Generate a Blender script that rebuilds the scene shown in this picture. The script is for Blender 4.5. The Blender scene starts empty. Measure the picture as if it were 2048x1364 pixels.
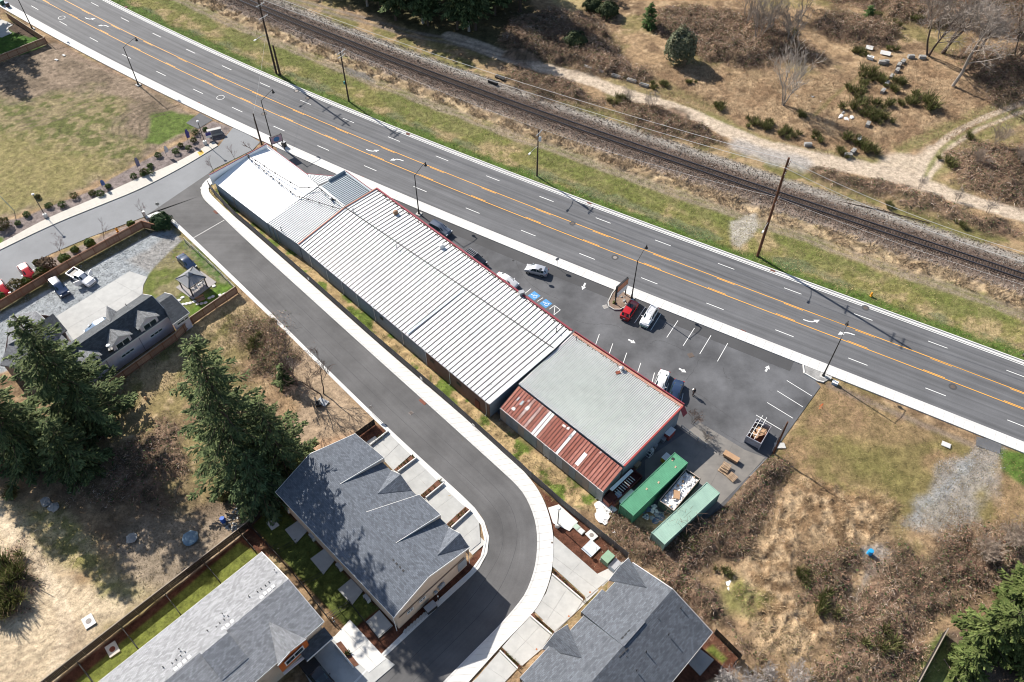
import bpy, math, random
import numpy as np
from mathutils import Vector, Matrix
random.seed(7)
RNG = np.random.default_rng(7)
sc = bpy.context.scene
COL = sc.collection
# ------------------------------------------------------------------ camera
CAM_F, CAM_P, CAM_H = 1645.556, math.radians(50.4274), 104.70
cd = bpy.data.cameras.new('camera'); cam = bpy.data.objects.new('camera', cd); COL.objects.link(cam)
cd.sensor_fit = 'HORIZONTAL'; cd.sensor_width = 36.0; cd.lens = 36.0 * CAM_F / 2048
cd.clip_start = 1.0; cd.clip_end = 6000
cam.location = (0, 0, CAM_H); cam.rotation_euler = (math.pi / 2 - CAM_P, 0, 0)
sc.camera = cam
sc.cycles.filter_width = 1.05
# ------------------------------------------------------------------ sky + sun + exposure
SUN_EL = math.radians(36.0); SH = Vector((0.696, -0.718))        # SH: where shadows fall
w = bpy.data.worlds.new('World'); sc.world = w; w.use_nodes = True
nt = w.node_tree; bg = nt.nodes['Background']
sk = nt.nodes.new('ShaderNodeTexSky'); sk.sky_type = 'NISHITA'; sk.sun_disc = False
sk.sun_elevation = SUN_EL; sk.sun_rotation = math.atan2(-SH.x, -SH.y); sk.altitude = 100
nt.links.new(sk.outputs[0], bg.inputs[0]); bg.inputs[1].default_value = 0.08
sd = bpy.data.lights.new('sun', 'SUN'); sun = bpy.data.objects.new('sun', sd); COL.objects.link(sun)
sd.energy = 5.0; sd.angle = math.radians(0.5); sd.color = (1.0, 0.94, 0.86)
ldir = Vector((SH.x * math.cos(SUN_EL), SH.y * math.cos(SUN_EL), -math.sin(SUN_EL)))
sun.rotation_euler = ldir.to_track_quat('-Z', 'Y').to_euler(); sun.location = (-60, 60, 150)
vs = sc.view_settings
vs.view_transform = 'Standard'; vs.look = 'None'; vs.gamma = 1; vs.use_curve_mapping = False
vs.exposure = 0.78
# ------------------------------------------------------------------ measuring helper: a picture point to the place it shows at height z
def P(px, py, z=0.0):
    x = (px - 1024) / CAM_F; y = -(py - 682) / CAM_F
    c, s = math.cos(CAM_P), math.sin(CAM_P)
    dx, dy, dz = x, c + y * s, -s + y * c
    k = (CAM_H - z) / -dz
    return Vector((dx * k, dy * k, z))
def PP(pts, z=0.0): return [P(a, b, z) for a, b in pts]
E1 = Vector((math.cos(math.radians(-45.3)), math.sin(math.radians(-45.3)), 0))   # along the lots
N1 = Vector((-E1.y, E1.x, 0))                                                      # across the lots
# ------------------------------------------------------------------ tagging
def tag(o, label, cat, group=None):
    o['label'] = label; o['category'] = cat
    if group: o['group'] = group
    return o
def empty(name, loc, rz=0.0, label=None, cat=None, group=None):
    o = bpy.data.objects.new(name, None); COL.objects.link(o)
    o.empty_display_size = 0.3
    o.location = loc; o.rotation_euler = (0, 0, rz)
    if label: tag(o, label, cat, group)
    return o
def struct(o): o['kind'] = 'structure'; return o
def stuff(o): o['kind'] = 'stuff'; return o
def org(o):
    v = Vector((0, 0, 0))
    while o is not None: v += o.location; o = o.parent
    return v
def kids(o): return [c for c in bpy.data.objects if c.parent == o]
def tree_of(root):
    ch = {}
    for o in COL.objects:
        if o.parent: ch.setdefault(o.parent.name, []).append(o)
    return ch
def dup(root, loc, rz=0.0, label=None, group=None, ch=None, scale=None):
    ch = ch or tree_of(root)
    r = root.copy(); COL.objects.link(r); r.location = loc; r.rotation_euler = (0, 0, rz)
    if scale: r.scale = (scale,) * 3 if isinstance(scale, (int, float)) else scale
    if label: r['label'] = label
    if group: r['group'] = group
    for c in ch.get(root.name, []):
        d = c.copy(); COL.objects.link(d); d.parent = r
        for g in ch.get(c.name, []):
            e = g.copy(); COL.objects.link(e); e.parent = d
    return r
# ------------------------------------------------------------------ mesh builder
ORD = 'leftmost second third fourth fifth sixth seventh eighth ninth tenth eleventh twelfth thirteenth fourteenth fifteenth sixteenth seventeenth eighteenth nineteenth twentieth twenty-first twenty-second twenty-third'.split()
def ordn(i): return ORD[i] if i == 0 else ORD[i] + ' from the left'
class MB:
    def __init__(s): s.v = []; s.f = []; s.m = []; s.mi = 0; s.sm = False; s.smf = []
    def add(s, vs, fs):
        b = len(s.v); s.v += [tuple(v) for v in vs]
        for f in fs: s.f.append([b + i for i in f]); s.m.append(s.mi); s.smf.append(s.sm)
        return s
    def quad(s, a, b, c, d): return s.add([a, b, c, d], [(0, 1, 2, 3)])
    def poly(s, pts): return s.add(pts, [tuple(range(len(pts)))])
    def box(s, c, size, rz=0.0, M=None):
        x, y, z = size[0] / 2, size[1] / 2, size[2] / 2
        vs = [Vector((i * x, j * y, k * z)) for k in (-1, 1) for i, j in ((-1, -1), (1, -1), (1, 1), (-1, 1))]
        R = M if M is not None else Matrix.Rotation(rz, 3, 'Z')
        c = Vector(c)
        return s.add([R @ v + c for v in vs], [(3, 2, 1, 0), (4, 5, 6, 7), (0, 1, 5, 4), (1, 2, 6, 5), (2, 3, 7, 6), (3, 0, 4, 7)])
    def prism(s, pts, z0, z1):
        pts = [Vector((p[0], p[1], 0)) for p in pts]
        ar = sum(pts[i].x * pts[(i + 1) % len(pts)].y - pts[(i + 1) % len(pts)].x * pts[i].y for i in range(len(pts)))
        if ar < 0: pts = pts[::-1]
        n = len(pts)
        vs = [(p.x, p.y, z0) for p in pts] + [(p.x, p.y, z1) for p in pts]
        fs = [tuple(range(n))[::-1], tuple(range(n, 2 * n))] + [(i, (i + 1) % n, n + (i + 1) % n, n + i) for i in range(n)]
        return s.add(vs, fs)
    def slab(s, top, th):
        """closed slab under a (possibly sloped) polygon"""
        top = [Vector(p) for p in top]; n = len(top)
        nz = sum(top[i].x * top[(i + 1) % n].y - top[(i + 1) % n].x * top[i].y for i in range(n))
        if nz < 0: top = top[::-1]
        vs = top + [p - Vector((0, 0, th)) for p in top]
        return s.add(vs, [tuple(range(n)), tuple(range(n, 2 * n))[::-1]] + [((i + 1) % n, i, n + i, n + (i + 1) % n) for i in range(n)])
    def bar(s, a, b, w, h, up=Vector((0, 0, 1))):
        a, b = Vector(a), Vector(b); d = (b - a)
        if d.length < 1e-6: return s
        d = d.normalized()
        if abs(d.dot(up)) > .98: up = Vector((1, 0, 0))
        r = d.cross(up).normalized() * w / 2; u = r.cross(d).normalized() * h / 2
        vs = [a - r - u, a + r - u, a + r + u, a - r + u, b - r - u, b + r - u, b + r + u, b - r + u]
        return s.add(vs, [(3, 2, 1, 0), (4, 5, 6, 7), (0, 1, 5, 4), (1, 2, 6, 5), (2, 3, 7, 6), (3, 0, 4, 7)])
    def tube(s, pts, r, n=8, r2=None, caps=True):
        pts = [Vector(p) for p in pts]; k = len(pts); ring = []
        b = len(s.v); vs = []
        prev = None
        for i, p in enumerate(pts):
            d = (pts[min(i + 1, k - 1)] - pts[max(i - 1, 0)])
            d = d.normalized() if d.length > 1e-9 else Vector((0, 0, 1))
            up = Vector((0, 0, 1)) if abs(d.z) < .9 else Vector((1, 0, 0))
            x = d.cross(up).normalized(); y = x.cross(d).normalized()
            rr = r[i] if isinstance(r, (list, tuple)) else (r if r2 is None else r + (r2 - r) * i / max(1, k - 1))
            for j in range(n):
                a = 2 * math.pi * j / n
                vs.append(p + (x * math.cos(a) + y * math.sin(a)) * rr)
        fs = [(i * n + j, i * n + (j + 1) % n, (i + 1) * n + (j + 1) % n, (i + 1) * n + j) for i in range(k - 1) for j in range(n)]
        if caps: fs += [tuple(range(n))[::-1], tuple(range((k - 1) * n, k * n))]
        return s.add(vs, fs)
    def lathe(s, c, prof, n=12):
        c = Vector(c); k = len(prof)
        vs = [c + Vector((r * math.cos(2 * math.pi * j / n), r * math.sin(2 * math.pi * j / n), z)) for r, z in prof for j in range(n)]
        fs = [(i * n + j, i * n + (j + 1) % n, (i + 1) * n + (j + 1) % n, (i + 1) * n + j) for i in range(k - 1) for j in range(n)]
        fs += [tuple(range(n))[::-1], tuple(range((k - 1) * n, k * n))]
        return s.add(vs, fs)
    def ball(s, c, r, n=8, m=6, jit=0.0, sz=1.0):
        c = Vector(c); vs = [c + Vector((0, 0, -r * sz))]
        for i in range(1, m):
            t = -math.pi / 2 + math.pi * i / m
            for j in range(n):
                k = 1 + random.uniform(-jit, jit)
                vs.append(c + Vector((math.cos(t) * math.cos(2 * math.pi * j / n) * r * k, math.cos(t) * math.sin(2 * math.pi * j / n) * r * k, math.sin(t) * r * sz * k)))
        vs.append(c + Vector((0, 0, r * sz)))
        fs = [(0, 1 + (j + 1) % n, 1 + j) for j in range(n)]
        for i in range(m - 2):
            fs += [(1 + i * n + j, 1 + i * n + (j + 1) % n, 1 + (i + 1) * n + (j + 1) % n, 1 + (i + 1) * n + j) for j in range(n)]
        l = 1 + (m - 2) * n; t = len(vs) - 1
        fs += [(l + j, l + (j + 1) % n, t) for j in range(n)]
        return s.add(vs, fs)
    def build(s, name, mat, parent=None, uv=True, local=False, sharp=None):
        me = bpy.data.meshes.new(name)
        o_ = Vector((0, 0, 0)) if (local or parent is None) else org(parent)
        v = np.array(s.v, float) - np.array(o_)
        me.from_pydata([tuple(p) for p in v], [], s.f)
        for m in (mat if isinstance(mat, (list, tuple)) else [mat]): me.materials.append(m)
        if any(s.m): me.polygons.foreach_set('material_index', s.m)
        if any(s.smf): me.polygons.foreach_set('use_smooth', s.smf)
        if uv:
            L = me.uv_layers.new(name='UVMap'); V = me.vertices; buf = []
            for p in me.polygons:
                n = p.normal
                u = Vector((-n.y, n.x, 0))
                u = u.normalized() if u.length > 1e-3 else Vector((1, 0, 0))
                t = n.cross(u)
                for li in p.vertices:
                    c = V[li].co + o_
                    buf += [c.dot(u), c.dot(t)]
            L.data.foreach_set('uv', buf)
        if sharp is not None: me.set_sharp_from_angle(angle=math.radians(sharp))
        ob = bpy.data.objects.new(name, me); COL.objects.link(ob)
        if parent is not None: ob.parent = parent
        return ob
def inst(me_obj, name, parent, loc=(0, 0, 0), rz=0.0):
    o = bpy.data.objects.new(name, me_obj.data); COL.objects.link(o); o.parent = parent
    o.location = loc; o.rotation_euler = (0, 0, rz); return o
def arr_mesh(name, V, F, mat, smooth=False, parent=None, col=None):
    """fast mesh from numpy arrays; F is (n,3) or (n,4)"""
    me = bpy.data.meshes.new(name); V = np.ascontiguousarray(V, np.float32); F = np.ascontiguousarray(F, np.int32)
    k = F.shape[1]
    me.vertices.add(len(V)); me.vertices.foreach_set('co', V.ravel())
    me.loops.add(F.size); me.loops.foreach_set('vertex_index', F.ravel())
    me.polygons.add(len(F)); me.polygons.foreach_set('loop_start', np.arange(0, F.size, k, dtype=np.int32))
    me.polygons.foreach_set('loop_total', np.full(len(F), k, np.int32))
    if smooth: me.polygons.foreach_set('use_smooth', np.ones(len(F), bool))
    if col is not None:
        a = me.color_attributes.new('tint', 'FLOAT_COLOR', 'POINT')
        c = np.ones((len(V), 4), np.float32); c[:, :3] = col; a.data.foreach_set('color', c.ravel())
    me.update(calc_edges=True)
    me.materials.append(mat)
    o = bpy.data.objects.new(name, me); COL.objects.link(o)
    if parent is not None: o.parent = parent
    return o
# ------------------------------------------------------------------ numpy noise
def _h(ix, iy, seed):
    n = (ix.astype(np.int64) * 374761393 + iy.astype(np.int64) * 668265263 + seed * 982451653) & 0x7fffffff
    n = ((n ^ (n >> 13)) * 1274126177) & 0x7fffffff
    return ((n ^ (n >> 16)) & 0xffff) / 65535.0
def vnoise(x, y, seed):
    ix = np.floor(x); iy = np.floor(y); fx = x - ix; fy = y - iy
    fx = fx * fx * (3 - 2 * fx); fy = fy * fy * (3 - 2 * fy)
    a, b, c, d = _h(ix, iy, seed), _h(ix + 1, iy, seed), _h(ix, iy + 1, seed), _h(ix + 1, iy + 1, seed)
    return (a * (1 - fx) + b * fx) * (1 - fy) + (c * (1 - fx) + d * fx) * fy
def fbm(x, y, scale, seed, octv=4):
    """0..1, feature size = scale metres"""
    r = 0; t = 0; amp = 1.0; ca, sa = 0.8, 0.6
    x = x / scale; y = y / scale
    for o in range(octv):
        r = r + amp * vnoise(x + 17.3 * o, y - 9.1 * o, seed + o * 31); t += amp; amp *= .55
        x, y = (ca * x - sa * y) * 2.03, (sa * x + ca * y) * 2.03
    return r / t
def sstep(a, b, x):
    t = np.clip((x - a) / (b - a), 0, 1); return t * t * (3 - 2 * t)
def sd_poly(X, Y, pts):
    """signed distance, positive inside"""
    d = np.full(X.shape, 1e9); ins = np.zeros(X.shape, bool)
    n = len(pts)
    for i in range(n):
        ax, ay = pts[i][0], pts[i][1]; bx, by = pts[(i + 1) % n][0], pts[(i + 1) % n][1]
        ex, ey = bx - ax, by - ay; L2 = ex * ex + ey * ey + 1e-12
        t = np.clip(((X - ax) * ex + (Y - ay) * ey) / L2, 0, 1)
        d = np.minimum(d, (X - ax - t * ex) ** 2 + (Y - ay - t * ey) ** 2)
        c = ((ay > Y) != (by > Y)) & (X < (bx - ax) * (Y - ay) / (by - ay + 1e-12) + ax)
        ins ^= c
    d = np.sqrt(d); return np.where(ins, d, -d)
def d_line(X, Y, pts):
    d = np.full(X.shape, 1e9)
    for (a, b) in zip(pts[:-1], pts[1:]):
        ex, ey = b[0] - a[0], b[1] - a[1]; L2 = ex * ex + ey * ey + 1e-12
        t = np.clip(((X - a[0]) * ex + (Y - a[1]) * ey) / L2, 0, 1)
        d = np.minimum(d, (X - a[0] - t * ex) ** 2 + (Y - a[1] - t * ey) ** 2)
    return np.sqrt(d)
# ------------------------------------------------------------------ polyline helpers
def plen(p): return [0.0] + list(np.cumsum([(Vector(b) - Vector(a)).length for a, b in zip(p[:-1], p[1:])]))
def at_s(p, L, s):
    if s <= 0: return Vector(p[0])
    for i in range(len(p) - 1):
        if s <= L[i + 1] or i == len(p) - 2:
            t = (s - L[i]) / max(1e-9, L[i + 1] - L[i]); return Vector(p[i]).lerp(Vector(p[i + 1]), min(1.0, t))
def smooth(p, it=2):
    p = [Vector(q) for q in p]
    for _ in range(it):
        q = [p[0]]
        for a, b in zip(p[:-1], p[1:]): q += [a.lerp(b, .25), a.lerp(b, .75)]
        p = q + [p[-1]]
    return p
def resample(p, n):
    L = plen(p); return [at_s(p, L, L[-1] * i / n) for i in range(n + 1)]
# the main road as a smooth line through the dashes of its near lanes (about 12.2 m apart)
_A = [(62.8,11.5),(118,42.3),(178.3,74.9),(242.4,108.3),(311.7,141.9),(385.3,177),(463.5,213.4),(546.2,251.9),(632.6,290.4),(725.7,330.4),(825.3,373.1),(928.9,415.4),(1039.8,459),(1153.9,505.2),(1279.6,553.2),(1408,604),(1551.4,660),(1690.5,714.3),(1843.8,773.7),(2007,836.6)]
_A = [P(*a) for a in _A]
_rot = math.radians(32.2)
def _fit(deg=4):
    c, s = math.cos(_rot), math.sin(_rot)
    u = np.array([a.x * c - a.y * s for a in _A]); v = np.array([a.x * s + a.y * c for a in _A])
    return np.polyfit(u, v, deg), u[0], u[-1]
_pf, _u0, _u1 = _fit()
def _road_line():
    c, s = math.cos(_rot), math.sin(_rot); pts = []
    for u in np.linspace(_u0, _u1, 240):
        v = np.polyval(_pf, u); pts.append(Vector((u * c + v * s, -u * s + v * c, 0)))
    a = (pts[0] - pts[2]).normalized(); b = (pts[-1] - pts[-3]).normalized()
    return [pts[0] + a * k for k in (400, 200, 100, 50, 25)] + pts + [pts[-1] + b * k for k in (25, 50, 100, 200, 400)]
RL = _road_line(); RLn = plen(RL)
_i0 = 5; S0 = RLn[_i0]                                   # s = 0 at the first dash
def road_pt(s, d, z=0.0):
    """s metres along the road, d metres to the far side of the near dash row"""
    p = at_s(RL, RLn, s + S0); q = at_s(RL, RLn, s + S0 + .5); r = at_s(RL, RLn, s + S0 - .5)
    t = (q - r).normalized(); n = Vector((-t.y, t.x, 0))
    return Vector((p.x + n.x * d, p.y + n.y * d, z))
def road_dir(s):
    q = at_s(RL, RLn, s + S0 + .5); r = at_s(RL, RLn, s + S0 - .5); return (q - r).normalized()
def to_road(p):
    best = (1e9, 0, 0)
    for i in range(len(RL) - 1):
        a, b = RL[i], RL[i + 1]; e = b - a; L = e.length; e = e / L; q = Vector((p[0], p[1], 0)) - a
        t = q.dot(e); n = e.x * q.y - e.y * q.x; ex = max(0, -t, t - L)
        if abs(n) + ex < best[0]: best = (abs(n) + ex, RLn[i] + t - S0, n)
    return best[1], best[2]
# ------------------------------------------------------------------ materials
MATS = {}
def nodes(name):
    m = bpy.data.materials.new(name); m.use_nodes = True
    n = m.node_tree.nodes; return m, m.node_tree, n, m.node_tree.links, n['Principled BSDF']
def mat(name, rgb, rough=.8, var=.18, scale=2.0, bump=0.0, bscale=None, metal=0.0, spec=.4, rgb2=None, obj=False, thr=None):
    """general weathered material: base colour broken up by two sizes of noise"""
    if name in MATS: return MATS[name]
    m, t, n, l, b = nodes(name)
    tc = n.new('ShaderNodeTexCoord'); geo = n.new('ShaderNodeNewGeometry')
    src = tc.outputs['Object'] if obj else geo.outputs['Position']
    n1 = n.new('ShaderNodeTexNoise'); n1.inputs['Scale'].default_value = scale; n1.inputs['Detail'].default_value = 6
    n1.inputs['Roughness'].default_value = .65; l.new(src, n1.inputs['Vector'])
    n2 = n.new('ShaderNodeTexNoise'); n2.inputs['Scale'].default_value = scale * .13; n2.inputs['Detail'].default_value = 3; l.new(src, n2.inputs['Vector'])
    add = n.new('ShaderNodeMath'); add.operation = 'ADD'; l.new(n1.outputs[0], add.inputs[0]); l.new(n2.outputs[0], add.inputs[1])
    r = n.new('ShaderNodeMapRange'); r.inputs[1].default_value = .6; r.inputs[2].default_value = 1.4
    l.new(add.outputs[0], r.inputs[0])
    mx = n.new('ShaderNodeMix'); mx.data_type = 'RGBA'
    lo = tuple(c * (1 - var) for c in rgb) if rgb2 is None else rgb2
    hi = tuple(min(.95, c * (1 + var)) for c in rgb)
    if thr is not None: r.inputs[1].default_value, r.inputs[2].default_value = thr
    mx.inputs[6].default_value = (*lo, 1); mx.inputs[7].default_value = (*hi, 1)
    l.new(r.outputs[0], mx.inputs[0]); l.new(mx.outputs[2], b.inputs['Base Color'])
    b.inputs['Roughness'].default_value = rough; b.inputs['Metallic'].default_value = metal
    b.inputs['Specular IOR Level'].default_value = spec
    if bump:
        bp = n.new('ShaderNodeBump'); bp.inputs['Strength'].default_value = .6; bp.inputs['Distance'].default_value = bump
        n3 = n.new('ShaderNodeTexNoise'); n3.inputs['Scale'].default_value = bscale or scale * 4; n3.inputs['Detail'].default_value = 4; l.new(src, n3.inputs['Vector'])
        l.new(n3.outputs[0], bp.inputs['Height']); l.new(bp.outputs[0], b.inputs['Normal'])
    MATS[name] = m; return m
def paint(name, rgb, rough=.28, metal=0.0):
    if name in MATS: return MATS[name]
    m = mat(name, rgb, rough, .05, 1.5, metal=metal, spec=.5)
    m.node_tree.nodes['Principled BSDF'].inputs['Coat Weight'].default_value = .35; return m
def tint_mat(name, rough=.9, amp=.35, scale=9.0, bump=.04, sub=0.0):
    """colour comes from the mesh's own tint attribute (grass, soil, leaf kinds), broken up by noise"""
    m, t, n, l, b = nodes(name)
    at = n.new('ShaderNodeAttribute'); at.attribute_name = 'tint'
    geo = n.new('ShaderNodeNewGeometry')
    n1 = n.new('ShaderNodeTexNoise'); n1.inputs['Scale'].default_value = scale; n1.inputs['Detail'].default_value = 8; n1.inputs['Roughness'].default_value = .82
    l.new(geo.outputs['Position'], n1.inputs['Vector'])
    n2 = n.new('ShaderNodeTexNoise'); n2.inputs['Scale'].default_value = scale * .28; n2.inputs['Detail'].default_value = 5; n2.inputs['Roughness'].default_value = .7; l.new(geo.outputs['Position'], n2.inputs['Vector'])
    add = n.new('ShaderNodeMath'); add.operation = 'ADD'; l.new(n1.outputs[0], add.inputs[0]); l.new(n2.outputs[0], add.inputs[1])
    r = n.new('ShaderNodeMapRange'); r.inputs[1].default_value = .7; r.inputs[2].default_value = 1.3; r.inputs[3].default_value = 1 - amp; r.inputs[4].default_value = 1 + amp
    l.new(add.outputs[0], r.inputs[0])
    vm = n.new('ShaderNodeVectorMath'); vm.operation = 'SCALE'; l.new(at.outputs['Color'], vm.inputs[0]); l.new(r.outputs[0], vm.inputs['Scale'])
    l.new(vm.outputs[0], b.inputs['Base Color']); b.inputs['Roughness'].default_value = rough; b.inputs['Specular IOR Level'].default_value = .15
    if bump:
        bp = n.new('ShaderNodeBump'); bp.inputs['Strength'].default_value = .8; bp.inputs['Distance'].default_value = bump
        l.new(add.outputs[0], bp.inputs['Height']); l.new(bp.outputs[0], b.inputs['Normal'])
    if sub:
        b.inputs['Subsurface Weight'].default_value = 0
        tr = n.new('ShaderNodeBsdfTranslucent'); mixs = n.new('ShaderNodeMixShader'); mixs.inputs[0].default_value = sub
        l.new(vm.outputs[0], tr.inputs[0]); out = n['Material Output']
        l.new(b.outputs[0], mixs.inputs[1]); l.new(tr.outputs[0], mixs.inputs[2]); l.new(mixs.outputs[0], out.inputs[0])
    return m
def asphalt(name, base, streak=0.0, patch=.25, crack=.0, stain=.15):
    """aggregate speckle, patches, worn bands that run along the road (UV: u along, v across)"""
    m, t, n, l, b = nodes(name)
    uv = n.new('ShaderNodeUVMap'); uv.uv_map = 'UVMap'; geo = n.new('ShaderNodeNewGeometry')
    n1 = n.new('ShaderNodeTexNoise'); n1.inputs['Scale'].default_value = 14; n1.inputs['Detail'].default_value = 6; n1.inputs['Roughness'].default_value = .8; l.new(geo.outputs['Position'], n1.inputs['Vector'])
    n2 = n.new('ShaderNodeTexNoise'); n2.inputs['Scale'].default_value = .16; n2.inputs['Detail'].default_value = 7; n2.inputs['Roughness'].default_value = .62; l.new(geo.outputs['Position'], n2.inputs['Vector'])
    mp = n.new('ShaderNodeMapping'); mp.inputs['Scale'].default_value = (.018, 1.15, 1); l.new(uv.outputs[0], mp.inputs[0])
    n3 = n.new('ShaderNodeTexNoise'); n3.inputs['Scale'].default_value = 1; n3.inputs['Detail'].default_value = 5; n3.inputs['Roughness'].default_value = .6; l.new(mp.outputs[0], n3.inputs['Vector'])
    def rng(x, a, c, lo, hi):
        r = n.new('ShaderNodeMapRange'); r.inputs[1].default_value = a; r.inputs[2].default_value = c; r.inputs[3].default_value = lo; r.inputs[4].default_value = hi; l.new(x, r.inputs[0]); return r.outputs[0]
    f = rng(n1.outputs[0], .3, .7, .82, 1.18)
    g = rng(n2.outputs[0], .3, .7, 1 - patch, 1 + patch)
    h = rng(n3.outputs[0], .3, .7, 1 - streak, 1 + streak)
    m1 = n.new('ShaderNodeMath'); m1.operation = 'MULTIPLY'; l.new(f, m1.inputs[0]); l.new(g, m1.inputs[1])
    m2 = n.new('ShaderNodeMath'); m2.operation = 'MULTIPLY'; l.new(m1.outputs[0], m2.inputs[0]); l.new(h, m2.inputs[1])
    vo = n.new('ShaderNodeTexVoronoi'); vo.feature = 'DISTANCE_TO_EDGE'; vo.inputs['Scale'].default_value = .11
    wp = n.new('ShaderNodeTexNoise'); wp.inputs['Scale'].default_value = .5; wp.inputs['Detail'].default_value = 5; l.new(geo.outputs['Position'], wp.inputs['Vector'])
    wv = n.new('ShaderNodeVectorMath'); wv.operation = 'MULTIPLY_ADD'; wv.inputs[1].default_value = (5, 5, 0); l.new(wp.outputs['Color'], wv.inputs[0]); l.new(geo.outputs['Position'], wv.inputs[2]); l.new(wv.outputs[0], vo.inputs['Vector'])
    ck = rng(vo.outputs['Distance'], .0, .012, 1 - crack, 1)
    n5 = n.new('ShaderNodeTexNoise'); n5.inputs['Scale'].default_value = .9; n5.inputs['Detail'].default_value = 6; n5.inputs['Roughness'].default_value = .75; l.new(geo.outputs['Position'], n5.inputs['Vector'])
    st = rng(n5.outputs[0], .60, .74, 1, 1 - stain)
    m3 = n.new('ShaderNodeMath'); m3.operation = 'MULTIPLY'; l.new(ck, m3.inputs[0]); l.new(st, m3.inputs[1])
    m4 = n.new('ShaderNodeMath'); m4.operation = 'MULTIPLY'; l.new(m2.outputs[0], m4.inputs[0]); l.new(m3.outputs[0], m4.inputs[1])
    vm = n.new('ShaderNodeVectorMath'); vm.operation = 'SCALE'; vm.inputs[0].default_value = base; l.new(m4.outputs[0], vm.inputs['Scale'])
    l.new(vm.outputs[0], b.inputs['Base Color']); b.inputs['Roughness'].default_value = .82; b.inputs['Specular IOR Level'].default_value = .3
    bp = n.new('ShaderNodeBump'); bp.inputs['Strength'].default_value = .4; bp.inputs['Distance'].default_value = .01; l.new(n1.outputs[0], bp.inputs['Height']); l.new(bp.outputs[0], b.inputs['Normal'])
    return m
def shingle(name, rgb, dark=.78, light=1.24):
    m, t, n, l, b = nodes(name)
    uv = n.new('ShaderNodeUVMap'); uv.uv_map = 'UVMap'
    br = n.new('ShaderNodeTexBrick'); br.inputs['Scale'].default_value = 1.0
    br.inputs['Brick Width'].default_value = .40; br.inputs['Row Height'].default_value = .21; br.inputs['Mortar Size'].default_value = .012; br.inputs['Mortar Smooth'].default_value = .3
    br.inputs['Bias'].default_value = 0.0
    br.inputs['Color1'].default_value = (*[c * dark for c in rgb], 1); br.inputs['Color2'].default_value = (*[min(.9, c * light) for c in rgb], 1)
    br.inputs['Mortar'].default_value = (*[c * .6 for c in rgb], 1)
    l.new(uv.outputs[0], br.inputs['Vector'])
    geo = n.new('ShaderNodeNewGeometry')
    n1 = n.new('ShaderNodeTexNoise'); n1.inputs['Scale'].default_value = .9; n1.inputs['Detail'].default_value = 5; n1.inputs['Roughness'].default_value = .6; l.new(geo.outputs['Position'], n1.inputs['Vector'])
    r = n.new('ShaderNodeMapRange'); r.inputs[1].default_value = .3; r.inputs[2].default_value = .7; r.inputs[3].default_value = .90; r.inputs[4].default_value = 1.10; l.new(n1.outputs[0], r.inputs[0])
    vm = n.new('ShaderNodeVectorMath'); vm.operation = 'SCALE'; l.new(br.outputs[0], vm.inputs[0]); l.new(r.outputs[0], vm.inputs['Scale'])
    l.new(vm.outputs[0], b.inputs['Base Color']); b.inputs['Roughness'].default_value = .9; b.inputs['Specular IOR Level'].default_value = .25
    bp = n.new('ShaderNodeBump'); bp.inputs['Strength'].default_value = .5; bp.inputs['Distance'].default_value = .02; l.new(br.outputs['Fac'], bp.inputs['Height']); bp.invert = True
    l.new(bp.outputs[0], b.inputs['Normal']); return m
def siding(name, rgb, pitch=.2):
    m, t, n, l, b = nodes(name)
    uv = n.new('ShaderNodeUVMap'); uv.uv_map = 'UVMap'
    sp = n.new('ShaderNodeSeparateXYZ'); l.new(uv.outputs[0], sp.inputs[0])
    d = n.new('ShaderNodeMath'); d.operation = 'DIVIDE'; d.inputs[1].default_value = pitch; l.new(sp.outputs[1], d.inputs[0])
    fr = n.new('ShaderNodeMath'); fr.operation = 'FRACT'; l.new(d.outputs[0], fr.inputs[0])
    bp = n.new('ShaderNodeBump'); bp.inputs['Distance'].default_value = .03; l.new(fr.outputs[0], bp.inputs['Height']); l.new(bp.outputs[0], b.inputs['Normal'])
    geo = n.new('ShaderNodeNewGeometry'); n1 = n.new('ShaderNodeTexNoise'); n1.inputs['Scale'].default_value = 1.2; n1.inputs['Detail'].default_value = 4; l.new(geo.outputs['Position'], n1.inputs['Vector'])
    r = n.new('ShaderNodeMapRange'); r.inputs[3].default_value = .88; r.inputs[4].default_value = 1.12; l.new(n1.outputs[0], r.inputs[0])
    vm = n.new('ShaderNodeVectorMath'); vm.operation = 'SCALE'; vm.inputs[0].default_value = rgb; l.new(r.outputs[0], vm.inputs['Scale']); l.new(vm.outputs[0], b.inputs['Base Color'])
    b.inputs['Roughness'].default_value = .7; return m
def glass(name, rgb=(.02, .03, .035)):
    m, t, n, l, b = nodes(name)
    g = n.new('ShaderNodeNewGeometry'); n1 = n.new('ShaderNodeTexNoise'); n1.inputs['Scale'].default_value = 1.1; l.new(g.outputs['Position'], n1.inputs['Vector'])
    mx = n.new('ShaderNodeMix'); mx.data_type = 'RGBA'; mx.inputs[6].default_value = (*rgb, 1); mx.inputs[7].default_value = (*[c * 1.8 for c in rgb], 1); l.new(n1.outputs[0], mx.inputs[0]); l.new(mx.outputs[2], b.inputs['Base Color'])
    b.inputs['Roughness'].default_value = .06; b.inputs['Specular IOR Level'].default_value = .8; return m
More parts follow.
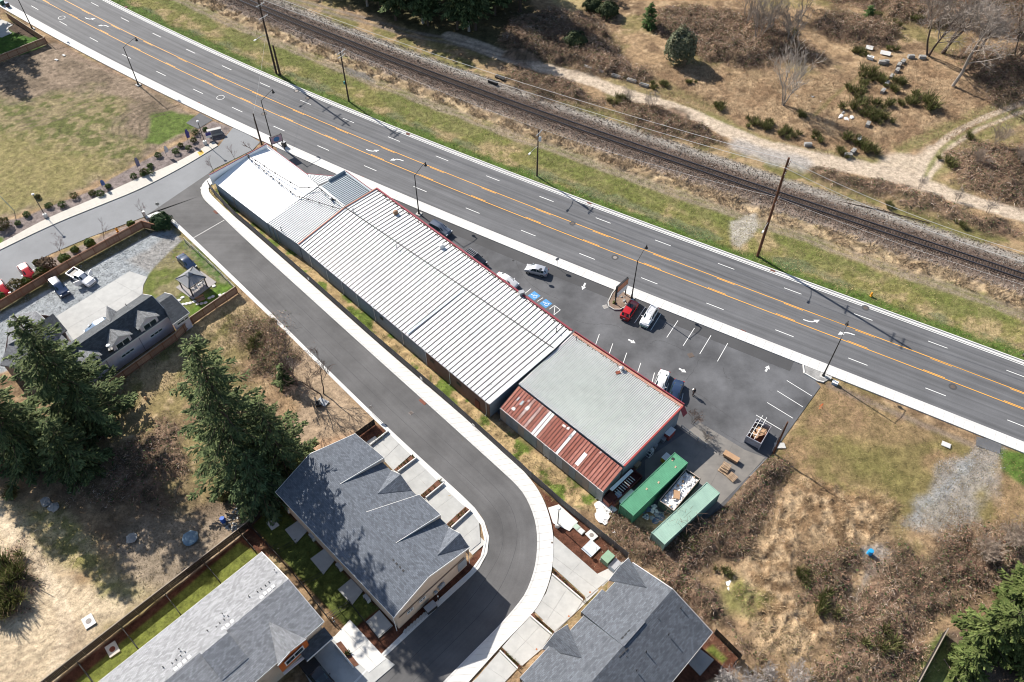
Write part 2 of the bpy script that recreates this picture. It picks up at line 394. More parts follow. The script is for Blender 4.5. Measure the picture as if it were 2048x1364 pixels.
def wood(name, rgb, rgb2):
    """boards: colour changes board by board along the fence and streaks up the grain"""
    m, t, n, l, b = nodes(name)
    tc = n.new('ShaderNodeTexCoord'); mp = n.new('ShaderNodeMapping'); mp.inputs['Scale'].default_value = (5, 5, .5); l.new(tc.outputs['Object'], mp.inputs[0])
    oi = n.new('ShaderNodeObjectInfo')
    n1 = n.new('ShaderNodeTexNoise'); n1.inputs['Scale'].default_value = 1.4; n1.inputs['Detail'].default_value = 5; l.new(mp.outputs[0], n1.inputs['Vector'])
    ad = n.new('ShaderNodeMath'); ad.operation = 'MULTIPLY_ADD'; ad.inputs[1].default_value = .45; l.new(oi.outputs['Random'], ad.inputs[0]); l.new(n1.outputs[0], ad.inputs[2])
    r = n.new('ShaderNodeMapRange'); r.inputs[1].default_value = .35; r.inputs[2].default_value = 1.0; l.new(ad.outputs[0], r.inputs[0])
    mx = n.new('ShaderNodeMix'); mx.data_type = 'RGBA'; mx.inputs[6].default_value = (*rgb, 1); mx.inputs[7].default_value = (*rgb2, 1); l.new(r.outputs[0], mx.inputs[0]); l.new(mx.outputs[2], b.inputs['Base Color'])
    b.inputs['Roughness'].default_value = .85; b.inputs['Specular IOR Level'].default_value = .2; return m
M_CONC = mat('concrete', (.47, .46, .43), .85, .12, 1.1, .006, rgb2=(.36, .355, .34))
M_WALK = mat('pavement_concrete', (.60, .59, .56), .85, .08, 1.6, .004)
M_DRIVE = mat('driveway_concrete', (.43, .43, .41), .85, .12, .8, .004, rgb2=(.31, .31, .30))
M_KERB = mat('kerb_concrete', (.55, .54, .52), .85, .1, 1.5)
M_PAINT = mat('road_white_paint', (.66, .66, .64), .7, .12, 3, thr=(.5, 1.3))
M_YEL = mat('road_yellow_paint', (.78, .37, .05), .7, .18, 3)
M_BLUE = mat('parking_blue_paint', (.07, .26, .52), .7, .15, 2)
M_STEEL = mat('galvanised_steel', (.42, .43, .44), .45, .12, 3, metal=.6)
M_DARK = mat('dark_metal', (.028, .027, .027), .5, .2, 3)
M_RAIL = mat('rail_steel', (.16, .17, .20), .35, .2, 3, metal=.7)
M_TIE = mat('sleeper_wood', (.055, .036, .026), .9, .45, 4)
M_POLE = mat('pole_wood', (.055, .038, .028), .9, .35, 2.5)
M_POLER = mat('pole_wood_reddish', (.13, .052, .026), .9, .4, 2.5, rgb2=(.05, .025, .016))
M_GLASS = glass('window_glass'); M_CARGLASS = glass('car_glass', (.012, .022, .024))
M_WHITE = mat('white_paint', (.78, .78, .76), .6, .05, 2)
M_TRIM = mat('trim_white', (.72, .71, .68), .6, .06, 2)
M_RUBBER = mat('rubber', (.018, .018, .018), .85, .2, 5)
M_PLASTIC = mat('grey_plastic', (.34, .35, .36), .6, .1, 2)
M_ROCK = mat('rock', (.30, .29, .27), .9, .3, 3, .02)
M_RUST = mat('rust', (.20, .055, .03), .85, .4, 2)
# ------------------------------------------------------------------ ground: one sheet, tint by land cover, relief by what grows there
def build_ground():
    ys = [20.0]
    while ys[-1] < 222: ys.append(ys[-1] + .25 + .0011 * (ys[-1] - 20))
    lo = [20.0]; st = .5
    while lo[-1] > -400: st *= 1.28; lo.append(lo[-1] - st)
    hi = [ys[-1]]; st = .6
    while hi[-1] < 5200: st *= 1.26; hi.append(hi[-1] + st)
    ys = np.array(lo[1:][::-1] + ys + hi[1:])
    us = list(np.linspace(-1, 1, 610)); ex = []; st = .01; u = 1.0
    while u < 60: st *= 1.3; u += st; ex.append(u)
    us = np.array([-e for e in ex[::-1]] + us + ex)
    wy = np.clip(63 + (ys - 32) * .395, 58, 150) + 9
    X = us[None, :] * wy[:, None]; Y = np.repeat(ys[:, None], len(us), 1)
    x, y = X.ravel(), Y.ravel(); N = len(x)
    n05 = fbm(x, y, .55, 3, 3); n1 = fbm(x, y, 1.3, 11, 4); n3 = fbm(x, y, 3.5, 5, 4); n10 = fbm(x, y, 11, 21, 4); n30 = fbm(x, y, 34, 41, 4)
    C = np.zeros((N, 3)); Z = np.zeros(N); flat = np.zeros(N)
    def c(*v): return np.array(v, float)
    def mixc(a, b, t): return a[None, :] * (1 - t[:, None]) + b[None, :] * t[:, None]
    DRY, DRY2, STRAW = c(.30, .205, .118), c(.17, .112, .066), c(.42, .31, .19)
    OLIVE, GREEN = c(.155, .150, .048), c(.058, .125, .014)
    BROWN, SOIL = c(.175, .128, .092), c(.40, .315, .235)
    # default: rough dry grass and bramble litter
    base = mixc(DRY, DRY2, sstep(.42, .66, n3)); base = base * (.72 + .56 * n1[:, None])
    t = sstep(.52, .68, n10) * .55; base = base * (1 - t[:, None]) + (OLIVE * 1.0)[None, :] * t[:, None]
    t = sstep(.60, .75, n1) * .6; base = base * (1 - t[:, None]) + STRAW[None, :] * t[:, None]
    C[:] = base; rough = np.full(N, .16)
    def lay(sdv, col, soft=.6, edge=0.0, r=None, al=1.0, en=None):
        nonlocal C, rough
        e = (n3 if en is None else en)
        t = sstep(-soft, soft, sdv + (e - .5) * edge) * al
        if callable(col): col = col()
        C = C * (1 - t[:, None]) + col * t[:, None]
        if r is not None: rough = rough * (1 - t) + r * t
        return t
    def poly(pts, z=0): return sd_poly(x, y, PP(pts))
    def line(pts, w): return w / 2 - d_line(x, y, smooth(PP(pts), 2))
    def v(col, amp=.5, nn=None): return col[None, :] * (1 - amp / 2 + amp * (n1 if nn is None else nn))[:, None]
    # road coordinate of every vertex in reach
    s_, d_ = np.full(N, 1e4), np.full(N, 1e4)
    bestd = np.full(N, 1e9)
    for i in range(0, len(RL) - 1):
        a, b = RL[i], RL[i + 1]; ex_, ey_ = b.x - a.x, b.y - a.y; L = math.hypot(ex_, ey_); ex_ /= L; ey_ /= L
        q = (x - a.x) * ex_ + (y - a.y) * ey_; nn = ex_ * (y - a.y) - ey_ * (x - a.x)
        tot = np.abs(nn) + np.maximum(0, np.maximum(-q, q - L)); m = tot < bestd
        bestd[m] = tot[m]; s_[m] = RLn[i] + q[m] - S0; d_[m] = nn[m]
    # --- verge on the far side, path, ditch of dry grass, ballast
    band = lambda a, b: np.minimum(d_ - a, b - d_)
    lay(band(13, 30), lambda: mixc(c(.19, .175, .06), c(.32, .245, .13), sstep(.40, .60, fbm(x, y, 2.6, 67, 4))) * (.6 + .8 * n05[:, None]), .8, 1.5, .13)
    lay(band(13, 30) - 0 + (n10 - .55) * 14 - 5, lambda: v(c(.115, .135, .035), .8, n05), 1.5, 2, .1, .75)
    lay(band(12.5, 15.6), lambda: v(c(.066, .122, .02), .8, n05), .7, 3.0, .08, .9)
    lay(band(15.2, 17.6) + (n10 - .5) * 5 - .7, lambda: v(c(.11, .135, .075), .7, n05), .5, 2.5, .1, .65)
    for dd, ww in ((23.6, 1.0), (24.9, .7)):
        lay(ww / 2 + .1 - np.abs(d_ - dd - (n10 - .5) * 1.2), lambda: v(c(.27, .215, .165), .4), .45, .8, .03, .8)
    dc = band(25.4, 28.6); t = lay(dc, lambda: mixc(c(.44, .33, .21), c(.26, .185, .115), sstep(.35, .62, n1)) * (.65 + .7 * n05[:, None]), .7, 2.5, .22, .85)
    Z += t * (.05 + .5 * np.maximum(0, n1 - .38) * 2)
    lay(band(28.2, 39.2), lambda: v(c(.235, .19, .155), .7, n05), .7, 1.6, .07)
    lay(band(28.2, 31) - .3, lambda: v(c(.26, .20, .155), .8, n05), .7, 1.6, .1, .6)
    lay(band(35.6, 39.6) - .2, lambda: v(c(.285, .262, .23), .5, n05), .8, 1.5, .06, .85)
    lay(3.4 - np.abs(d_ - 33.1), lambda: v(c(.115, .082, .064), .8, n05), .9, 1.0, .06, .9)
    emb = sstep(39.5, 36.2, d_) * sstep(27, 30.5, d_); Z += emb * .35
    lay(band(39, 42.4), lambda: mixc(c(.30, .215, .12), c(.15, .135, .05), sstep(.4, .6, n3)) * (.7 + .6 * n05[:, None]), .8, 2.5, .16)
    # --- far side: scrub, dirt road, clearings
    sc_far = lambda pts, col, soft=1.0, edge=3.0, r=None, al=1.0: lay(poly(pts), col, soft, edge, r, al)
    sc_far([(560,-60),(740,30),(860,70),(1010,128),(1180,170),(1120,100),(1060,0),(1050,-80)], lambda: v(c(.075, .068, .034), .9), 2, 4, .14, .9)
    sc_far([(1060,-60),(1130,45),(1180,10),(1160,-70)], lambda: v(c(.33, .26, .13), .5), 1, 2, .1, .9)
    BR = lambda: mixc(c(.19, .128, .088), c(.075, .055, .036), sstep(.36, .58, n1)) * (.6 + .8 * n05[:, None])
    TH = [[(1020,40),(1110,20),(1200,40),(1240,120),(1300,150),(1290,165),(1180,150),(1090,130),(1010,110)],
          [(1300,20),(1420,20),(1500,25),(1590,60),(1640,110),(1600,120),(1480,130),(1400,110),(1330,80)],
          [(1620,20),(1760,40),(1800,70),(1790,95),(1700,95),(1640,70)],
          [(1560,-40),(2060,-60),(2060,90),(1900,60),(1800,40),(1700,10)],
          [(1900,110),(2060,80),(2060,210),(1980,200),(1930,160)],
          [(1010,140),(1060,135),(1140,160),(1215,205),(1210,222),(1120,205),(1040,180),(1005,160)],
          [(1230,200),(1300,210),(1420,255),(1440,280),(1400,288),(1300,262),(1235,225)],
          [(1640,345),(1700,345),(1840,385),(1960,430),(2060,462),(2060,480),(1960,455),(1820,405),(1650,360)],
          [(1890,300),(1960,280),(2060,300),(2060,420),(1980,400),(1910,360)],
          [(200,860),(345,960),(330,1010),(160,1000),(230,930)],
          [(310,840),(350,860),(350,960),(300,930)],
          [(480,640),(560,640),(600,720),(560,780),(500,730)],
          [(1190,1000),(1320,1060),(1500,900),(1560,930),(1560,985),(1470,1130),(1400,1150),(1350,1190),(1250,1110)],
          [(1260,1110),(1360,1180),(1440,1260),(1500,1350),(1480,1380),(1560,1380),(1500,1270),(1440,1190),(1400,1150)],
          [(1600,1090),(1700,1100),(1720,1180),(1690,1250),(1600,1200)],
          [(1700,1170),(1800,1110),(1900,1100),(1950,1160),(1880,1200),(1870,1270),(1800,1290),(1740,1270)],
          [(1690,1260),(1800,1290),(1860,1270),(1850,1310),(1800,1380),(1560,1380),(1640,1310)],
          [(1880,1060),(1960,1050),(2060,1060),(2060,1150),(1940,1170),(1890,1120)],
          [(0,1090),(30,1085),(60,1160),(50,1230),(0,1240)]]
    # mounded height of the thickets
    TZ = [2.6, 2.2, 2.4, 2.8, 1.6, 1.6, 1.3, 1.2, 1.3, .8, .8, 1.2, 1.7, 1.2, 1.2, 1.0, 1.1, 1.2, 1.5]
    # olive/tan clearings far side
    sc_far([(1300,140),(1420,130),(1600,160),(1850,110),(2060,230),(2060,260),(1850,300),(1700,320),(1560,290),(1400,225),(1290,200)], lambda: mixc(c(.22, .145, .085), c(.35, .25, .15), sstep(.36, .64, n3)) * (.5 + 1.0 * n1[:, None]), 2, 5, .30, .9)
    sc_far([(1180,160),(1300,150),(1420,200),(1500,270),(1420,250),(1300,205)], lambda: mixc(c(.19, .165, .07), c(.30, .22, .12), sstep(.4, .65, n3)), 1.5, 3, .13, .8)
    for pts in ([(1230,190),(1400,225),(1520,285),(1680,318),(1840,330)], [(1840,372),(1900,330),(1960,270),(2060,225)], [(1800,300),(1900,255),(2060,190)]):
        lay(line(pts, 3.2), lambda: v(c(.155, .17, .05), .7, n05), 1.2, 3, .08, .6)
    DIRT = lambda: v(c(.46, .375, .285), .34)
    lay(line([(900,72),(1010,112),(1100,140),(1180,160),(1250,188),(1330,210),(1400,236),(1500,283),(1600,312),(1700,332),(1790,352),(1900,390),(2000,418),(2140,460)], 4.0), DIRT, .4, 1.2, .03)
    lay(line([(1560,300),(1660,325),(1790,350),(1880,382)], 5.0), DIRT, .7, 1.5, .03)
    lay(line([(1480,290),(1530,310),(1600,326)], 4.5), lambda: v(c(.33, .31, .29), .3), 1.2, 2, .04, .8)
    lay(poly([(1720,345),(1780,305),(1830,308),(1860,290),(1890,320),(1860,360),(1880,385)]), DIRT, .8, 2, .08, .9)
    for o in (0, 1):
        lay(line([(1835+o*22,355),(1858+o*14,310+o*8),(1880+o*14,285+o*10),(1930+o*12,252+o*12),(2000,222+o*14),(2120,180+o*18)], 1.5), DIRT, .35, .6, .03, .95)
    lay(line([(1851,352),(1869,316),(1890,292),(1938,260),(2006,230),(2120,190)], .9), lambda: v(c(.19, .19, .07), .6, n05), .4, .7, .05, .85)
    for o in (0, 9):
        lay(line([(560,-10+o),(640,12+o),(740,38+o),(830,66+o),(900,76+o),(1000,104+o),(1060,124+o)], .9), lambda: v(c(.20, .165, .135), .4), .5, .7, .03, .85)
    lay(line([(1630,230),(1680,180),(1740,140)], .8), lambda: v(OLIVE), .6, .8, None, .6)
    lay(line([(1040,40),(1110,70)], 2), lambda: v(OLIVE), 1, 2, None, .5)
    lay(poly([(1455,440),(1510,430),(1515,460),(1480,500),(1462,490)]), lambda: v(c(.36, .33, .28), .4), .6, 1.5, .03, .95)
    lay(poly([(680,128),(740,150),(750,165),(700,150)]), lambda: v(c(.16, .15, .14), .4), .5, 1, .05, .9)
    # --- near side of the main road: the field on the left
    lay(poly([(-120,60),(60,95),(110,85),(275,168),(400,235),(420,245),(300,310),(120,400),(0,440),(-200,470)]), lambda: mixc(c(.23, .175, .125), c(.155, .118, .082), sstep(.35, .65, n3)) * (.5 + 1.0 * n05[:, None]), .8, .6, .09)
    GR = lambda: mixc(c(.105, .118, .034), c(.25, .205, .11), sstep(.38, .60, n1)) * (.55 + .9 * n05[:, None])
    lay(poly([(-200,200),(0,205),(110,195),(180,180),(250,200),(240,260),(290,290),(240,330),(120,390),(0,440),(-200,460)]), GR, 3, 9, .06, .9)
    lay(poly([(-100,280),(60,280),(180,310),(240,330),(120,395),(0,435),(-100,450)]), lambda: v(c(.235, .20, .085), .6, n05), 3, 9, .06, .8)
    lay(poly([(300,230),(340,222),(390,230),(385,255),(320,290),(290,285)]), lambda: v(c(.085, .135, .022), .6, n05), .6, 1.5, .05, .9)
    for k in range(6):
        lay(line([(228+k*13,275),(222+k*14,250-k*1.5),(250+k*12,222+k*2),(300+k*8,206+k*4)], .32), lambda: v(c(.09, .075, .05), .3), .16, .25, None, .75)
    for k in range(5):
        lay(line([(20+k*6,235+k*6),(120,210+k*7),(190,190+k*6)], .35), lambda: v(c(.16, .125, .085), .3), .25, .5, None, .6)
    MUL = lambda: v(c(.20, .165, .152), .7, n05)
    lay(poly([(-30,445),(38,437),(123,404),(185,380),(256,338),(295,317),(392,272),(398,258),(426,241),(464,254),(452,271),(434,287),(374,317),(308,350),(256,367),(195,396),(88,440),(0,490),(-40,505)]), MUL, .25, .35, .05)
    lay(poly([(-40,460),(8,475),(4,492),(-40,505)]), lambda: v(c(.10, .15, .03), .5), .4, .5, .05)
    lay(poly([(-30,30),(20,50),(70,70),(92,92),(0,125),(-40,140)]), lambda: v(c(.045, .10, .014), .8, n05), .3, .5, .06)
    lay(poly([(16,42),(40,50),(75,72),(60,75),(30,66),(12,55)]), lambda: v(c(.08, .055, .04), .6), .3, .5, .05)
    lay(poly([(60,92),(95,92),(280,172),(420,240),(400,226),(275,164),(120,88)]), lambda: v(c(.23, .165, .12), .5), .4, .8, .04, .7)
    # --- left lot with the gravel, gazebo lawn
    GRV = lambda: v(c(.285, .305, .315), .3)
    lay(poly([(-40,640),(140,548),(288,460),(320,462),(345,462),(374,490),(340,512),(308,535),(290,570),(160,690),(-40,760)]), GRV, .4, .8, .02)
    lay(poly([(255,520),(300,495),(345,462),(374,490),(330,515),(300,545)]), lambda: v(c(.27, .255, .235), .3), .8, 1.2, .02, .8)
    lay(poly([(-40,620),(140,536),(288,455),(314,462),(290,474),(150,552),(-40,648)]), lambda: v(c(.09, .085, .035), .7), .3, 1, .06, .9)
    LAWN = lambda: mixc(c(.115, .135, .035), c(.20, .175, .09), sstep(.42, .6, n3)) * (.75 + .5 * n05[:, None])
    lay(poly([(362,482),(372,477),(476,574),(380,640),(300,600),(284,585),(285,570),(295,550),(310,533)]), LAWN, .3, .5, .05)
    lay(poly([(400,600),(440,565),(476,574),(385,640),(378,620)]), lambda: v(c(.085, .155, .022), .6, n05), .5, 1, .05, .85)
    lay(poly([(375,478),(400,500),(450,550),(470,574),(440,566),(400,530),(365,490)]), lambda: mixc(c(.07, .13, .03), c(.17, .165, .10), sstep(.4, .6, n1)), .4, 1, .1, .9)
    # shoulder strip by the hedge
    lay(poly([(30,552),(140,500),(285,436),(330,425),(345,445),(318,462),(288,452),(140,530),(60,575)]), lambda: v(c(.25, .20, .17), .5, n05), .3, .4, .04)
    # --- lot in the middle: tall dry grass, soil, tracks
    lay(poly([(200,790),(380,645),(480,590),(545,640),(600,700),(560,760),(480,690),(350,760),(240,860)]), lambda: mixc(c(.36, .27, .155), c(.17, .15, .06), sstep(.48, .68, n3)) * (.55 + .9 * n1[:, None]), 1, 3, .32)
    lay(poly([(560,660),(600,690),(745,830),(735,850),(715,872),(600,960),(560,980),(545,960),(590,880),(600,800),(570,720)]), lambda: v(c(.33, .245, .165), .45), 1, 3, .07, .95)
    lay(poly([(545,900),(700,870),(715,880),(620,910),(560,960)]), lambda: v(c(.36, .23, .14), .4), .8, 2, .05, .9)
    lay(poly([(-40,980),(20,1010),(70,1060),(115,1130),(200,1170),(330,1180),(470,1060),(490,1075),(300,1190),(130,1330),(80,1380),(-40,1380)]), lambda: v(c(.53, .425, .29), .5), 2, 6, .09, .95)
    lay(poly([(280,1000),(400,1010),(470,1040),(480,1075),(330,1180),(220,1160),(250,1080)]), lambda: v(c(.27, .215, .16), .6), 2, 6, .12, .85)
    lay(poly([(20,1010),(90,1010),(150,1060),(220,1160),(300,1190),(240,1200),(180,1160),(120,1110)]), lambda: mixc(c(.30, .25, .13), c(.20, .19, .075), sstep(.4, .6, n1)), 1.5, 4, .14, .7)
    lay(poly([(60,1000),(130,1020),(200,1100),(270,1190),(210,1190),(150,1140),(90,1080)]), lambda: mixc(c(.46, .37, .20), c(.22, .20, .07), sstep(.42, .6, n1)) * (.6 + .8 * n05[:, None]), 1.0, 4, .2, .8)
    for o in (0, 16):
        lay(line([(-20+o,1030),(20+o,1075),(60+o,1125),(105+o,1180),(130+o,1250),(100+o,1340),(90+o,1400)], .9), lambda: v(c(.60, .49, .35), .25), .35, .8, .02, .8)
    for k in range(16):
        y0 = 1180 + k * 13; lay(line([(150+k*9,y0-60),(120+k*4,y0-10),(60+k*2,y0+30),(-20,y0+50)], .22), lambda: v(c(.33, .25, .165), .3), .15, .5, None, .55)
    for k in range(9):
        lay(line([(-20,1230+k*22),(60,1190+k*18),(130,1230+k*8),(200,1240+k*10)], .3), lambda: v(c(.30, .225, .155), .3), .25, .8, None, .5)
    # --- townhouse yards
    LN = lambda: v(c(.135, .155, .034), .6, n05)
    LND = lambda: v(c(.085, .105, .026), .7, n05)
    MB_ = lambda: v(c(.105, .045, .028), .8, n05)
    lay(poly([(486,1062),(530,1012),(560,985),(800,1250),(815,1330),(760,1312),(690,1258),(560,1120)]), MB_, .3, .3, .04)
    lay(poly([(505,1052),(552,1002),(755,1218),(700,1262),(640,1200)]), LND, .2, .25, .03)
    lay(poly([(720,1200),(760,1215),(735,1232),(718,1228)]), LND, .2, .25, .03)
    lay(poly([(90,1380),(492,1064),(540,1110),(530,1130),(200,1400)]), MB_, .25, .3, .04)
    lay(poly([(120,1390),(478,1084),(518,1108),(200,1372),(180,1400)]), LN, .2, .3, .03)
    lay(poly([(712,872),(750,848),(780,862),(740,888)]), MB_, .2, .2, .04)
    lay(poly([(786,1262),(945,1112),(965,1085),(975,1100),(952,1145),(895,1190),(770,1310),(745,1290)]), MB_, .2, .2, .05)
    lay(poly([(1085,983),(1115,1000),(1258,1120),(1220,1160),(1196,1154),(1103,1070),(1095,1015),(1080,980),(1045,940),(1060,950)]), MB_, .2, .2, .04)
    lay(poly([(1400,1258),(1430,1262),(1480,1310),(1470,1340),(1350,1390),(1330,1390)]), MB_, .2, .2, .04)
    lay(poly([(1412,1300),(1425,1290),(1455,1318),(1445,1326)]), LN, .2, .2, .03)
    # --- strip between fence and warehouse
    lay(poly([(416,374),(470,437),(500,457),(748,680),(885,796),(1020,914),(1115,1000),(1200,1030),(1207,1000),(1000,850),(980,833),(600,500),(428,372)]), lambda: mixc(c(.36, .26, .135), c(.11, .15, .03), sstep(.5, .62, fbm(x, y, 2.2, 63, 4))) * (.4 + 1.2 * n1[:, None]), .4, .6, .42)
    # --- lot on the right: tussocks, gravel track
    lay(poly([(1640,775),(1660,760),(1950,890),(2060,905),(2060,1080),(1850,1050),(1700,1010),(1560,960),(1550,905)]), lambda: mixc(c(.185, .148, .062), c(.26, .175, .095), sstep(.4, .62, n3)) * (.65 + .7 * n1[:, None]), 1, 2, .12)
    lay(poly([(1640,775),(1660,760),(1800,830),(1900,880),(1800,900),(1620,850),(1590,860)]), lambda: v(c(.25, .165, .095), .7), 1, 3, .12, .6)
    lay(poly([(1640,880),(1760,890),(1860,960),(1820,1010),(1700,960)]), lambda: v(c(.165, .155, .05), .7), 3, 8, .10, .6)
    TUS = poly([(1480,1130),(1560,990),(1640,960),(1800,1010),(1760,1090),(1690,1090),(1600,1090),(1600,1200),(1690,1260),(1600,1330),(1520,1300),(1440,1180)])
    t = lay(TUS, lambda: mixc(c(.42, .305, .185), c(.20, .128, .07), sstep(.42, .62, n1)) * (.7 + .6 * n05[:, None]), 1.5, 4, .2)
    ridg = 1 - np.abs(2 * fbm(x, y, 2.0, 77, 3) - 1)
    Z += t * (ridg ** 2) * .55
    lay(poly([(1430,1180),(1480,1150),(1540,1200),(1500,1240),(1450,1230)]), lambda: v(c(.14, .16, .04), .6), 1, 2, .15, .7)
    lay(poly([(1960,890),(2000,898),(1990,960),(1960,1040),(1880,1070),(1810,1050),(1820,1000),(1880,950)]), lambda: v(c(.27, .245, .215), .7), 1.2, 4.5, .05, .85)
    lay(poly([(1940,920),(1900,960),(1830,1000),(1815,1040),(1840,1050),(1880,1000),(1930,950)]), lambda: v(c(.27, .28, .28), .5), .8, 3.5, .03, .75)
    lay(poly([(2000,900),(2070,905),(2070,980),(2030,960),(2005,940)]), lambda: v(c(.065, .125, .02), .6, n05), .5, 1, .08, .9)
    lay(line([(1660,770),(1800,830),(1940,888)], 1.2), lambda: v(c(.20, .155, .125), .5), .4, .6, .04, .7)
    lay(poly([(1725,1095),(1755,1090),(1790,1105),(1765,1150),(1740,1160),(1715,1210),(1705,1200),(1730,1140)]), lambda: v(c(.32, .285, .25), .4), .5, 1.2, .03, .95)
    lay(poly([(1830,1320),(1880,1260),(1960,1290),(1970,1380),(1815,1380)]), lambda: v(c(.085, .115, .03), .6), .4, .5, .05, .9)
    lay(poly([(1890,1260),(1960,1250),(2060,1290),(2060,1380),(1935,1380),(1900,1310)]), lambda: v(c(.125, .088, .066), .7), .5, 1, .06, .9)
    # bark soil under the big trees
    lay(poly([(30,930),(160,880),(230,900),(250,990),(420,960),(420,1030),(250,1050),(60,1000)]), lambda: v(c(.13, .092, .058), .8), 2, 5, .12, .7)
    # thickets: shaded gaps between canes put into the ground colour, plus mounds
    sil = np.zeros(N)
    for pts, hz in zip(TH, TZ):
        sdv = poly(pts); t = lay(sdv + (n10 - .5) * 5, BR, 1.6, 6, .24, .92)
        dome = sstep(-.6, 3.6, sdv + (n3 - .5) * 5 + (n10 - .5) * 5)
        Z += dome * (hz * (.25 + .9 * fbm(x, y, 3.2, 91, 3)) * .75 + .8 * np.maximum(0, fbm(x, y, 1.5, 93, 2) - .45) * 2); sil = np.maximum(sil, t)
    # --- paved areas stay flat and a little low
    pave = [PAVE_POLYS[k] for k in PAVE_POLYS]
    fl = sstep(-18.0, -17.9, np.full(N, 0)) * 0
    for pts in pave: fl = np.maximum(fl, sstep(-.55, .05, sd_poly(x, y, pts)))
    fl = np.maximum(fl, sstep(-.5, .1, np.minimum(d_ + 5.2, 13.6 - d_)))
    for b in BLDG: fl = np.maximum(fl, sstep(-.4, .1, sd_poly(x, y, b)))
    Z = Z + rough * (n1 - .42) * 1.5 + rough * (n05 - .45) * .9
    Z = np.maximum(Z, -.10) * (1 - fl) - .03 * fl - .04
    far = sstep(230, 320, np.hypot(x, y - 100)); Z *= 1 - far * .9
    V = np.stack([x, y, Z], 1)
    R, K = len(ys), len(us); i = np.arange(R - 1)[:, None] * K + np.arange(K - 1)[None, :]
    F = np.stack([i, i + 1, i + K + 1, i + K], -1).reshape(-1, 4)
    o = arr_mesh('ground', V, F, tint_mat('ground_cover', .95, .62, 3.6, .14), True, None, np.clip(C, .004, .9)); struct(o)
    return o, (x, y, Z, C, ys, us, wy, TH, TZ)
# height of the ground at a point, read from the grid
def make_sampler(g):
    x, y, Z, C, ys, us, wy, TH, TZ = g; K = len(us); Zg = Z.reshape(len(ys), K)
    def f(px_, py_):
        px_ = np.atleast_1d(px_); py_ = np.atleast_1d(py_)
        r = np.clip(np.searchsorted(ys, py_) - 1, 0, len(ys) - 2); fr = np.clip((py_ - ys[r]) / (ys[r + 1] - ys[r]), 0, 1)
        w_ = wy[r] + (wy[r + 1] - wy[r]) * fr; u = px_ / w_
        k = np.clip(np.searchsorted(us, u) - 1, 0, K - 2); fk = np.clip((u - us[k]) / (us[k + 1] - us[k]), 0, 1)
        return (Zg[r, k] * (1 - fk) + Zg[r, k + 1] * fk) * (1 - fr) + (Zg[r + 1, k] * (1 - fk) + Zg[r + 1, k + 1] * fk) * fr
    return f
# ------------------------------------------------------------------ outlines of paving and buildings
K_OUT = [(438,343),(420,356),(407,365),(401,379),(403,391),(411,403),(426,416),(449,439),(500,488),(592,571),(690,660),(841,796),(1000,939.6),(1038.5,975.5),(1055,1000),(1069,1035),(1074.7,1069),(1074,1107),(1068,1144),(1053,1184),(1040,1203),(1007,1243),(927,1323),(887,1364),(800,1450)]
K_IN = [(447,352),(430,363),(417,374),(418,385),(428,396),(447,414),(470,435),(500,460),(616,562),(747.5,680),(885,798),(1022,916),(1053,949),(1079.5,983),(1097,1024),(1106.7,1067),(1107,1100),(1105,1133),(1098.7,1165),(1082.7,1203),(1064,1229),(1027,1267),(1002.7,1292),(938,1364),(860,1450)]
H_RD = [(290,433),(300,426),(312,423),(325,424),(341,433),(392,481),(500,585),(577,660),(643.6,727),(746,827),(833.5,909),(936,1001),(961.5,1029),(977.6,1061),(979,1088),(972,1117),(953.6,1144),(900,1192),(777.5,1307),(737.5,1344),(721.5,1364),(640,1450)]
H_IN = [(293,438),(302,432),(312,429.5),(322,430),(335,438),(385,485),(491,588),(567,660),(634,727),(737,829),(774.5,864),(923,1010),(951,1030),(968,1061),(970,1088),(963,1112),(947,1138),(893,1184),(769.5,1301),(727,1344),(708,1364),(620,1450)]
SIDE = PP(K_OUT) + PP(H_RD)[::-1] + PP([(418,346)])
STREET = PP([(-90,545),(0,501),(103,451),(205,410),(282,379),(374,330),(438,292),(452,272),(466,255),(480,259),(520,284),(505,300),(430,337),(418,346),(290,433),(180,474),(103,507),(66,527),(90,552),(40,580),(-90,655)])
_lot = [road_pt(s, -5.08) for s in np.linspace(to_road(P(560,290))[0], to_road(P(1604,729.6))[0], 40)]
LOT = _lot + PP([(1612,741),(1641,773),(1548,903),(1495,958),(1450,1010),(1408,1042),(1240,1010),(1207,960),(1000,830),(700,560),(560,330)])
PAVE_POLYS = dict(side=SIDE + [], walk=PP(K_OUT) + PP(K_IN)[::-1], street=STREET, lot=LOT)
C_EAVE = [(551,984),(705.5,867),(940,1094),(787.5,1234.7)]
BLDG = []
for pts, z in ((C_EAVE, 5.5), ([(523.4,1103.4),(648,1242.6),(480,1400),(150,1400)], 5.5), ([(1255,1120),(1425.4,1264.6),(1300,1420),(960,1420)], 5.5),
               ([(428,364),(752,378),(1143,663),(1365,813),(1207,985),(980,812)], 3.8), ([(285,588),(378,625),(180,760),(128,712)], 3.8), ([(10,640),(105,625),(150,690),(60,720)], 3.5)):
    BLDG.append(PP(pts, z))
G, GD = build_ground()
gz = make_sampler(GD)
M_ROAD = asphalt('road_asphalt', (.118, .119, .124), .28, .12, 0, .08)
M_SIDE = asphalt('new_asphalt', (.104, .102, .102), .09, .26, 0, .12)
M_LIGHT = asphalt('pale_asphalt', (.205, .212, .22), 0.0, .12)
M_LOT = asphalt('worn_asphalt', (.100, .101, .106), 0.0, .42, 0, .3)
M_PATCH = asphalt('fresh_asphalt', (.068, .068, .070), 0.0, .15)
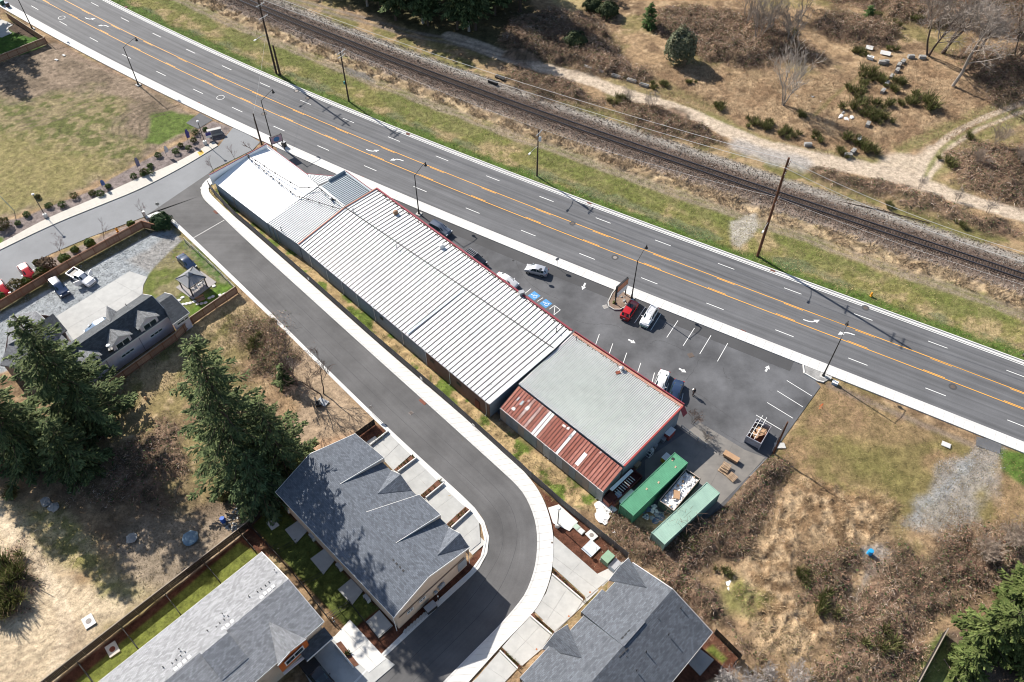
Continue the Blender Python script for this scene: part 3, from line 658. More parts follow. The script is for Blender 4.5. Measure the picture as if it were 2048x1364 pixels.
def ribbon(name, s0, s1, d0, d1, z, m, step=2.0, th=None, parent=None):
    n = max(1, int(abs(s1 - s0) / step)); V = []; UV = []
    for i in range(n + 1):
        s = s0 + (s1 - s0) * i / n
        for d in (d0, d1): V.append(road_pt(s, d, z)); UV.append((s, d))
    F = [(2 * i, 2 * i + 2, 2 * i + 3, 2 * i + 1) for i in range(n)]
    if th:
        k = len(V); V += [v - Vector((0, 0, th)) for v in V]; UV += UV
        F += [(k + 2 * i, 2 * i, 2 * i + 2, k + 2 * i + 2)[::-1] for i in range(n)] + [(2 * i + 1, k + 2 * i + 1, k + 2 * i + 3, 2 * i + 3)[::-1] for i in range(n)]
        F += [(0, 1, k + 1, k), (2 * n + 1, 2 * n, k + 2 * n, k + 2 * n + 1)]
    me = bpy.data.meshes.new(name); me.from_pydata(V, [], F); me.materials.append(m)
    L = me.uv_layers.new(name='UVMap')
    for l in me.loops: L.data[l.index].uv = UV[l.vertex_index]
    o = bpy.data.objects.new(name, me); COL.objects.link(o)
    if parent: o.parent = parent
    return o
def sheet(name, pts, z, m, parent=None):
    b = MB(); pts = [Vector((p[0], p[1], z)) for p in pts]
    ar = sum(pts[i].x * pts[(i + 1) % len(pts)].y - pts[(i + 1) % len(pts)].x * pts[i].y for i in range(len(pts)))
    b.poly(pts if ar > 0 else pts[::-1]); return b.build(name, m, parent)
road = struct(ribbon('road', -130, 420, -3.0, 12.75, .02, M_ROAD))
def pair_ribbon(name, A, B, z, m, n=90, f0=0.0, f1=1.0, parent=None):
    ra, rb = resample(A, n), resample(B, n); V = []; UV = []; u = 0
    for i in range(n + 1):
        if i: u += ((ra[i] - ra[i - 1]).length + (rb[i] - rb[i - 1]).length) / 2
        w_ = (rb[i] - ra[i]).length
        for f in (f0, f1): q = ra[i].lerp(rb[i], f); V.append(Vector((q.x, q.y, z))); UV.append((u, f * w_))
    me = bpy.data.meshes.new(name); me.from_pydata(V, [], [(2 * i, 2 * i + 2, 2 * i + 3, 2 * i + 1)[::-1] for i in range(n)]); me.materials.append(m); L = me.uv_layers.new(name='UVMap')
    for l in me.loops: L.data[l.index].uv = UV[l.vertex_index]
    if me.polygons[0].normal.z < 0: me.flip_normals()
    o = bpy.data.objects.new(name, me); COL.objects.link(o)
    if parent: o.parent = parent
    return o
_ka, _kb = smooth(PP(K_OUT[8:]), 2), smooth(PP(H_RD[6:]), 2)
struct(sheet('road_mouth', PP(K_OUT[:9]) + PP(H_RD[:7])[::-1] + PP([(418,346)]), .012, M_SIDE))
sr_ = struct(pair_ribbon('side_road', _ka, _kb, .012, M_SIDE))
for f in (.36, .66): pair_ribbon('tar_seam', _ka, _kb, .015, M_PATCH, 90, f, f + .008, sr_)
struct(sheet('side_street', STREET, .006, M_LIGHT)); struct(sheet('parking_lot', LOT, .004, M_LOT))
s_l0, s_l1 = to_road(P(650, 345))[0], to_road(P(1600, 728))[0]
lp = struct(ribbon('asphalt_strip', s_l0 + 8, s_l1 - 1, -7.3, -5.09, .010, M_PATCH))
# gutters and kerbs of the main road
gut = struct(ribbon('gutter', -130, 420, 12.76, 13.22, .024, M_KERB)); struct(ribbon('kerb', -130, 420, 13.30, 13.52, .13, M_KERB, th=.2))
# near pavement: one slab after another, 1.5 m each; nearer ones are pieces, far ends run on
walk = struct(ribbon('pavement', -130, 420, -5.05, -3.0, .095, M_WALK, th=.2))
for i in range(172):
    s = -8 + i * 1.5; b = MB()
    if abs(s - to_road(P(468, 258))[0]) < 0: continue
    b.slab([road_pt(s + .02, -5.05, .13), road_pt(s + 1.48, -5.05, .13), road_pt(s + 1.48, -3.36, .13), road_pt(s + .02, -3.36, .13)], .04)
    b.build('slab', M_WALK, walk)
struct(ribbon('kerb', -130, 420, -3.34, -3.005, .128, M_KERB, th=.18))
# pavement that follows the side road, slab by slab
ko, ki = smooth(PP(K_OUT), 2), smooth(PP(K_IN), 2)
NS = 118; ro, ri = resample(ko, NS), resample(ki, NS)
b = MB()
for i in range(NS): b.slab([ro[i] + Vector((0, 0, .09)), ro[i + 1] + Vector((0, 0, .09)), ri[i + 1] + Vector((0, 0, .09)), ri[i] + Vector((0, 0, .09))], .15)
walk2 = struct(b.build('pavement', M_WALK))
for i in range(NS):
    a0, a1, b0, b1 = ro[i], ro[i + 1], ri[i], ri[i + 1]
    p = a0.lerp(a1, .014); q = a0.lerp(a1, .986); r = b0.lerp(b1, .986); t = b0.lerp(b1, .014)
    wd = (p - t).length; k = min(.5, .34 / wd)
    z = Vector((0, 0, .13))
    c = MB(); c.slab([p.lerp(t, k + .01) + z, q.lerp(r, k + .01) + z, r + z, t + z], .05); c.build('slab', M_WALK, walk2)
    c = MB(); c.slab([p + z, q + z, q.lerp(r, k - .005) + z, p.lerp(t, k - .005) + z], .05); c.build('kerbstone', M_KERB, walk2)
ho, hi_ = smooth(PP(H_RD), 2), smooth(PP(H_IN), 2); NK = 52
ro, ri = resample(ho, NK), resample(hi_, NK); kb = None
b = MB()
for i in range(NK): b.slab([ro[i] + Vector((0, 0, .04)), ro[i + 1] + Vector((0, 0, .04)), ri[i + 1] + Vector((0, 0, .04)), ri[i] + Vector((0, 0, .04))], .1)
kb = struct(b.build('kerb', M_KERB))
for i in range(NK):
    a0, a1, b0, b1 = ro[i], ro[i + 1], ri[i], ri[i + 1]; z = Vector((0, 0, .10)); z2 = Vector((0, 0, .05))
    p = a0.lerp(a1, .006); q = a0.lerp(a1, .994); r = b0.lerp(b1, .994); t = b0.lerp(b1, .006)
    c = MB(); c.slab([p.lerp(t, .55) + z, q.lerp(r, .55) + z, r + z, t + z], .05); c.slab([p + z2, q + z2, q.lerp(r, .54) + z2, p.lerp(t, .54) + z2], .03); c.build('kerbstone', M_WALK, kb)
# pavement of the side street
up = smooth(PP([(-90,545),(0,500.6),(102.6,450.6),(205,409.5),(282,378.7),(374.5,330),(436,292)]), 2); lo_ = smooth(PP([(-90,530),(0,489),(88.5,439),(195,395.4),(256.5,366),(343.7,330),(372,315.5),(428,284)]), 2)
NW = 52; ro, ri = resample(up, NW), resample(lo_, NW); b = MB()
for i in range(NW): b.slab([ro[i] + Vector((0, 0, .09)), ro[i + 1] + Vector((0, 0, .09)), ri[i + 1] + Vector((0, 0, .09)), ri[i] + Vector((0, 0, .09))], .15)
walk3 = struct(b.build('pavement', M_CONC))
M_WALK2 = mat('older_concrete', (.50, .475, .42), .85, .1, 1.2)
for i in range(NW):
    z = Vector((0, 0, .13)); c = MB(); c.slab([ro[i].lerp(ro[i + 1], .008) + z, ro[i].lerp(ro[i + 1], .992) + z, ri[i].lerp(ri[i + 1], .992) + z, ri[i].lerp(ri[i + 1], .008) + z], .05); c.build('slab', M_WALK2, walk3)
o = sheet('tactile_strip', PP([(395,306),(404,301),(409,307),(400,313)]), .137, mat('tactile_yellow', (.62, .36, .06), .8)); struct(o)
struct(sheet('asphalt_pad', PP([(372,246),(400,225.7),(425.8,239.8),(396.3,257.8)]), .02, M_LOT)); struct(sheet('asphalt_pad', PP([(1953,873),(2003,884),(2000,906),(1990,905),(1952,891)]), .02, M_LOT))
# concrete aprons and drives
def drive(name, pts, z, m, cuts=(), split=None):
    """a concrete drive cast in bays: the outline is cut by lines (pairs of picture points) into separate bays"""
    polys = [[(p.x, p.y) for p in PP(pts)]]
    for a, b in cuts:
        A, B = P(*a), P(*b); nx, ny = -(B.y - A.y), B.x - A.x; L = math.hypot(nx, ny); nx /= L; ny /= L
        out = []
        for pl in polys:
            for sg in (1, -1):
                r = []
                for i in range(len(pl)):
                    p, q = pl[i], pl[(i + 1) % len(pl)]
                    dp = sg * ((p[0] - A.x) * nx + (p[1] - A.y) * ny) - .012; dq = sg * ((q[0] - A.x) * nx + (q[1] - A.y) * ny) - .012
                    if dp >= 0: r.append(p)
                    if dp * dq < 0: t = dp / (dp - dq); r.append((p[0] + (q[0] - p[0]) * t, p[1] + (q[1] - p[1]) * t))
                if len(r) > 2: out.append(r)
        polys = out
    root = sheet(name, PP(pts), z - .03, M_CONC); struct(root)
    for pl in polys:
        c = MB(); c.prism(pl, z - .05, z); c.build('concrete_bay', m, root)
    return root
drive('driveway', [(113,632.7),(259,543),(295,554.4),(287,570),(285,588),(200,650),(154,690)], .05, M_DRIVE, [((185,588),(230,625)),((228,561),(283,592)),((140,655),(290,568)),((115,640),(185,690))])
drive('driveway', [(741.8,891),(776.5,864),(823.8,908.3),(788,940)], .09, M_DRIVE, [((781,906),(800,886)),((765,920),(800,888)),((756,880),(806,926))])
drive('driveway', [(796,944.6),(834.8,916),(877.4,958.8),(838,995)], .09, M_DRIVE, [((814,931),(857,976)),((815,967),(856,937))])
drive('driveway', [(852,996.6),(888.4,966.7),(932.6,1012.4),(893,1050)], .09, M_DRIVE, [((869,982),(912,1030)),((870,1020),(911,990))])
drive('driveway', [(901,1056.5),(942,1020),(957.8,1039),(961,1085),(940.4,1102)], .09, M_DRIVE, [((922,1039),(952,1094)),((921,1080),(960,1048))])
drive('driveway', [(1107.5,1072),(1105,1133.4),(1173.4,1196),(1216,1160),(1198.8,1152)], .09, M_DRIVE, [((1105,1112),(1195,1180)),((1130,1160),(1165,1120))])
drive('driveway', [(1104,1150),(1165.4,1201.4),(1150,1226),(1109.4,1262.8),(1066.7,1221.4),(1092,1187)], .09, M_DRIVE, [((1087,1205),(1140,1245)),((1100,1232),(1134,1178))])
drive('driveway', [(1058.7,1232),(1102.7,1269.5),(1082.7,1298.8),(1044,1332),(1004,1294.8)], .09, M_DRIVE, [((1030,1264),(1072,1302)),((1024,1312),(1080,1252))])
drive('driveway', [(1000,1302),(1034.7,1337.5),(1010,1364),(990,1400),(905,1400),(947,1364)], .09, M_DRIVE, [((975,1335),(1020,1365))])
drive('driveway', [(590,1310),(700,1258),(790,1330),(727,1384),(650,1420)], .09, M_DRIVE, [((640,1290),(740,1375)),((668,1275),(722,1345)),((620,1345),(690,1395)),((690,1290),(660,1400))])
drive('driveway', [(665,1278),(700,1240),(772,1318),(738,1346)], .12, M_WALK, [((690,1262),(750,1330)),((700,1310),(738,1280))])
drive('concrete_pad', [(1096,1016),(1117.4,1009.3),(1156,1044),(1138.7,1062.7),(1106,1046.7)], .10, M_WALK)
M_YARD = mat('stained_concrete', (.20, .185, .165), .85, .3, .5, .01, rgb2=(.11, .105, .10))
drive('yard_slab', [(1400,845),(1490,900),(1530,915),(1492,957),(1420,1030),(1290,990),(1290,920)], .02, M_YARD, [((1430,870),(1330,980)),((1465,890),(1405,1000)),((1300,930),(1500,930))])
for pts in ([(570,1059.7),(600,1039),(618.8,1058),(592,1088)],[(621,1118),(648.8,1097.5),(670.8,1119.6),(647,1149.5)],[(675.6,1179.5),(702.4,1157.4),(726,1182.6),(704,1211)],[(732,1244),(759,1220.5),(786,1252),(757.6,1277)],[(1374,1325),(1398,1297),(1428,1320),(1400,1352)]):
    drive('patio_slab', pts, .10, M_DRIVE)
drive('patio_slab', [(352,575),(386,600),(433,564.5),(400,541)], .07, mat('patio_grey', (.30, .28, .27), .85, .12, 1.0))
for pts in ([(0,38),(16,44),(26,50),(16,56),(18,62),(24,66),(4,75),(-30,70)],): drive('patio_slab', pts, .04, M_CONC)
drive('wall_footing', [(1548,886),(1568,886),(1572,897),(1550,897)], .10, M_CONC)
struct(sheet('garage_apron', PP([(1190,1150),(1268,1112),(930,1440),(880,1420)]), .03, M_CONC)); struct(sheet('garage_apron', PP([(733,884),(750,872),(972,1085),(945,1110)]), .03, M_CONC))
# ------------------------------------------------------------------ painted markings
def marking(name, quads, m, z=.024, parent=road):
    b = MB()
    for q in quads: b.poly([Vector((p[0], p[1], z)) for p in q])
    return b.build(name, m, parent)
def rq(s0, s1, d0, d1): return [road_pt(s0, d0), road_pt(s1, d0), road_pt(s1, d1), road_pt(s0, d1)]
sB = to_road(P(1080, 391.5))[0] % 12.19; sy1 = to_road(P(1051.3, 433.9))[0] % 12.19; sy2 = to_road(P(1070.5, 418.5))[0] % 12.19
for k in range(-2, 22):
    marking('lane_dash', [rq(k * 12.19, k * 12.19 + 3.1, -.07, .07)], M_PAINT); marking('lane_dash', [rq(sB + k * 12.19, sB + k * 12.19 + 3.1, 10.0, 10.14)], M_PAINT)
    marking('yellow_dash', [rq(sy1 + k * 12.19, sy1 + k * 12.19 + 3.3, 3.52, 3.64)], M_YEL); marking('yellow_dash', [rq(sy2 + k * 12.19, sy2 + k * 12.19 + 3.3, 6.44, 6.56)], M_YEL)
ribbon('yellow_line', -130, 420, 3.28, 3.42, .024, M_YEL, parent=road); ribbon('yellow_line', -130, 420, 6.66, 6.80, .024, M_YEL, parent=road)
ribbon('edge_line', -130, 420, 12.45, 12.60, .024, M_PAINT, parent=road)
def turn_arrow(s, d, sg):
    def w(a, b): return road_pt(s + sg * a, d + sg * b)
    c = [(-1.5, -.35), (-.6, -.3), (0, -.1), (.35, .25)]
    q = []
    for (a, b), (e, f) in zip(c[:-1], c[1:]):
        n = Vector((-(f - b), e - a)).normalized() * .11
        q.append([w(a - n.x, b - n.y), w(e - n.x, f - n.y), w(e + n.x, f + n.y), w(a + n.x, b + n.y)])
    q.append([w(.0, .42), w(.75, .05), w(.95, .95)])
    q = [x if sg == 1 or True else x[::-1] for x in q]
    marking('turn_arrow', q, M_PAINT)
for a, sg in (((180,38),1),((207,51),-1),((746,302),1),((793,319),-1),((1625,643),1),((1690,666),-1)):
    s, d = to_road(P(*a)); turn_arrow(s, d, sg)
lot_o = bpy.data.objects['parking_lot']
def stripe(a, b, wd=.11, m=M_PAINT, parent=lot_o, z=.016):
    A, B = P(*a), P(*b); n = (B - A).normalized(); n = Vector((-n.y, n.x, 0)) * wd / 2
    return marking('stall_line', [[A - n, B - n, B + n, A + n]], m, z, parent)
for a, b in [((1048.7,587.8),(1061.6,577.5)),((1074.4,603),(1086,595.5)),((1269,646),(1290.6,614)),((1301.4,660.9),(1322,627.5)),((1333.5,675),(1356,641)),((1366.3,691.5),(1389,656)),((1399.4,708),(1422,670.8)),((1434.8,722.8),(1455.5,686.4)),((1191,690),(1198.8,668)),((1218,708.7),(1225.7,687)),((1245.5,728.7),(1253.4,705.7)),((1274,749),(1281.4,726)),((1302.7,769.8),(1309,745.4)),((1337.4,766),(1331,788.6)),((1366.3,786.8),(1361.6,810)),((1573.6,761),(1623.6,792)),((1554.3,781.8),(1605.7,813.9)),((1534.3,805),(1586,836.6)),((1512,830),(1563,860)),
    ((1098.7,618.5),(1109,610.9)),((1109,610.9),(1120.6,619.8)),((1120.6,619.8),(1107.7,630)),((1110,612),(1108,629))]: stripe(a, b)
st_o = bpy.data.objects['side_street']
for a, b in (((66,529),(90,552)),((5,561),(22,588)),((38,540),(60,566))): stripe(a, b, .1, M_PAINT, st_o, .018)
stripe((383,478),(449,440), .12, M_WALK, bpy.data.objects['road_mouth'], .018)
def lot_arrow(a, b):
    A, B = P(*a), P(*b); u = (B - A); L = u.length; u = u / L; n = Vector((-u.y, u.x, 0))
    marking('direction_arrow', [[A - n * .16, A + u * L * .55 - n * .16, A + u * L * .55 + n * .16, A + n * .16], [A + u * L * .5 - n * .42, B, A + u * L * .5 + n * .42]], M_PAINT, .016, lot_o)
for a, b in (((1170.5,566),(1164.5,580)),((1256.5,679),(1271,686.6)),((1358,737),(1372.5,745)),((1531,743),(1538,731))): lot_arrow(a, b)
for cx, cy in ((1068.5,591.6),(1091.6,607)):
    c = P(cx, cy); u = (P(cx + 10, cy - 7) - c); u = u.normalized(); n = Vector((-u.y, u.x, 0)); h = .78
    marking('accessible_stall_square', [[c - u * h - n * h, c + u * h - n * h, c + u * h + n * h, c - u * h + n * h]], M_BLUE, .014, lot_o)
    # wheelchair mark: head, back, seat, leg, wheel arc
    def w(a, b_): return c + u * a + n * b_
    qs = []
    def ln(p, q, t=.1):
        p, q = w(*p), w(*q); k = (q - p).normalized(); k = Vector((-k.y, k.x, 0)) * t / 2; qs.append([p - k, q - k, q + k, p + k])
    ln((-.08, .38), (-.02, -.05)); ln((-.02, -.05), (.28, -.08)); ln((.28, -.08), (.36, -.42)); ln((.36, -.42), (.48, -.40)); ln((-.05, .15), (.22, .15), .07)
    qs.append([w(-.1 + .11 * math.cos(t * math.pi / 4), .52 + .11 * math.sin(t * math.pi / 4)) for t in range(8)])
    for t in range(9):
        a0, a1 = math.radians(130 + t * 22), math.radians(130 + (t + 1) * 22); ln((-.03 + .33 * math.cos(a0), -.2 + .33 * math.sin(a0)), (-.03 + .33 * math.cos(a1), -.2 + .33 * math.sin(a1)), .08)
    marking('wheelchair_symbol', qs, M_PAINT, .019, lot_o)
def ring(c, r0, r1, n=24): return [[c + Vector((r0 * math.cos(a), r0 * math.sin(a), 0)), c + Vector((r1 * math.cos(a), r1 * math.sin(a), 0)), c + Vector((r1 * math.cos(b_), r1 * math.sin(b_), 0)), c + Vector((r0 * math.cos(b_), r0 * math.sin(b_), 0))] for a, b_ in [(2 * math.pi * i / n, 2 * math.pi * (i + 1) / n) for i in range(n)]]
for cx, cy in ((123.5,35.5),(441,195)):
    marking('survey_circle', ring(P(cx, cy), .75, .86), M_PAINT, .026)
M_IRON = mat('cast_iron', (.11, .085, .07), .7, .25, 6); M_COVER = mat('worn_cover', (.25, .22, .20), .7, .2, 5)
def manhole(px, py, label, m=M_IRON, r=.36, z=.02, collar=True):
    c = P(px, py, 0); t = empty('manhole_cover', (c.x, c.y, z), 0, label, 'manhole cover')
    b = MB(); b.lathe((0, 0, 0), [(r, -.02), (r, .012), (r * .9, .016), (.01, .016)], 20); b.build('lid', m, t, local=True)
    b = MB(); b.add([(rr * math.cos(i * math.pi / 10), rr * math.sin(i * math.pi / 10), .006) for rr in (r + .005, r + .3) for i in range(20)], [(i, 20 + i, 20 + (i + 1) % 20, (i + 1) % 20) for i in range(20)])
    if collar: b.build('collar', M_PATCH, t, local=True)
manhole(1230,515,'round pale manhole cover in a dark collar in the near lanes beside the parking entrance', M_COVER)
manhole(1905.5,773.5,'dark ringed manhole cover in the road right of the last lamp by the parking lot')
manhole(1145,447,'small manhole cover on the upper yellow line', M_IRON, .3)
manhole(528,228,'manhole cover in the road between the bare post and the sign of the white building')
manhole(593,182,'manhole cover in the far lane below the two tall poles', M_COVER)
manhole(616,196,'manhole cover in the far lane inside the shadow of the tall pole')
manhole(1731,616,'ringed manhole cover near the far kerb by the yellow hydrant')
manhole(1026.5,521,'small round drain lid in the lot left of the silver hatchback', M_DARK, .22, .004, False)
manhole(403,376,'pale round lid in the mouth of the side street', M_CONC, .3, .006, False)
manhole(1104,1086,'small round valve lid on the pavement beside the upper lower-right driveway', M_IRON, .14, .132, False)
for a, b in (((1137.5,1233),1),((1073,1299),1),((1180,1185),1)): manhole(a[0], a[1], ['orange cleanout lid on the widest driveway of the lower right house','orange cleanout lid on the third driveway of the lower right house','small cleanout lid at the garage of the uppermost right driveway'][[1137.5,1073,1180].index(a[0])], mat('orange_lid', (.35, .13, .05), .7), .12, .092, False)
def drain(px, py, label, sx=.9, sy=.55, rz=None, z=.03, m=None):
    c = P(px, py); s, d = to_road(c); a = math.atan2(road_dir(s).y, road_dir(s).x) if rz is None else rz
    t = empty('storm_drain', (c.x, c.y, z), a, label, 'storm drain'); b = MB(); b.box((0, 0, 0), (sx, sy, .03)); b.build('frame', m or M_RUST, t, local=True)
    b = MB()
    for k in range(6): b.box((-sx * .4 + k * sx * .16, 0, .02), (.05, sy * .8, .02))
    b.build('grate', M_IRON, t, local=True)
for px, py, l in ((1179,406,'rusty drain inlet at the far kerb above the pole shadow with a lamp arm'),(1546,541,'rusty drain inlet at the far kerb below the reddish pole'),(816,268,'rusty drain inlet at the far kerb near the pole with the green box'),(1097,510,'rusty drain at the near kerb above the silver hatchback'),(1486,663,'rusty drain at the near kerb right of the parked white wagon'),(397,206.5,'rusty drain at the near kerb by the asphalt pad'),(134,77,'dark drain at the near kerb right of the first street lamp'),(723,354.5,'rusty drain at the near kerb beside the grey roofed front of the warehouse'),(252,14,'rusty drain at the far kerb near the top left corner')): drain(px, py, l)
drain(846.5,803,'brown rectangular grate set in the kerb of the curving side road', 1.3, .7, math.radians(-45)); drain(822,826,'square pale lid in the middle of the side road', .6, .6, math.radians(-45), .02, M_COVER)
drain(432,424,'brown rectangular grate set in the kerb near the white roofed building', 1.2, .6, math.radians(-45)); drain(1381.5,710.5,'square iron grate in the middle of the parking lot', .9, .9, math.radians(20), .012, M_IRON); drain(1210.5,613.5,'square grate at the foot of the planter island', .8, .8, math.radians(20), .014, M_CONC)
# ------------------------------------------------------------------ railway
TRK = 33.1; ZT = .36
s0r, s1r = -60, 330
bal = struct(ribbon('railway_track', s0r, s1r, TRK - 2.6, TRK + 2.6, ZT - .10, mat('ballast', (.135, .10, .08), .95, .6, 5, .06, 5)))
tie = MB(); tie.box((0, 0, 0), (.23, 2.55, .16)); tie_o = tie.build('sleeper', M_TIE, bal, local=True)
sl = [i * .52 for i in range(int(s0r / .52), int(s1r / .52))]
vis = sorted(sl, key=lambda s: abs(s - 165))[:300]; visset = set(vis); rest = MB(); first = True
for s in sl:
    c = road_pt(s, TRK, ZT + .0); a = math.atan2(road_dir(s).y, road_dir(s).x)
    if s in visset:
        o = tie_o if first else inst(tie_o, 'sleeper', bal); first = False
        o.location = c; o.rotation_euler = (0, random.uniform(-.02, .02), a + random.uniform(-.03, .03))
    else: rest.box(c, (.23, 2.55, .16), a)
stuff(rest.build('sleepers', M_TIE, bal))
for d in (TRK - .75, TRK + .75):
    ribbon('rail', s0r, s1r, d - .045, d + .045, ZT + .24, M_RAIL, th=.16, parent=bal); 
    ribbon('rail_foot', s0r, s1r, d - .09, d + .09, ZT + .095, mat('rail_rust', (.05, .03, .022), .8), parent=bal)

# cracks that have opened in the parking lot, sealed with tar
for pts in ([(1370,775),(1385,782),(1402,790),(1420,805),(1442,822),(1470,842)],[(1398,718),(1390,740),(1372,760)],[(1446,735),(1450,750),(1462,762)],[(1300,688),(1318,678),(1345,690),(1372,702)],[(1030,520),(1050,560),(1085,585),(1120,600)],[(1150,640),(1180,650),(1215,646),(1250,660)],[(1500,700),(1520,720),(1560,735)],[(1440,860),(1470,880),(1500,895)]):
    q = smooth(PP(pts), 2); q = [p + Vector((random.gauss(0, .07), random.gauss(0, .07), .012)) for p in q]; b = MB()
    for a, c in zip(q[:-1], q[1:]): n_ = (c - a).normalized(); n_ = Vector((-n_.y, n_.x, 0)) * random.uniform(.015, .04); b.quad(a - n_, c - n_, c + n_, a + n_)
    b.build('tar_crack', M_PATCH, lot_o)
# ------------------------------------------------------------------ buildings
M_ROOFW = mat('white_roof_metal', (.72, .725, .72), .55, .06, .8, rgb2=(.58, .585, .58))
M_ROOFG = mat('grey_roof_metal', (.56, .565, .555), .5, .10, 1.0, rgb2=(.44, .45, .45))
M_ROOFB = mat('galvanised_roof', (.34, .385, .41), .45, .12, 1.2)
M_MEMB = mat('white_roof_membrane', (.84, .84, .83), .6, .02, 1.0)
M_TAR_SHADE = mat('seam_tar_and_shade', (.085, .082, .08), .85, .35, 3)  # dark rib colour: tar and dirt, with the rib shadow lines put in
M_MAROON = mat('maroon_trim', (.23, .035, .05), .6, .15, 2); M_REDT = mat('red_trim', (.33, .05, .045), .55, .12, 2); M_SALM = mat('salmon_flashing', (.38, .17, .115), .7, .25, 3)
M_RUSTR = mat('rusted_roof', (.25, .082, .055), .75, .35, 1.2, rgb2=(.13, .042, .03)); M_RUSTR2 = mat('rusted_roof_pale', (.33, .135, .10), .75, .35, 1.6, rgb2=(.19, .06, .045)); M_PATCHR = mat('peeling_roof', (.42, .36, .33), .7, .4, 2.5, rgb2=(.22, .06, .04))
M_BLOCK = mat('grey_block_wall', (.23, .27, .30), .85, .22, 1.3, .01); M_BRICKW = mat('brown_block_wall', (.19, .115, .085), .85, .22, 1.8, .01)
M_SHEET = mat('weathered_sheet_wall', (.24, .28, .305), .6, .3, .8, rgb2=(.15, .17, .19))
UPZ = Vector((0, 0, 1))
def walls(top, parent, m, name='wall', drop=.08, inset=.12):
    """one wall per side under a loop of roof points"""
    t = [Vector(p) for p in top]; n = len(t)
    if sum(t[i].x * t[(i + 1) % n].y - t[(i + 1) % n].x * t[i].y for i in range(n)) < 0: t = t[::-1]
    nn_ = lambda a, b: Vector((-(b.y - a.y), b.x - a.x, 0)).normalized()
    pts = []
    for i in range(n):
        n1, n2 = nn_(t[i - 1], t[i]), nn_(t[i], t[(i + 1) % n]); pts.append(t[i] + (n1 + n2) / max(.5, 1 + n1.dot(n2)) * inset - UPZ * drop)
    out = []
    for i in range(n):
        a, b_ = pts[i], pts[(i + 1) % n]; b = MB(); b.quad(Vector((a.x, a.y, -.2)), Vector((b_.x, b_.y, -.2)), b_, a)
        nn = Vector((b_.y - a.y, -(b_.x - a.x), 0)).normalized() * -.15
        b.quad(Vector((b_.x, b_.y, -.2)) + nn, Vector((a.x, a.y, -.2)) + nn, a + nn, b_ + nn); out.append(b.build(name, m, parent))
    return out
def lerp4(a0, a1, r0, r1, u, v): return Vector(a0).lerp(Vector(a1), u).lerp(Vector(r0).lerp(Vector(r1), u), v)
def rib_panels(parent, a0, a1, r0, r1, n, m, rib=.09, rw=.11, seam=None, v0=0.0, v1=1.0, special=None, over=.04):
    """ribbed roof sheets side by side, each sheet an object: flat pan with an upstanding rib along one edge"""
    a0, a1, r0, r1 = map(Vector, (a0, a1, r0, r1)); nrm = (a1 - a0).cross(r0 - a0).normalized()
    if nrm.z < 0: nrm = -nrm
    W = ((a1 - a0).length + (r1 - r0).length) / 2; k = rw / W
    for i in range(n):
        u0, u1 = i / n, (i + 1) / n - k * .3; ur = u1 - k
        mm = special(i) if special else m
        vv0, vv1 = v0, v1
        b = MB()
        def q(u, v, h): return lerp4(a0, a1, r0, r1, u, v) + nrm * h
        pr = [(u0, 0), (ur, 0), (ur + k * .2, rib), (u1 - k * .2, rib), (u1, 0)]
        vs = [q(u, vv0, h) for u, h in pr] + [q(u, vv1, h) for u, h in pr]
        b.add(vs[:2] + vs[5:7], [(0, 1, 3, 2)]); 
        b.mi = 1; b.add(vs[1:5] + vs[6:10], [(0, 1, 5, 4), (1, 2, 6, 5), (2, 3, 7, 6)]); b.add(vs[1:5], [(3, 2, 1, 0)]); b.add(vs[6:10], [(0, 1, 2, 3)])
        b.mi = 0
        o = b.build('roof_panel', [mm, seam or mm], parent)
        me = o.data; bpy_n = sum(p.normal.z for p in me.polygons)
        if bpy_n < 0: me.flip_normals()
# ---- long warehouse
WH = empty('warehouse', P(980, 833), 0, 'long low warehouse with a pale ribbed metal roof and dark ridge beside the side road', 'warehouse')
zE, zR, zF = 3.7, 5.0, 4.4
a0, a1 = P(597, 489, zE), P(978, 808, zE); r0, r1 = P(690, 415, zR), P(1108, 697, zR); f0, f1 = P(752, 378, zF), P(1143, 663, zF)
ROOFMIX = [M_ROOFW, M_ROOFW, mat('white_roof_metal_worn', (.70, .70, .69), .6, .1, 1.5, rgb2=(.55, .55, .545))]
sp = lambda i: ROOFMIX[2] if (i > 33 and random.random() < .6) else ROOFMIX[random.randrange(2)]
rib_panels(WH, a0, a1, r0, r1, 60, M_ROOFW, .08, .11, M_TAR_SHADE, special=sp); rib_panels(WH, r0, r1, f0, f1, 60, M_ROOFW, .08, .11, M_TAR_SHADE, special=sp)
b = MB(); b.bar(r0 + UPZ * .06, r1 + UPZ * .06, .16, .07); b.build('ridge_cap', M_TAR_SHADE, WH)
b = MB(); b.bar(a0 + UPZ * -.06, a1 + UPZ * -.06, .14, .14); b.build('gutter', M_STEEL, WH)
b = MB(); b.bar(f0 + N1 * .12, f1 + N1 * .12, .30, .5); b.build('fascia', M_MAROON, WH)
b = MB(); b.bar(a0 + UPZ * .09, r0 + UPZ * .09, .22, .16); b.bar(r0 + UPZ * .09, f0 + UPZ * .09, .22, .16); b.build('end_flashing', M_SALM, WH)
b = MB(); b.bar(a1 + UPZ * .05, r1 + UPZ * .05, .3, .10); b.bar(r1 + UPZ * .05, f1 + UPZ * .05, .3, .10); b.build('end_flashing', M_ROOFG, WH)
ww = walls([a0, a1, r1, f1, f0, r0], WH, M_BLOCK)
t0 = .66; wa = a0.lerp(a1, t0) - N1 * -.06; b = MB()
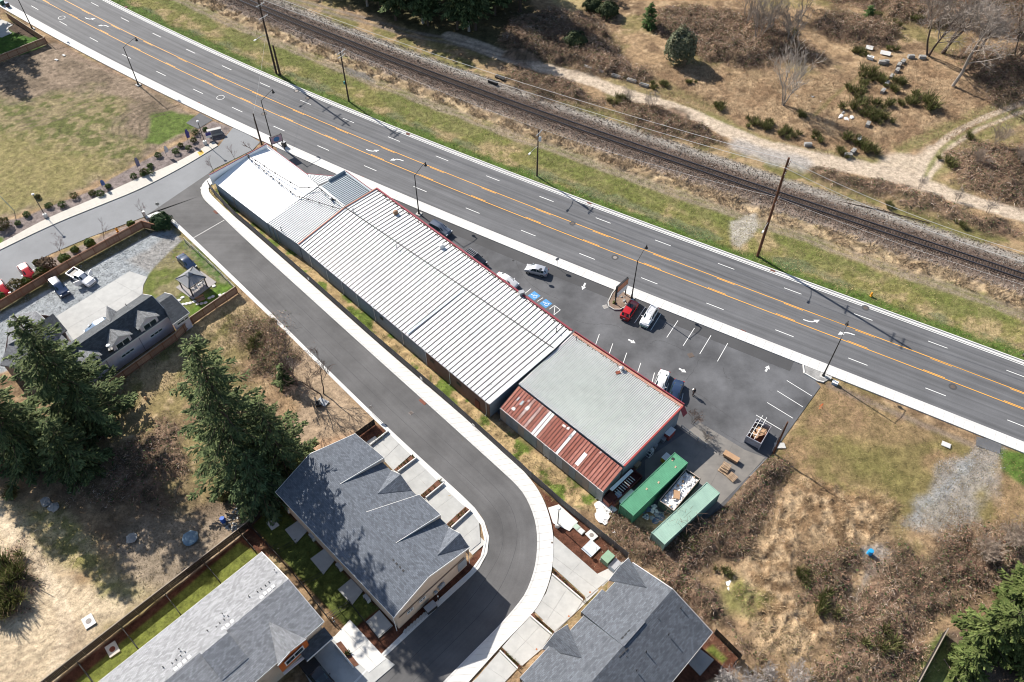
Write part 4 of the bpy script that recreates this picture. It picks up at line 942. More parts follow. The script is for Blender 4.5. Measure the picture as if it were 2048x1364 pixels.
pa, pb = a0.lerp(a1, .70), a1; b.box(((pa.x + pb.x) / 2 + N1.x * .13, (pa.y + pb.y) / 2 + N1.y * .13, 1.72), ((pb - pa).length - .15, .14, 3.5), math.atan2((pb - pa).y, (pb - pa).x)); b.build('wall', M_BRICKW, WH)
def downspout(parent, p, m=M_TRIM):
    b = MB(); b.tube([p + UPZ * -.05, p + UPZ * -.3 + N1 * .14, Vector((p.x, p.y, .25)) + N1 * .14, Vector((p.x, p.y, .12)) - N1 * .15], .055, 6); b.build('downspout', m, parent)
for t in (.06, .16, .25, .335, .43, .58, .70, .815, .985): downspout(WH, a0.lerp(a1, t) - N1 * .10)
for t, zz, ww_ in ((.73, 2.3, .9), (.86, 2.2, 1.0), (.47, 2.4, .7)):
    p = a0.lerp(a1, t) - N1 * .02; b = MB(); b.box((p.x, p.y, zz), (ww_, .06, .5), math.atan2(E1.y, E1.x)); b.build('wall_vent', M_DARK, WH)
p = a0.lerp(a1, .945) - N1 * .02; b = MB(); b.box((p.x, p.y, 1.0), (.95, .08, 2.0), math.atan2(E1.y, E1.x)); b.build('door', mat('rusty_door', (.16, .05, .035), .8), WH)
def on_roof(px, py, z): return P(px, py, z)
def turbine(parent, px, py, z, m):
    c = P(px, py, z); b = MB(); b.lathe(c, [(.30, -.3), (.30, .1), (.42, .2), (.46, .45), (.36, .72), (.12, .85), (.01, .86)], 14); o = b.build('roof_vent', m, parent)
    f = MB()
    for k in range(14): a = k * math.pi / 7; f.bar(c + Vector((.44 * math.cos(a), .44 * math.sin(a), .18)), c + Vector((.30 * math.cos(a + .3), .30 * math.sin(a + .3), .74)), .05, .03)
    f.build('fin', m, o)
turbine(WH, 791.6, 428, 4.55, mat('rusty_vent', (.30, .17, .10), .6, .3, 5)); turbine(WH, 884, 496, 4.5, M_TRIM)
def flue(parent, px, py, z, h=.8, r=.09, m=M_STEEL):
    c = P(px, py, z); b = MB(); b.lathe(c, [(r * 1.8, -.2), (r * 1.8, .05), (r, .06), (r, h), (r * 2, h + .02), (r * 2.2, h + .1), (.01, h + .22)], 10); b.build('flue', m, parent)
flue(WH, 707, 425, 4.9); flue(WH, 794, 499, 4.75); flue(WH, 1113, 663, 4.7, .7, .05, M_DARK)
b = MB(); c = P(1043, 588, 4.5); b.box(c + UPZ * .3, (.9, .7, .6), .4); b.build('roof_unit', M_STEEL, WH)
# moss and rubbish caught along the street eave and blisters on the sheets
b = MB(); bs = MB()
for i in range(130):
    t = (i + random.random()) / 130; p = f0.lerp(f1, t).lerp(r0.lerp(r1, t), random.uniform(.01, .07)); b.ball(p + UPZ * .05, random.uniform(.06, .15), 5, 4, .3, .5)
b.build('leaf_litter', mat('leaf_litter', (.12, .095, .055), .95, .4, 6), WH)
for i in range(70):
    u, v = random.uniform(.35, .98), random.uniform(.05, .6); bs.ball(lerp4(a0, a1, r0, r1, u, v) + UPZ * .04, random.uniform(.05, .12), 5, 4, .3, .35)
bs.build('moss_clump', mat('moss_clump', (.14, .13, .10), .95, .4, 6), WH)
for u in (.605,): 
    b = MB(); b.bar(lerp4(a0, a1, r0, r1, u, .02) + UPZ * .12, lerp4(a0, a1, r0, r1, u + .006, .98) + UPZ * .12, .45, .015); b.build('skylight_strip', mat('translucent_sheet', (.50, .58, .62), .4, .08), WH)
for (x0, x1, y0, y1) in ((a0, a1, r0, r1), (f0, f1, r0, r1)):
    for v_ in (.18, .42, .70):
        b = MB(); b.bar(lerp4(x0, x1, y0, y1, .002, v_) + UPZ * .006, lerp4(x0, x1, y0, y1, .998, v_) + UPZ * .006, .05, .012); b.build('lap_joint', mat('lap_grey', (.42, .42, .415), .6, .2, 2), WH)  # grey strips along the sheet laps
for i in range(26):
    u, v_ = random.uniform(.05, .97), random.uniform(.1, .85); u = (math.floor(u * 60) + .12) / 60; b = MB(); l_ = random.uniform(.05, .22)
    b.slab([lerp4(a0, a1, r0, r1, u + du, v_ + dv) + UPZ * .012 for du, dv in ((0, 0), (.010, .01), (.009, l_), (.001, l_ * .9))], .006); b.build('patch_sheet', random.choice([mat('roof_patch_grey', (.50, .51, .52), .6, .15, 2), mat('roof_patch_grey', (.50, .51, .52)), mat('roof_patch_grey', (.5, .5, .5)), ROOFMIX[2]]), WH)
# ---- white roofed shop and its grey ribbed extension
SHOP = empty('shop_building', P(429, 392), 0, 'low shop building with a blank white roof and false front at the street corner', 'building')
A, F, Ee, D, Cc, R = P(428, 364, 3.5), P(533, 445, 3.5), P(637, 372, 4.5), P(616.5, 354.5, 4.2), P(530, 291, 4.0), P(493, 312, 4.5)
b = MB(); b.slab([A, F, Ee, R], .12); b.slab([R, Ee, D, Cc], .12); b.build('roof', M_MEMB, SHOP)
walls([A, F, Ee, D, Cc, R], SHOP, M_BLOCK)
B1, C1 = P(418, 350, 4.9), P(532, 288, 4.9); b = MB()
m0, m1 = B1.copy(), C1.copy()
b.add([Vector((m0.x, m0.y, 2.6)), Vector((m1.x, m1.y, 2.6)), m1, m0] + [Vector((v.x, v.y, v.z)) + E1 * .22 for v in (Vector((m0.x, m0.y, 2.6)), Vector((m1.x, m1.y, 2.6)), m1, m0)], [(0, 1, 2, 3)[::-1], (4, 5, 6, 7), (0, 1, 5, 4), (1, 2, 6, 5), (2, 3, 7, 6), (3, 0, 4, 7)])
b.build('parapet', M_MEMB, SHOP); b = MB(); b.bar(m0 + E1 * .05 + UPZ * .04, m1 + E1 * .05 + UPZ * .04, .14, .1); b.build('coping', M_MAROON, SHOP)
b = MB(); b.bar(Cc + UPZ * .25 + N1 * .1, D + UPZ * .15 + N1 * .1, .16, .55); b.build('parapet', M_MEMB, SHOP); b = MB(); b.bar(Cc + UPZ * .55 + N1 * .12, D + UPZ * .45 + N1 * .12, .1, .08); b.build('coping', M_MAROON, SHOP)
e0, e1 = F, P(597, 489, 3.5); q0, q1 = P(640, 373, 4.5), P(690, 415, 4.75); g0, g1 = P(690, 345, 4.0), P(743, 384, 4.0)
rib_panels(SHOP, e0, e1, q0, q1, 19, M_ROOFG, .07, .09, M_ROOFB); rib_panels(SHOP, q0, q1, g0, g1, 18, M_ROOFB, .07, .09, mat('galvanised_rib', (.20, .23, .25), .5))
b = MB(); b.bar(q0 + UPZ * .07, q1 + UPZ * .07, .45, .06); b.build('ridge_cap', M_ROOFW, SHOP); walls([e0, e1, q1, g1, g0, q0], SHOP, M_BLOCK)
b = MB(); b.bar(g0 + UPZ * .1, g1 + UPZ * .1, .5, .35); b.bar(g0 + UPZ * .25, q0.lerp(g0, .35) + UPZ * .15, .12, .7); b.build('parapet', M_ROOFB, SHOP); b = MB(); b.bar(g0 + UPZ * .32 + N1 * .2, g1 + UPZ * .32 + N1 * .2, .1, .1); b.build('coping', M_MAROON, SHOP)
h0, h1, h2, h3 = P(617, 356, 3.5), P(637, 370, 3.6), P(676, 353, 3.1), P(614, 347.5, 3.1)
rib_panels(SHOP, h0, h1, h3, h2, 7, M_ROOFG, .06, .08, M_ROOFB); b = MB(); b.bar(h3, h2, .1, .14); b.build('coping', M_MAROON, SHOP)
for k in (.05, .18): downspout(SHOP, e0.lerp(e1, k + .1) - N1 * .1, M_STEEL)
downspout(SHOP, A.lerp(F, .35) - N1 * .1, M_STEEL)
flue(SHOP, 663, 402, 4.5, .7, .12); flue(SHOP, 563, 460, 3.8, .55, .05, M_DARK)
b = MB(); b.box(P(664, 399, 4.7), (.5, .4, .5), .6); b.build('roof_unit', M_DARK, SHOP)
def knotted(name, pts, label, r=.06):
    pts = [p + UPZ * .35 for p in pts]
    w_ = empty(name, pts[0], 0, label, 'cable'); b = MB(); b.tube(pts, r, 5); b.build('line', M_DARK, w_)
    for a, c in zip(pts[:-1], pts[1:]):
        L = (c - a).length; k = max(1, int(L / 4.2))
        for i in range(k): q = MB(); q.ball(a.lerp(c, (i + .5) / k), .17, 6, 5); q.build('knot', M_DARK, w_)
knotted('cable', [P(x, y, 4.75) for x, y in ((493,311),(503,318),(521,329),(538,341),(564,357),(600,378),(637,377))] + [P(652, 390, 4.85), P(690, 416, 5.2)], 'street side knotted cable of two, running from the false front to the ridge')
knotted('cable', [P(492.5,312,4.7), P(504,323.7,4.6), P(521.4,338.3,4.4), P(536.4,350.4,4.25), P(549.6,361,4.2), P(569.5,376.7,4.15), P(595,396,4.1), P(605,397.6,4.15), P(628.8,405,4.3), P(650.8,412,4.5), P(681.6,421,4.85)], 'black cable with knots sagging across the white roof, side road side of the two')
# ---- corrugated shed and its rusted lean-to
SHED = empty('corrugated_shed', P(1207, 1000), 0, 'shed with finely corrugated grey roof, red trim and a rusted lean-to at the container yard', 'shed')
p0, p1, p2, p3 = P(1037, 768, 4.2), P(1248, 933, 4.2), P(1365, 813, 4.9), P(1146, 667, 4.9)
NW_ = 69; V = []; Fc = []
prof = [(0, 0), (.28, 0), (.40, .085), (.72, .085), (.84, 0)]
us_ = [((i + a) / NW_, h) for i in range(NW_) for a, h in prof] + [(1, 0)]
nr = Vector((0, 0, 1)); b = MB()
vs_ = [lerp4(p0, p1, p3, p2, u, v) + nr * h for v in (0, 1) for u, h in us_]; K = len(us_)
b.add(vs_, [(i, i + 1, K + i + 1, K + i) for i in range(K - 1)]); ob = b.build('roof', mat('corrugated_grey', (.56, .545, .53), .6, .12, .8, rgb2=(.46, .45, .44)), SHED)
walls([p0, p1, p2, p3], SHED, M_BLOCK, drop=.1)
b = MB(); b.bar(p1 + UPZ * .05, p2 + UPZ * .05, .26, .22); b.build('verge_trim', M_REDT, SHED)
b = MB(); b.bar(p3 + UPZ * .03, p2 + UPZ * .03, .45, .1); b.build('eave_flashing', M_SALM, SHED)
b = MB(); b.bar(p3 + N1 * .38, p2 + N1 * .38, .16, .6); b.build('fascia', M_MAROON, SHED)
b = MB(); a = p2 + N1 * .4; b.slab([a, a - N1 * .9, a + E1 * .75 - N1 * .8 - UPZ * 1.5, a + E1 * .75 + N1 * .2 - UPZ * 1.5], .1); b.build('awning', M_MAROON, SHED)
b = MB()
for i in range(90):
    t = random.random(); b.ball(p3.lerp(p2, t).lerp(p0.lerp(p1, t), random.uniform(.012, .035)) + UPZ * .07, random.uniform(.05, .13), 5, 4, .3, .5)
b.build('leaf_litter', MATS['leaf_litter'], SHED)
l0, l1, l2, l3 = P(1000, 815, 3.0), P(1207, 984, 3.0), P(1246, 937, 3.85), P(1037, 772, 3.85)
def lsp(i):
    if i in (12, 13, 21): return M_ROOFW
    if i < 10: return random.choice([M_RUSTR, M_RUSTR2, M_PATCHR, M_RUSTR])
    return random.choice([M_RUSTR, M_RUSTR, M_RUSTR2])
rib_panels(SHED, l0, l1, l3, l2, 38, M_RUSTR, .06, .07, mat('rust_dark_rib', (.10, .03, .022), .8, .3, 3), special=lsp)
b = MB(); b.slab([lerp4(l0, l1, l3, l2, u, v) + UPZ * .08 for u, v in ((.715, .12), (.745, .12), (.745, .62), (.715, .62))], .02); b.build('patch_sheet', M_ROOFW, SHED)
for u, v, su, sv in ((.06, .55, .012, .16), (.10, .5, .02, .2), (.155, .5, .03, .16), (.075, .2, .03, .12), (.13, .75, .02, .1), (.46, .85, .03, .08), (.50, .86, .02, .1), (.30, .9, .02, .08), (.55, .7, .02, .12), (.80, .9, .015, .1)):
    b = MB(); b.slab([lerp4(l0, l1, l3, l2, u + i * su, v + j * sv) + UPZ * .07 for i, j in ((0, 0), (1, .1), (.9, 1), (.1, .9))], .015); b.build('patch_sheet', random.choice([M_ROOFB, M_ROOFW, M_PATCHR]), SHED)
walls([l0, l1, l2, l3], SHED, M_SHEET)
for i in range(16):
    p = l0.lerp(l1, (i + .5) / 16) + N1 * -.03; b = MB(); L_ = (l1 - l0).length / 16
    b.box((p.x, p.y, 1.45), (L_ - .04, .04, 2.8), math.atan2(E1.y, E1.x)); b.build('wall_sheet', random.choice([M_SHEET, M_SHEET, mat('sheet_wall_pale', (.31, .35, .37), .6, .25, 1), mat('sheet_wall_rusty', (.26, .21, .17), .7, .4, 1.2, rgb2=(.20, .22, .23))]), SHED)
for t in (.005, .46, .50, .955): downspout(SHED, l0.lerp(l1, t) - N1 * .12)
b = MB(); b.bar(l0 - UPZ * .06, l1 - UPZ * .06, .12, .1); b.build('gutter', M_TRIM, SHED)
flue(SHED, 1153, 681, 4.85, .8, .06, M_DARK); flue(SHED, 1243, 740, 4.85, .5, .16, M_STEEL)
b = MB(); b.box(P(1236, 745, 4.95), (.7, .5, .12), .3); b.build('patch_sheet', M_RUST, SHED)
# ---- townhouses
M_SH_C = shingle('shingle_blue_grey', (.128, .142, .165)); M_SH_D = shingle('shingle_mid_grey', (.275, .28, .29)); M_SH_E = shingle('shingle_dark_grey', (.115, .125, .142)); M_SH_A = shingle('shingle_charcoal', (.085, .092, .10))
M_BEIGE = siding('beige_siding', (.70, .55, .42)); M_LAV = siding('grey_lilac_siding', (.72, .65, .68), .15); M_ORANGE = siding('orange_siding', (.62, .15, .025)); M_PINKB = siding('taupe_siding', (.33, .27, .255), .15)
def gable_roof(parent, ms, e0, e1, r0, r1, f0, f1, th=.22, wall=None, inset=.45):
    """two slopes e->r (back) and r->f (front)"""
    b = MB(); b.slab([e0, e1, r1, r0], th); b.build('roof', ms, parent); b = MB(); b.slab([r0, r1, f1, f0], th); b.build('roof', ms, parent)
    if wall: return walls([e0, e1, r1, f1, f0, r0], parent, wall, drop=th + .02, inset=inset)
def fascia(parent, pts, m=M_TRIM, w_=.06, h=.24):
    b = MB()
    for a, c in zip(pts[:-1], pts[1:]): b.bar(Vector(a) - UPZ * .12, Vector(c) - UPZ * .12, w_, h)
    b.build('fascia', m, parent)
def cross_gable(parent, apex, pk, lf, rt, ms, wallm=None, trim=True, lift=.03):
    """small gable: ridge from apex (on the main slope) to the peak pk, eave ends lf and rt"""
    up = UPZ * lift; b = MB()
    nrm = (Vector(pk) - Vector(apex)).cross(Vector(lf) - Vector(apex))
    for tri in ((apex, lf, pk), (apex, pk, rt)):
        b.slab([Vector(p) + up for p in tri], .18)
    o = b.build('gable_roof', ms, parent)
    fascia(parent, [Vector(lf) + up, Vector(pk) + up, Vector(rt) + up], M_TRIM, .06, .2)
    if wallm:
        back = (Vector(apex) - Vector(pk)); back.z = 0; back = back.normalized() * .06
        a, c, d = Vector(lf) + back, Vector(pk) + back, Vector(rt) + back; b = MB()
        b.poly([Vector((a.x, a.y, min(lf.z, rt.z) - 2.6)), Vector((d.x, d.y, min(lf.z, rt.z) - 2.6)), d - UPZ * .1, c - UPZ * .1, a - UPZ * .1]); return b.build('gable_wall', wallm, parent)
def on_plane(px, py, a, b_, c, lift=.03):
    """the spot on a roof plane that shows at a picture point"""
    n = (Vector(b_) - Vector(a)).cross(Vector(c) - Vector(a)); o = Vector((0, 0, CAM_H)); d = P(px, py, 0) - o
    return o + d * ((Vector(a) - o).dot(n) / d.dot(n)) + UPZ * lift
def gable_on(parent, pl, apex, pk, lf, rt, ms, wallm=None):
    A = on_plane(*apex, *pl); K = P(pk[0], pk[1], A.z - .12); L_, R_ = on_plane(*lf, *pl), on_plane(*rt, *pl); z = min(L_.z, R_.z); L_, R_ = P(*lf, z), P(*rt, z)
    cross_gable(parent, A, K, L_, R_, ms, wallm, lift=.05); return A, K, L_, R_
# C: middle townhouse row
TC = empty('townhouse_row', P(790, 1258), 0, 'townhouse row with blue grey shingles under tree shadow and a beige end wall', 'house')
z5 = 5.5; ce0, ce1 = P(551, 984, z5), P(787.5, 1234.7, z5); cr0, cr1 = P(620, 907, 7.6), P(857, 1154, 7.6); cf0, cf1 = P(708, 869, z5), P(940, 1094, z5)
gable_roof(TC, M_SH_C, ce0, ce1, cr0, cr1, cf0, cf1, wall=M_BEIGE)
fascia(TC, [ce0, ce1]); fascia(TC, [ce1, cr1, cf1]); fascia(TC, [ce0, cr0, cf0])
CU = (ce1 - ce0).normalized(); CV = (cf0 - ce0); CV.z = 0; CV = CV.normalized()
def raised(parent, back0, back1, fr0, fr1, ms, h=.55, th=.2):
    """shed roof that starts flush on the main slope and ends h above it, with its cheek walls"""
    b = MB(); t = [Vector(back0) + UPZ * .03, Vector(back1) + UPZ * .03, Vector(fr1) + UPZ * h, Vector(fr0) + UPZ * h]
    b.slab(t, th); b.build('raised_roof', ms, parent); fascia(parent, [t[3], t[2]]); fascia(parent, [t[1], t[2]]); fascia(parent, [t[0], t[3]])
    b = MB(); b.add([t[1] - UPZ * .1, t[2] - UPZ * .1, t[2] - UPZ * 1.2, t[1] - UPZ * .3], [(0, 1, 2, 3)]); b.build('cheek_wall', M_BEIGE, parent)
f_ = lambda t, v: lerp4(cr0, cr1, cf0, cf1, t, v)
raised(TC, f_(.002, .0), f_(.27, .0), P(710, 867, 6.3) - UPZ * .95, P(768, 915, 6.3) - UPZ * .95, M_SH_C, .95)
raised(TC, f_(.50, .0), f_(.745, .0), P(838, 989, 6.3) - UPZ * .95, P(881, 1029, 6.3) - UPZ * .95, M_SH_C, .95)
PC = (cr0, cr1, cf0); gable_on(TC, PC, (755, 988), (801, 949), (783, 941), (824, 981), M_SH_C, M_BEIGE); gable_on(TC, PC, (875, 1111), (920, 1067), (897, 1055), (938, 1094), M_SH_C, M_BEIGE)
M_VENT = mat('roof_vent_black', (.03, .03, .032), .7)
def vents(parent, pts, z, size, m=M_VENT, h=.18):
    for x, y in pts:
        b = MB(); b.box(P(x, y, z) + UPZ * .12, (size, size, h), math.radians(-45)); b.build('roof_vent', m, parent)
def pipes(parent, pts, z, h=.35):
    for x, y in pts:
        b = MB(); b.tube([P(x, y, z), P(x, y, z) + UPZ * h], .06, 8); b.build('vent_pipe', M_DARK, parent)
Z_ = lambda v: z5 + 2.1 * v
vents(TC, [(659,936),(664,942),(669,947.5)], 7.0, .35); vents(TC, [(743,1046),(749,1052),(756,1058),(770,1052),(776,1058),(783,1064)], 7.1, .3); vents(TC, [(802,1108),(808,1114),(815,1121),(820,1127),(788,1121),(794,1128),(801,1135),(807,1142)], 6.9, .3)
pipes(TC, [(668,1005),(690,1003),(702,1003),(742,1073),(747,1079),(805,1119),(825,1167),(832,1175)], 6.6)
# end wall features
ew0, ew1 = P(787.5, 1234.7, z5), P(940, 1094, z5); EW = (ew1 - ew0); EWn = Vector((EW.y, -EW.x, 0)).normalized()
if EWn.dot(E1) < 0: EWn = -EWn
def on_end(t, z, out=0.0): p = ew0.lerp(ew1, t); return Vector((p.x, p.y, z)) + EWn * (out - .40)
rz_e = math.atan2(EW.y, EW.x)
def window(parent, c, w_, h, rz, n=2, fr=M_TRIM, name='window', depth=.07):
    b = MB(); M_ = Matrix.Rotation(rz, 3, 'Z'); c = Vector(c)
    for dx, dz, sx, sz in ((0, h / 2, w_ + .2, .14), (0, -h / 2, w_ + .2, .14), (-w_ / 2, 0, .14, h - .14), (w_ / 2, 0, .14, h - .14)): b.box(c + M_ @ Vector((dx, 0, dz)), (sx, depth, sz), rz)
    for i in range(1, n): b.box(c + M_ @ Vector((-w_ / 2 + w_ * i / n, 0, 0)), (.10, depth, h - .14), rz)
    o = b.build(name, fr, parent); g = MB(); g.box(c, (w_ - .09, depth * .4, h - .09), rz); g.build('pane', M_GLASS, o); return o
window(TC, on_end(.20, 2.3, .06), .9, .5, rz_e, 2); window(TC, on_end(.36, 2.3, .06), .9, .5, rz_e, 2)
b = MB(); b.box(on_end(.5, 3.1, .03), (11.2, .05, .18), rz_e); b.build('belt_trim', mat('brown_trim', (.20, .14, .105), .7), TC)
b = MB(); b.box(on_end(.90, 1.6, .05), (1.5, .06, 2.1), rz_e); b.build('side_door', mat('grey_door', (.30, .32, .34), .5), TC)
for t, z, s_ in ((.585, 1.4, (.55, .25, .8)), (.62, 1.5, (.5, .22, .95)), (.52, 1.2, (.45, .3, .5))):
    b = MB(); b.box(on_end(t, z, .2), s_, rz_e); b.build('meter_box', M_PLASTIC, TC)
for c_ in (ew0.lerp(ew1, .005), ew0.lerp(ew1, .995)):
    b = MB(); p = c_ + EWn * -.1; b.tube([p - UPZ * .2, p - UPZ * .6 - EWn * .25, Vector((p.x, p.y, .2)) - EWn * .25], .05, 6); b.build('downspout', M_TRIM, TC)
# garage doors under the street eave
for t in (.13, .38, .63, .88):
    p = cf0.lerp(cf1, t); b = MB(); n_ = Vector((-CU.y, CU.x, 0)); n_ = n_ if n_.dot(CV) > 0 else -n_
    b.box(Vector((p.x, p.y, 1.2)) - n_ * .42, (4.2, .12, 2.3), math.atan2(CU.y, CU.x)); b.build('garage_door', M_WHITE, TC)
# D: lower left townhouse row
TD = empty('townhouse_row', P(530, 1130), 0, 'townhouse row with light grey back slope and an orange gable at the lower left', 'house')
de0 = P(523.4, 1103.4, z5); dv = (P(150, 1400, z5) - de0); de1 = P(200, 1361, z5); de1 = de0 + (de1 - de0) * 1.35
dr0 = P(577, 1158, 7.7); dd_ = (de1 - de0).normalized(); Ld = (de1 - de0).length
dr1 = dr0 + dd_ * Ld; df0 = P(648, 1242.6, z5); df1 = df0 + dd_ * Ld
gable_roof(TD, M_SH_D, de0, de1, dr0, dr1, df0, df1, wall=M_BEIGE); fascia(TD, [de0, de1]); fascia(TD, [de0, dr0, df0]); fascia(TD, [df0, df1])
# the middle units step their ridge
st0, st1 = P(454, 1263, 7.7), P(402, 1308, 7.7); nD = (df0 - de0); nD.z = 0; nD = nD.normalized()
tt0 = (st0 - dr0).dot(dd_); tt1 = (st1 - dr0).dot(dd_)
b = MB(); q0_, q1_ = dr0 + dd_ * tt0, dr0 + dd_ * tt1; slp = (df0 - dr0).length
dn = (df0 - dr0).normalized(); bn = (de0 - dr0).normalized()
b.slab([q0_ + UPZ * .25 + nD * .45, q1_ + UPZ * .25 + nD * .45, q1_ + bn * 2.6 + UPZ * .04, q0_ + bn * 2.6 + UPZ * .04], .14); b.slab([q0_ + UPZ * .25 + nD * .45, q1_ + UPZ * .25 + nD * .45, q1_ + dn * 4.2 + UPZ * .05, q0_ + dn * 4.2 + UPZ * .05], .14); b.build('raised_roof', M_SH_D, TD)
PD = (dr0, dr1, df0); A_, K_, L_, R_ = gable_on(TD, PD, (538, 1244), (581, 1302), (556, 1331), (612, 1278), M_SH_D, M_ORANGE)
mid = (L_ + R_) / 2; gn = Vector((K_.x - A_.x, K_.y - A_.y, 0)).normalized(); gq = K_ - gn * .06
window(TD, Vector((mid.x, mid.y, L_.z - .55)) + gn * ((gq - mid).dot(gn) + .05), 2.6, 1.0, math.atan2((R_ - L_).y, (R_ - L_).x), 2)
a, c = L_, R_; b = MB(); b.bar(Vector((a.x, a.y, L_.z - 2.6)) + gn * ((gq - a).dot(gn) + .1), Vector((c.x, c.y, L_.z - 2.6)) + gn * ((gq - c).dot(gn) + .1), .3, .16); b.build('belt_trim', M_TRIM, TD)
for u0_, u1_ in ((.2, 4.2), (9.6, 14.5)):
    a, c = df0 + dd_ * u0_, df0 + dd_ * u1_; b = MB(); n3_ = nD
    b.slab([Vector((a.x, a.y, 3.5)) + n3_ * -.3, Vector((c.x, c.y, 3.5)) + n3_ * -.3, Vector((c.x, c.y, 2.9)) + n3_ * 1.3, Vector((a.x, a.y, 2.9)) + n3_ * 1.3], .16); b.build('porch_roof', M_SH_A, TD)
    fascia(TD, [Vector((a.x, a.y, 2.95)) + n3_ * 1.33, Vector((c.x, c.y, 2.95)) + n3_ * 1.33], M_TRIM, .08, .22)
    b = MB(); b.box(Vector(((a.x + c.x) / 2, (a.y + c.y) / 2, 4.9)) + n3_ * -.2, ((c - a).length, .1, .75), math.atan2(dd_.y, dd_.x)); b.build('belt_trim', M_BEIGE, TD)
VW = mat('roof_vent_white', (.72, .72, .70), .6)
vents(TD, [(524,1195),(531,1187.5),(539,1181),(547,1174),(447.5,1258),(456,1251),(465,1243.5),(429,1288),(437,1281),(445,1274),(352,1338),(360.5,1331),(369.5,1323),(379,1315)], 7.45, .42, VW, .12)
pipes(TD, [(515,1184),(522.5,1178),(531,1171.5),(538.5,1165),(433,1254),(440,1247),(448.5,1239.5),(456.5,1232.5),(445,1228),(415,1261.5),(345,1327),(353,1320),(362,1312),(371,1304.5),(358.5,1298.5),(326.5,1334.5),(498,1193),(549,1140.5)], 7.1, .3)
# E: lower right townhouse row
TE = empty('townhouse_row', P(1266, 1140), 0, 'townhouse row with dark grey shingles and two front gables at the lower right', 'house')
ee0 = P(1425.4, 1264.6, z5); er0 = P(1345.7, 1178, 7.9); ef0 = P(1266, 1125, z5)
ed = (P(1344.6, 1364, z5) - ee0).normalized(); Le = 22.0
ee1, er1, ef1 = ee0 + ed * Le, er0 + ed * Le, ef0 + ed * Le
gable_roof(TE, M_SH_E, ee0, ee1, er0, er1, ef0, ef1, wall=M_BEIGE); fascia(TE, [ee0, ee1]); fascia(TE, [ee0, er0, ef0]); fascia(TE, [ef0, ef1])
g_ = lambda t, v: lerp4(er0, er1, ef0, ef1, t / Le, v)
nE = (ef0 - er0); nE.z = 0; nE = nE.normalized()
PE = (er0, er1, ef0); gable_on(TE, PE, (1293, 1175.6), (1240, 1131), (1217, 1161), (1257, 1116), M_SH_E, M_BEIGE); gable_on(TE, PE, (1163, 1316), (1108, 1267), (1084, 1298), (1135, 1249), M_SH_E, M_BEIGE)
def raisedE(bk0, bk1, t0, t1):
    a, c = g_(t0, -.02) + UPZ * .05, g_(t1, -.02) + UPZ * .05; d_, e_ = g_(t1, 1.08) + UPZ * .42, g_(t0, 1.08) + UPZ * .42
    b = MB(); b.slab([a, c, d_, e_], .2); b.build('raised_roof', M_SH_E, TE); fascia(TE, [d_, e_])
    b = MB(); b.add([c - UPZ * .1, d_ - UPZ * .1, d_ - UPZ * 1.2, c - UPZ * .5], [(0, 1, 2, 3)]); b.add([a - UPZ * .1, e_ - UPZ * .1, e_ - UPZ * 1.2, a - UPZ * .5], [(3, 2, 1, 0)]); b.build('cheek_wall', M_DARK, TE)
def ee_pt(t, v): return lerp4(er0, er1, ee0, ee1, t / Le, v) + UPZ * .03
raisedE(None, None, 5.6, 9.6); raisedE(None, None, 15.2, 20.5)
vents(TE, [(1303,1231),(1309,1225),(1315.5,1219),(1321.5,1212.5),(1246,1278),(1252.5,1271.5),(1259,1264.5),(1238,1311),(1244,1305),(1251,1298)], 7.55, .42); vents(TE, [(1317,1257),(1323.5,1250),(1330,1243),(1337,1236),(1253,1329),(1260.5,1322),(1266,1316),(1272,1308)], 6.9, .28)
pipes(TE, [(1317,1242),(1361,1218),(1337,1270),(1252.5,1316),(1292,1305),(1273,1342)], 7.0, .6)
for t in (2.6, 8.0, 13.0, 18.0):
    p = g_(t, .94); b = MB(); b.box((p.x, p.y, 1.2), (4.3, .12, 2.3), math.atan2(ed.y, ed.x)); b.build('garage_door', M_WHITE, TE)
# A: grey house with three dormers
HA = empty('dormer_house', P(350, 660), 0, 'long grey lilac house with three dormers behind the cedar fence', 'house')
zA = 3.7; aw0, aw1 = P(338, 632, zA), P(175, 745, zA); au = (aw1 - aw0).normalized(); an = Vector((-au.y, au.x, 0))
if an.dot(E1) < 0: an = -an
ar0 = P(304, 591, 6.6); ar1 = ar0 + au * ((P(110, 722, 6.6) - ar0).length); ab0 = P(285.5, 588, 4.6); ab1 = ab0 + au * (ar1 - ar0).length
Lh = (ar1 - ar0).length; aw0 = P(340, 629.5, zA); aw1 = aw0 + au * Lh
gable_roof(HA, M_SH_A, ab0, ab1, ar0, ar1, aw0, aw1, .2); b = MB(); 
walls([ab0, ab1, ar1, aw1, aw0, ar0], HA, M_LAV, drop=.22, inset=.25); fascia(HA, [aw0, aw1]); fascia(HA, [ar0, aw0]); fascia(HA, [ab0, ar0])
wr0, wr1 = P(343.7, 588.7, 5.2), P(319, 605.5, 5.2); wf0, wf1 = P(379, 625, 3.4), P(345, 649, 3.4); wb0, wb1 = P(329, 585, 4.2), P(311, 597, 4.2)
gable_roof(HA, M_SH_A, wb0, wb1, wr0, wr1, wf0, wf1, .2); walls([wb0, wb1, wr1, wf1, wf0, wr0], HA, M_LAV, drop=.22, inset=.3); fascia(HA, [wf0, wf1]); fascia(HA, [wb0, wr0, wf0])
wallo = -.22; rz_a = math.atan2(au.y, au.x)
def wall_pt(t, z, o=0.0): p = aw0 + au * t; return Vector((p.x, p.y, z)) + an * (wallo + o)
M_SH_DM = shingle('shingle_dormer', (.20, .205, .21), .7, 1.3)
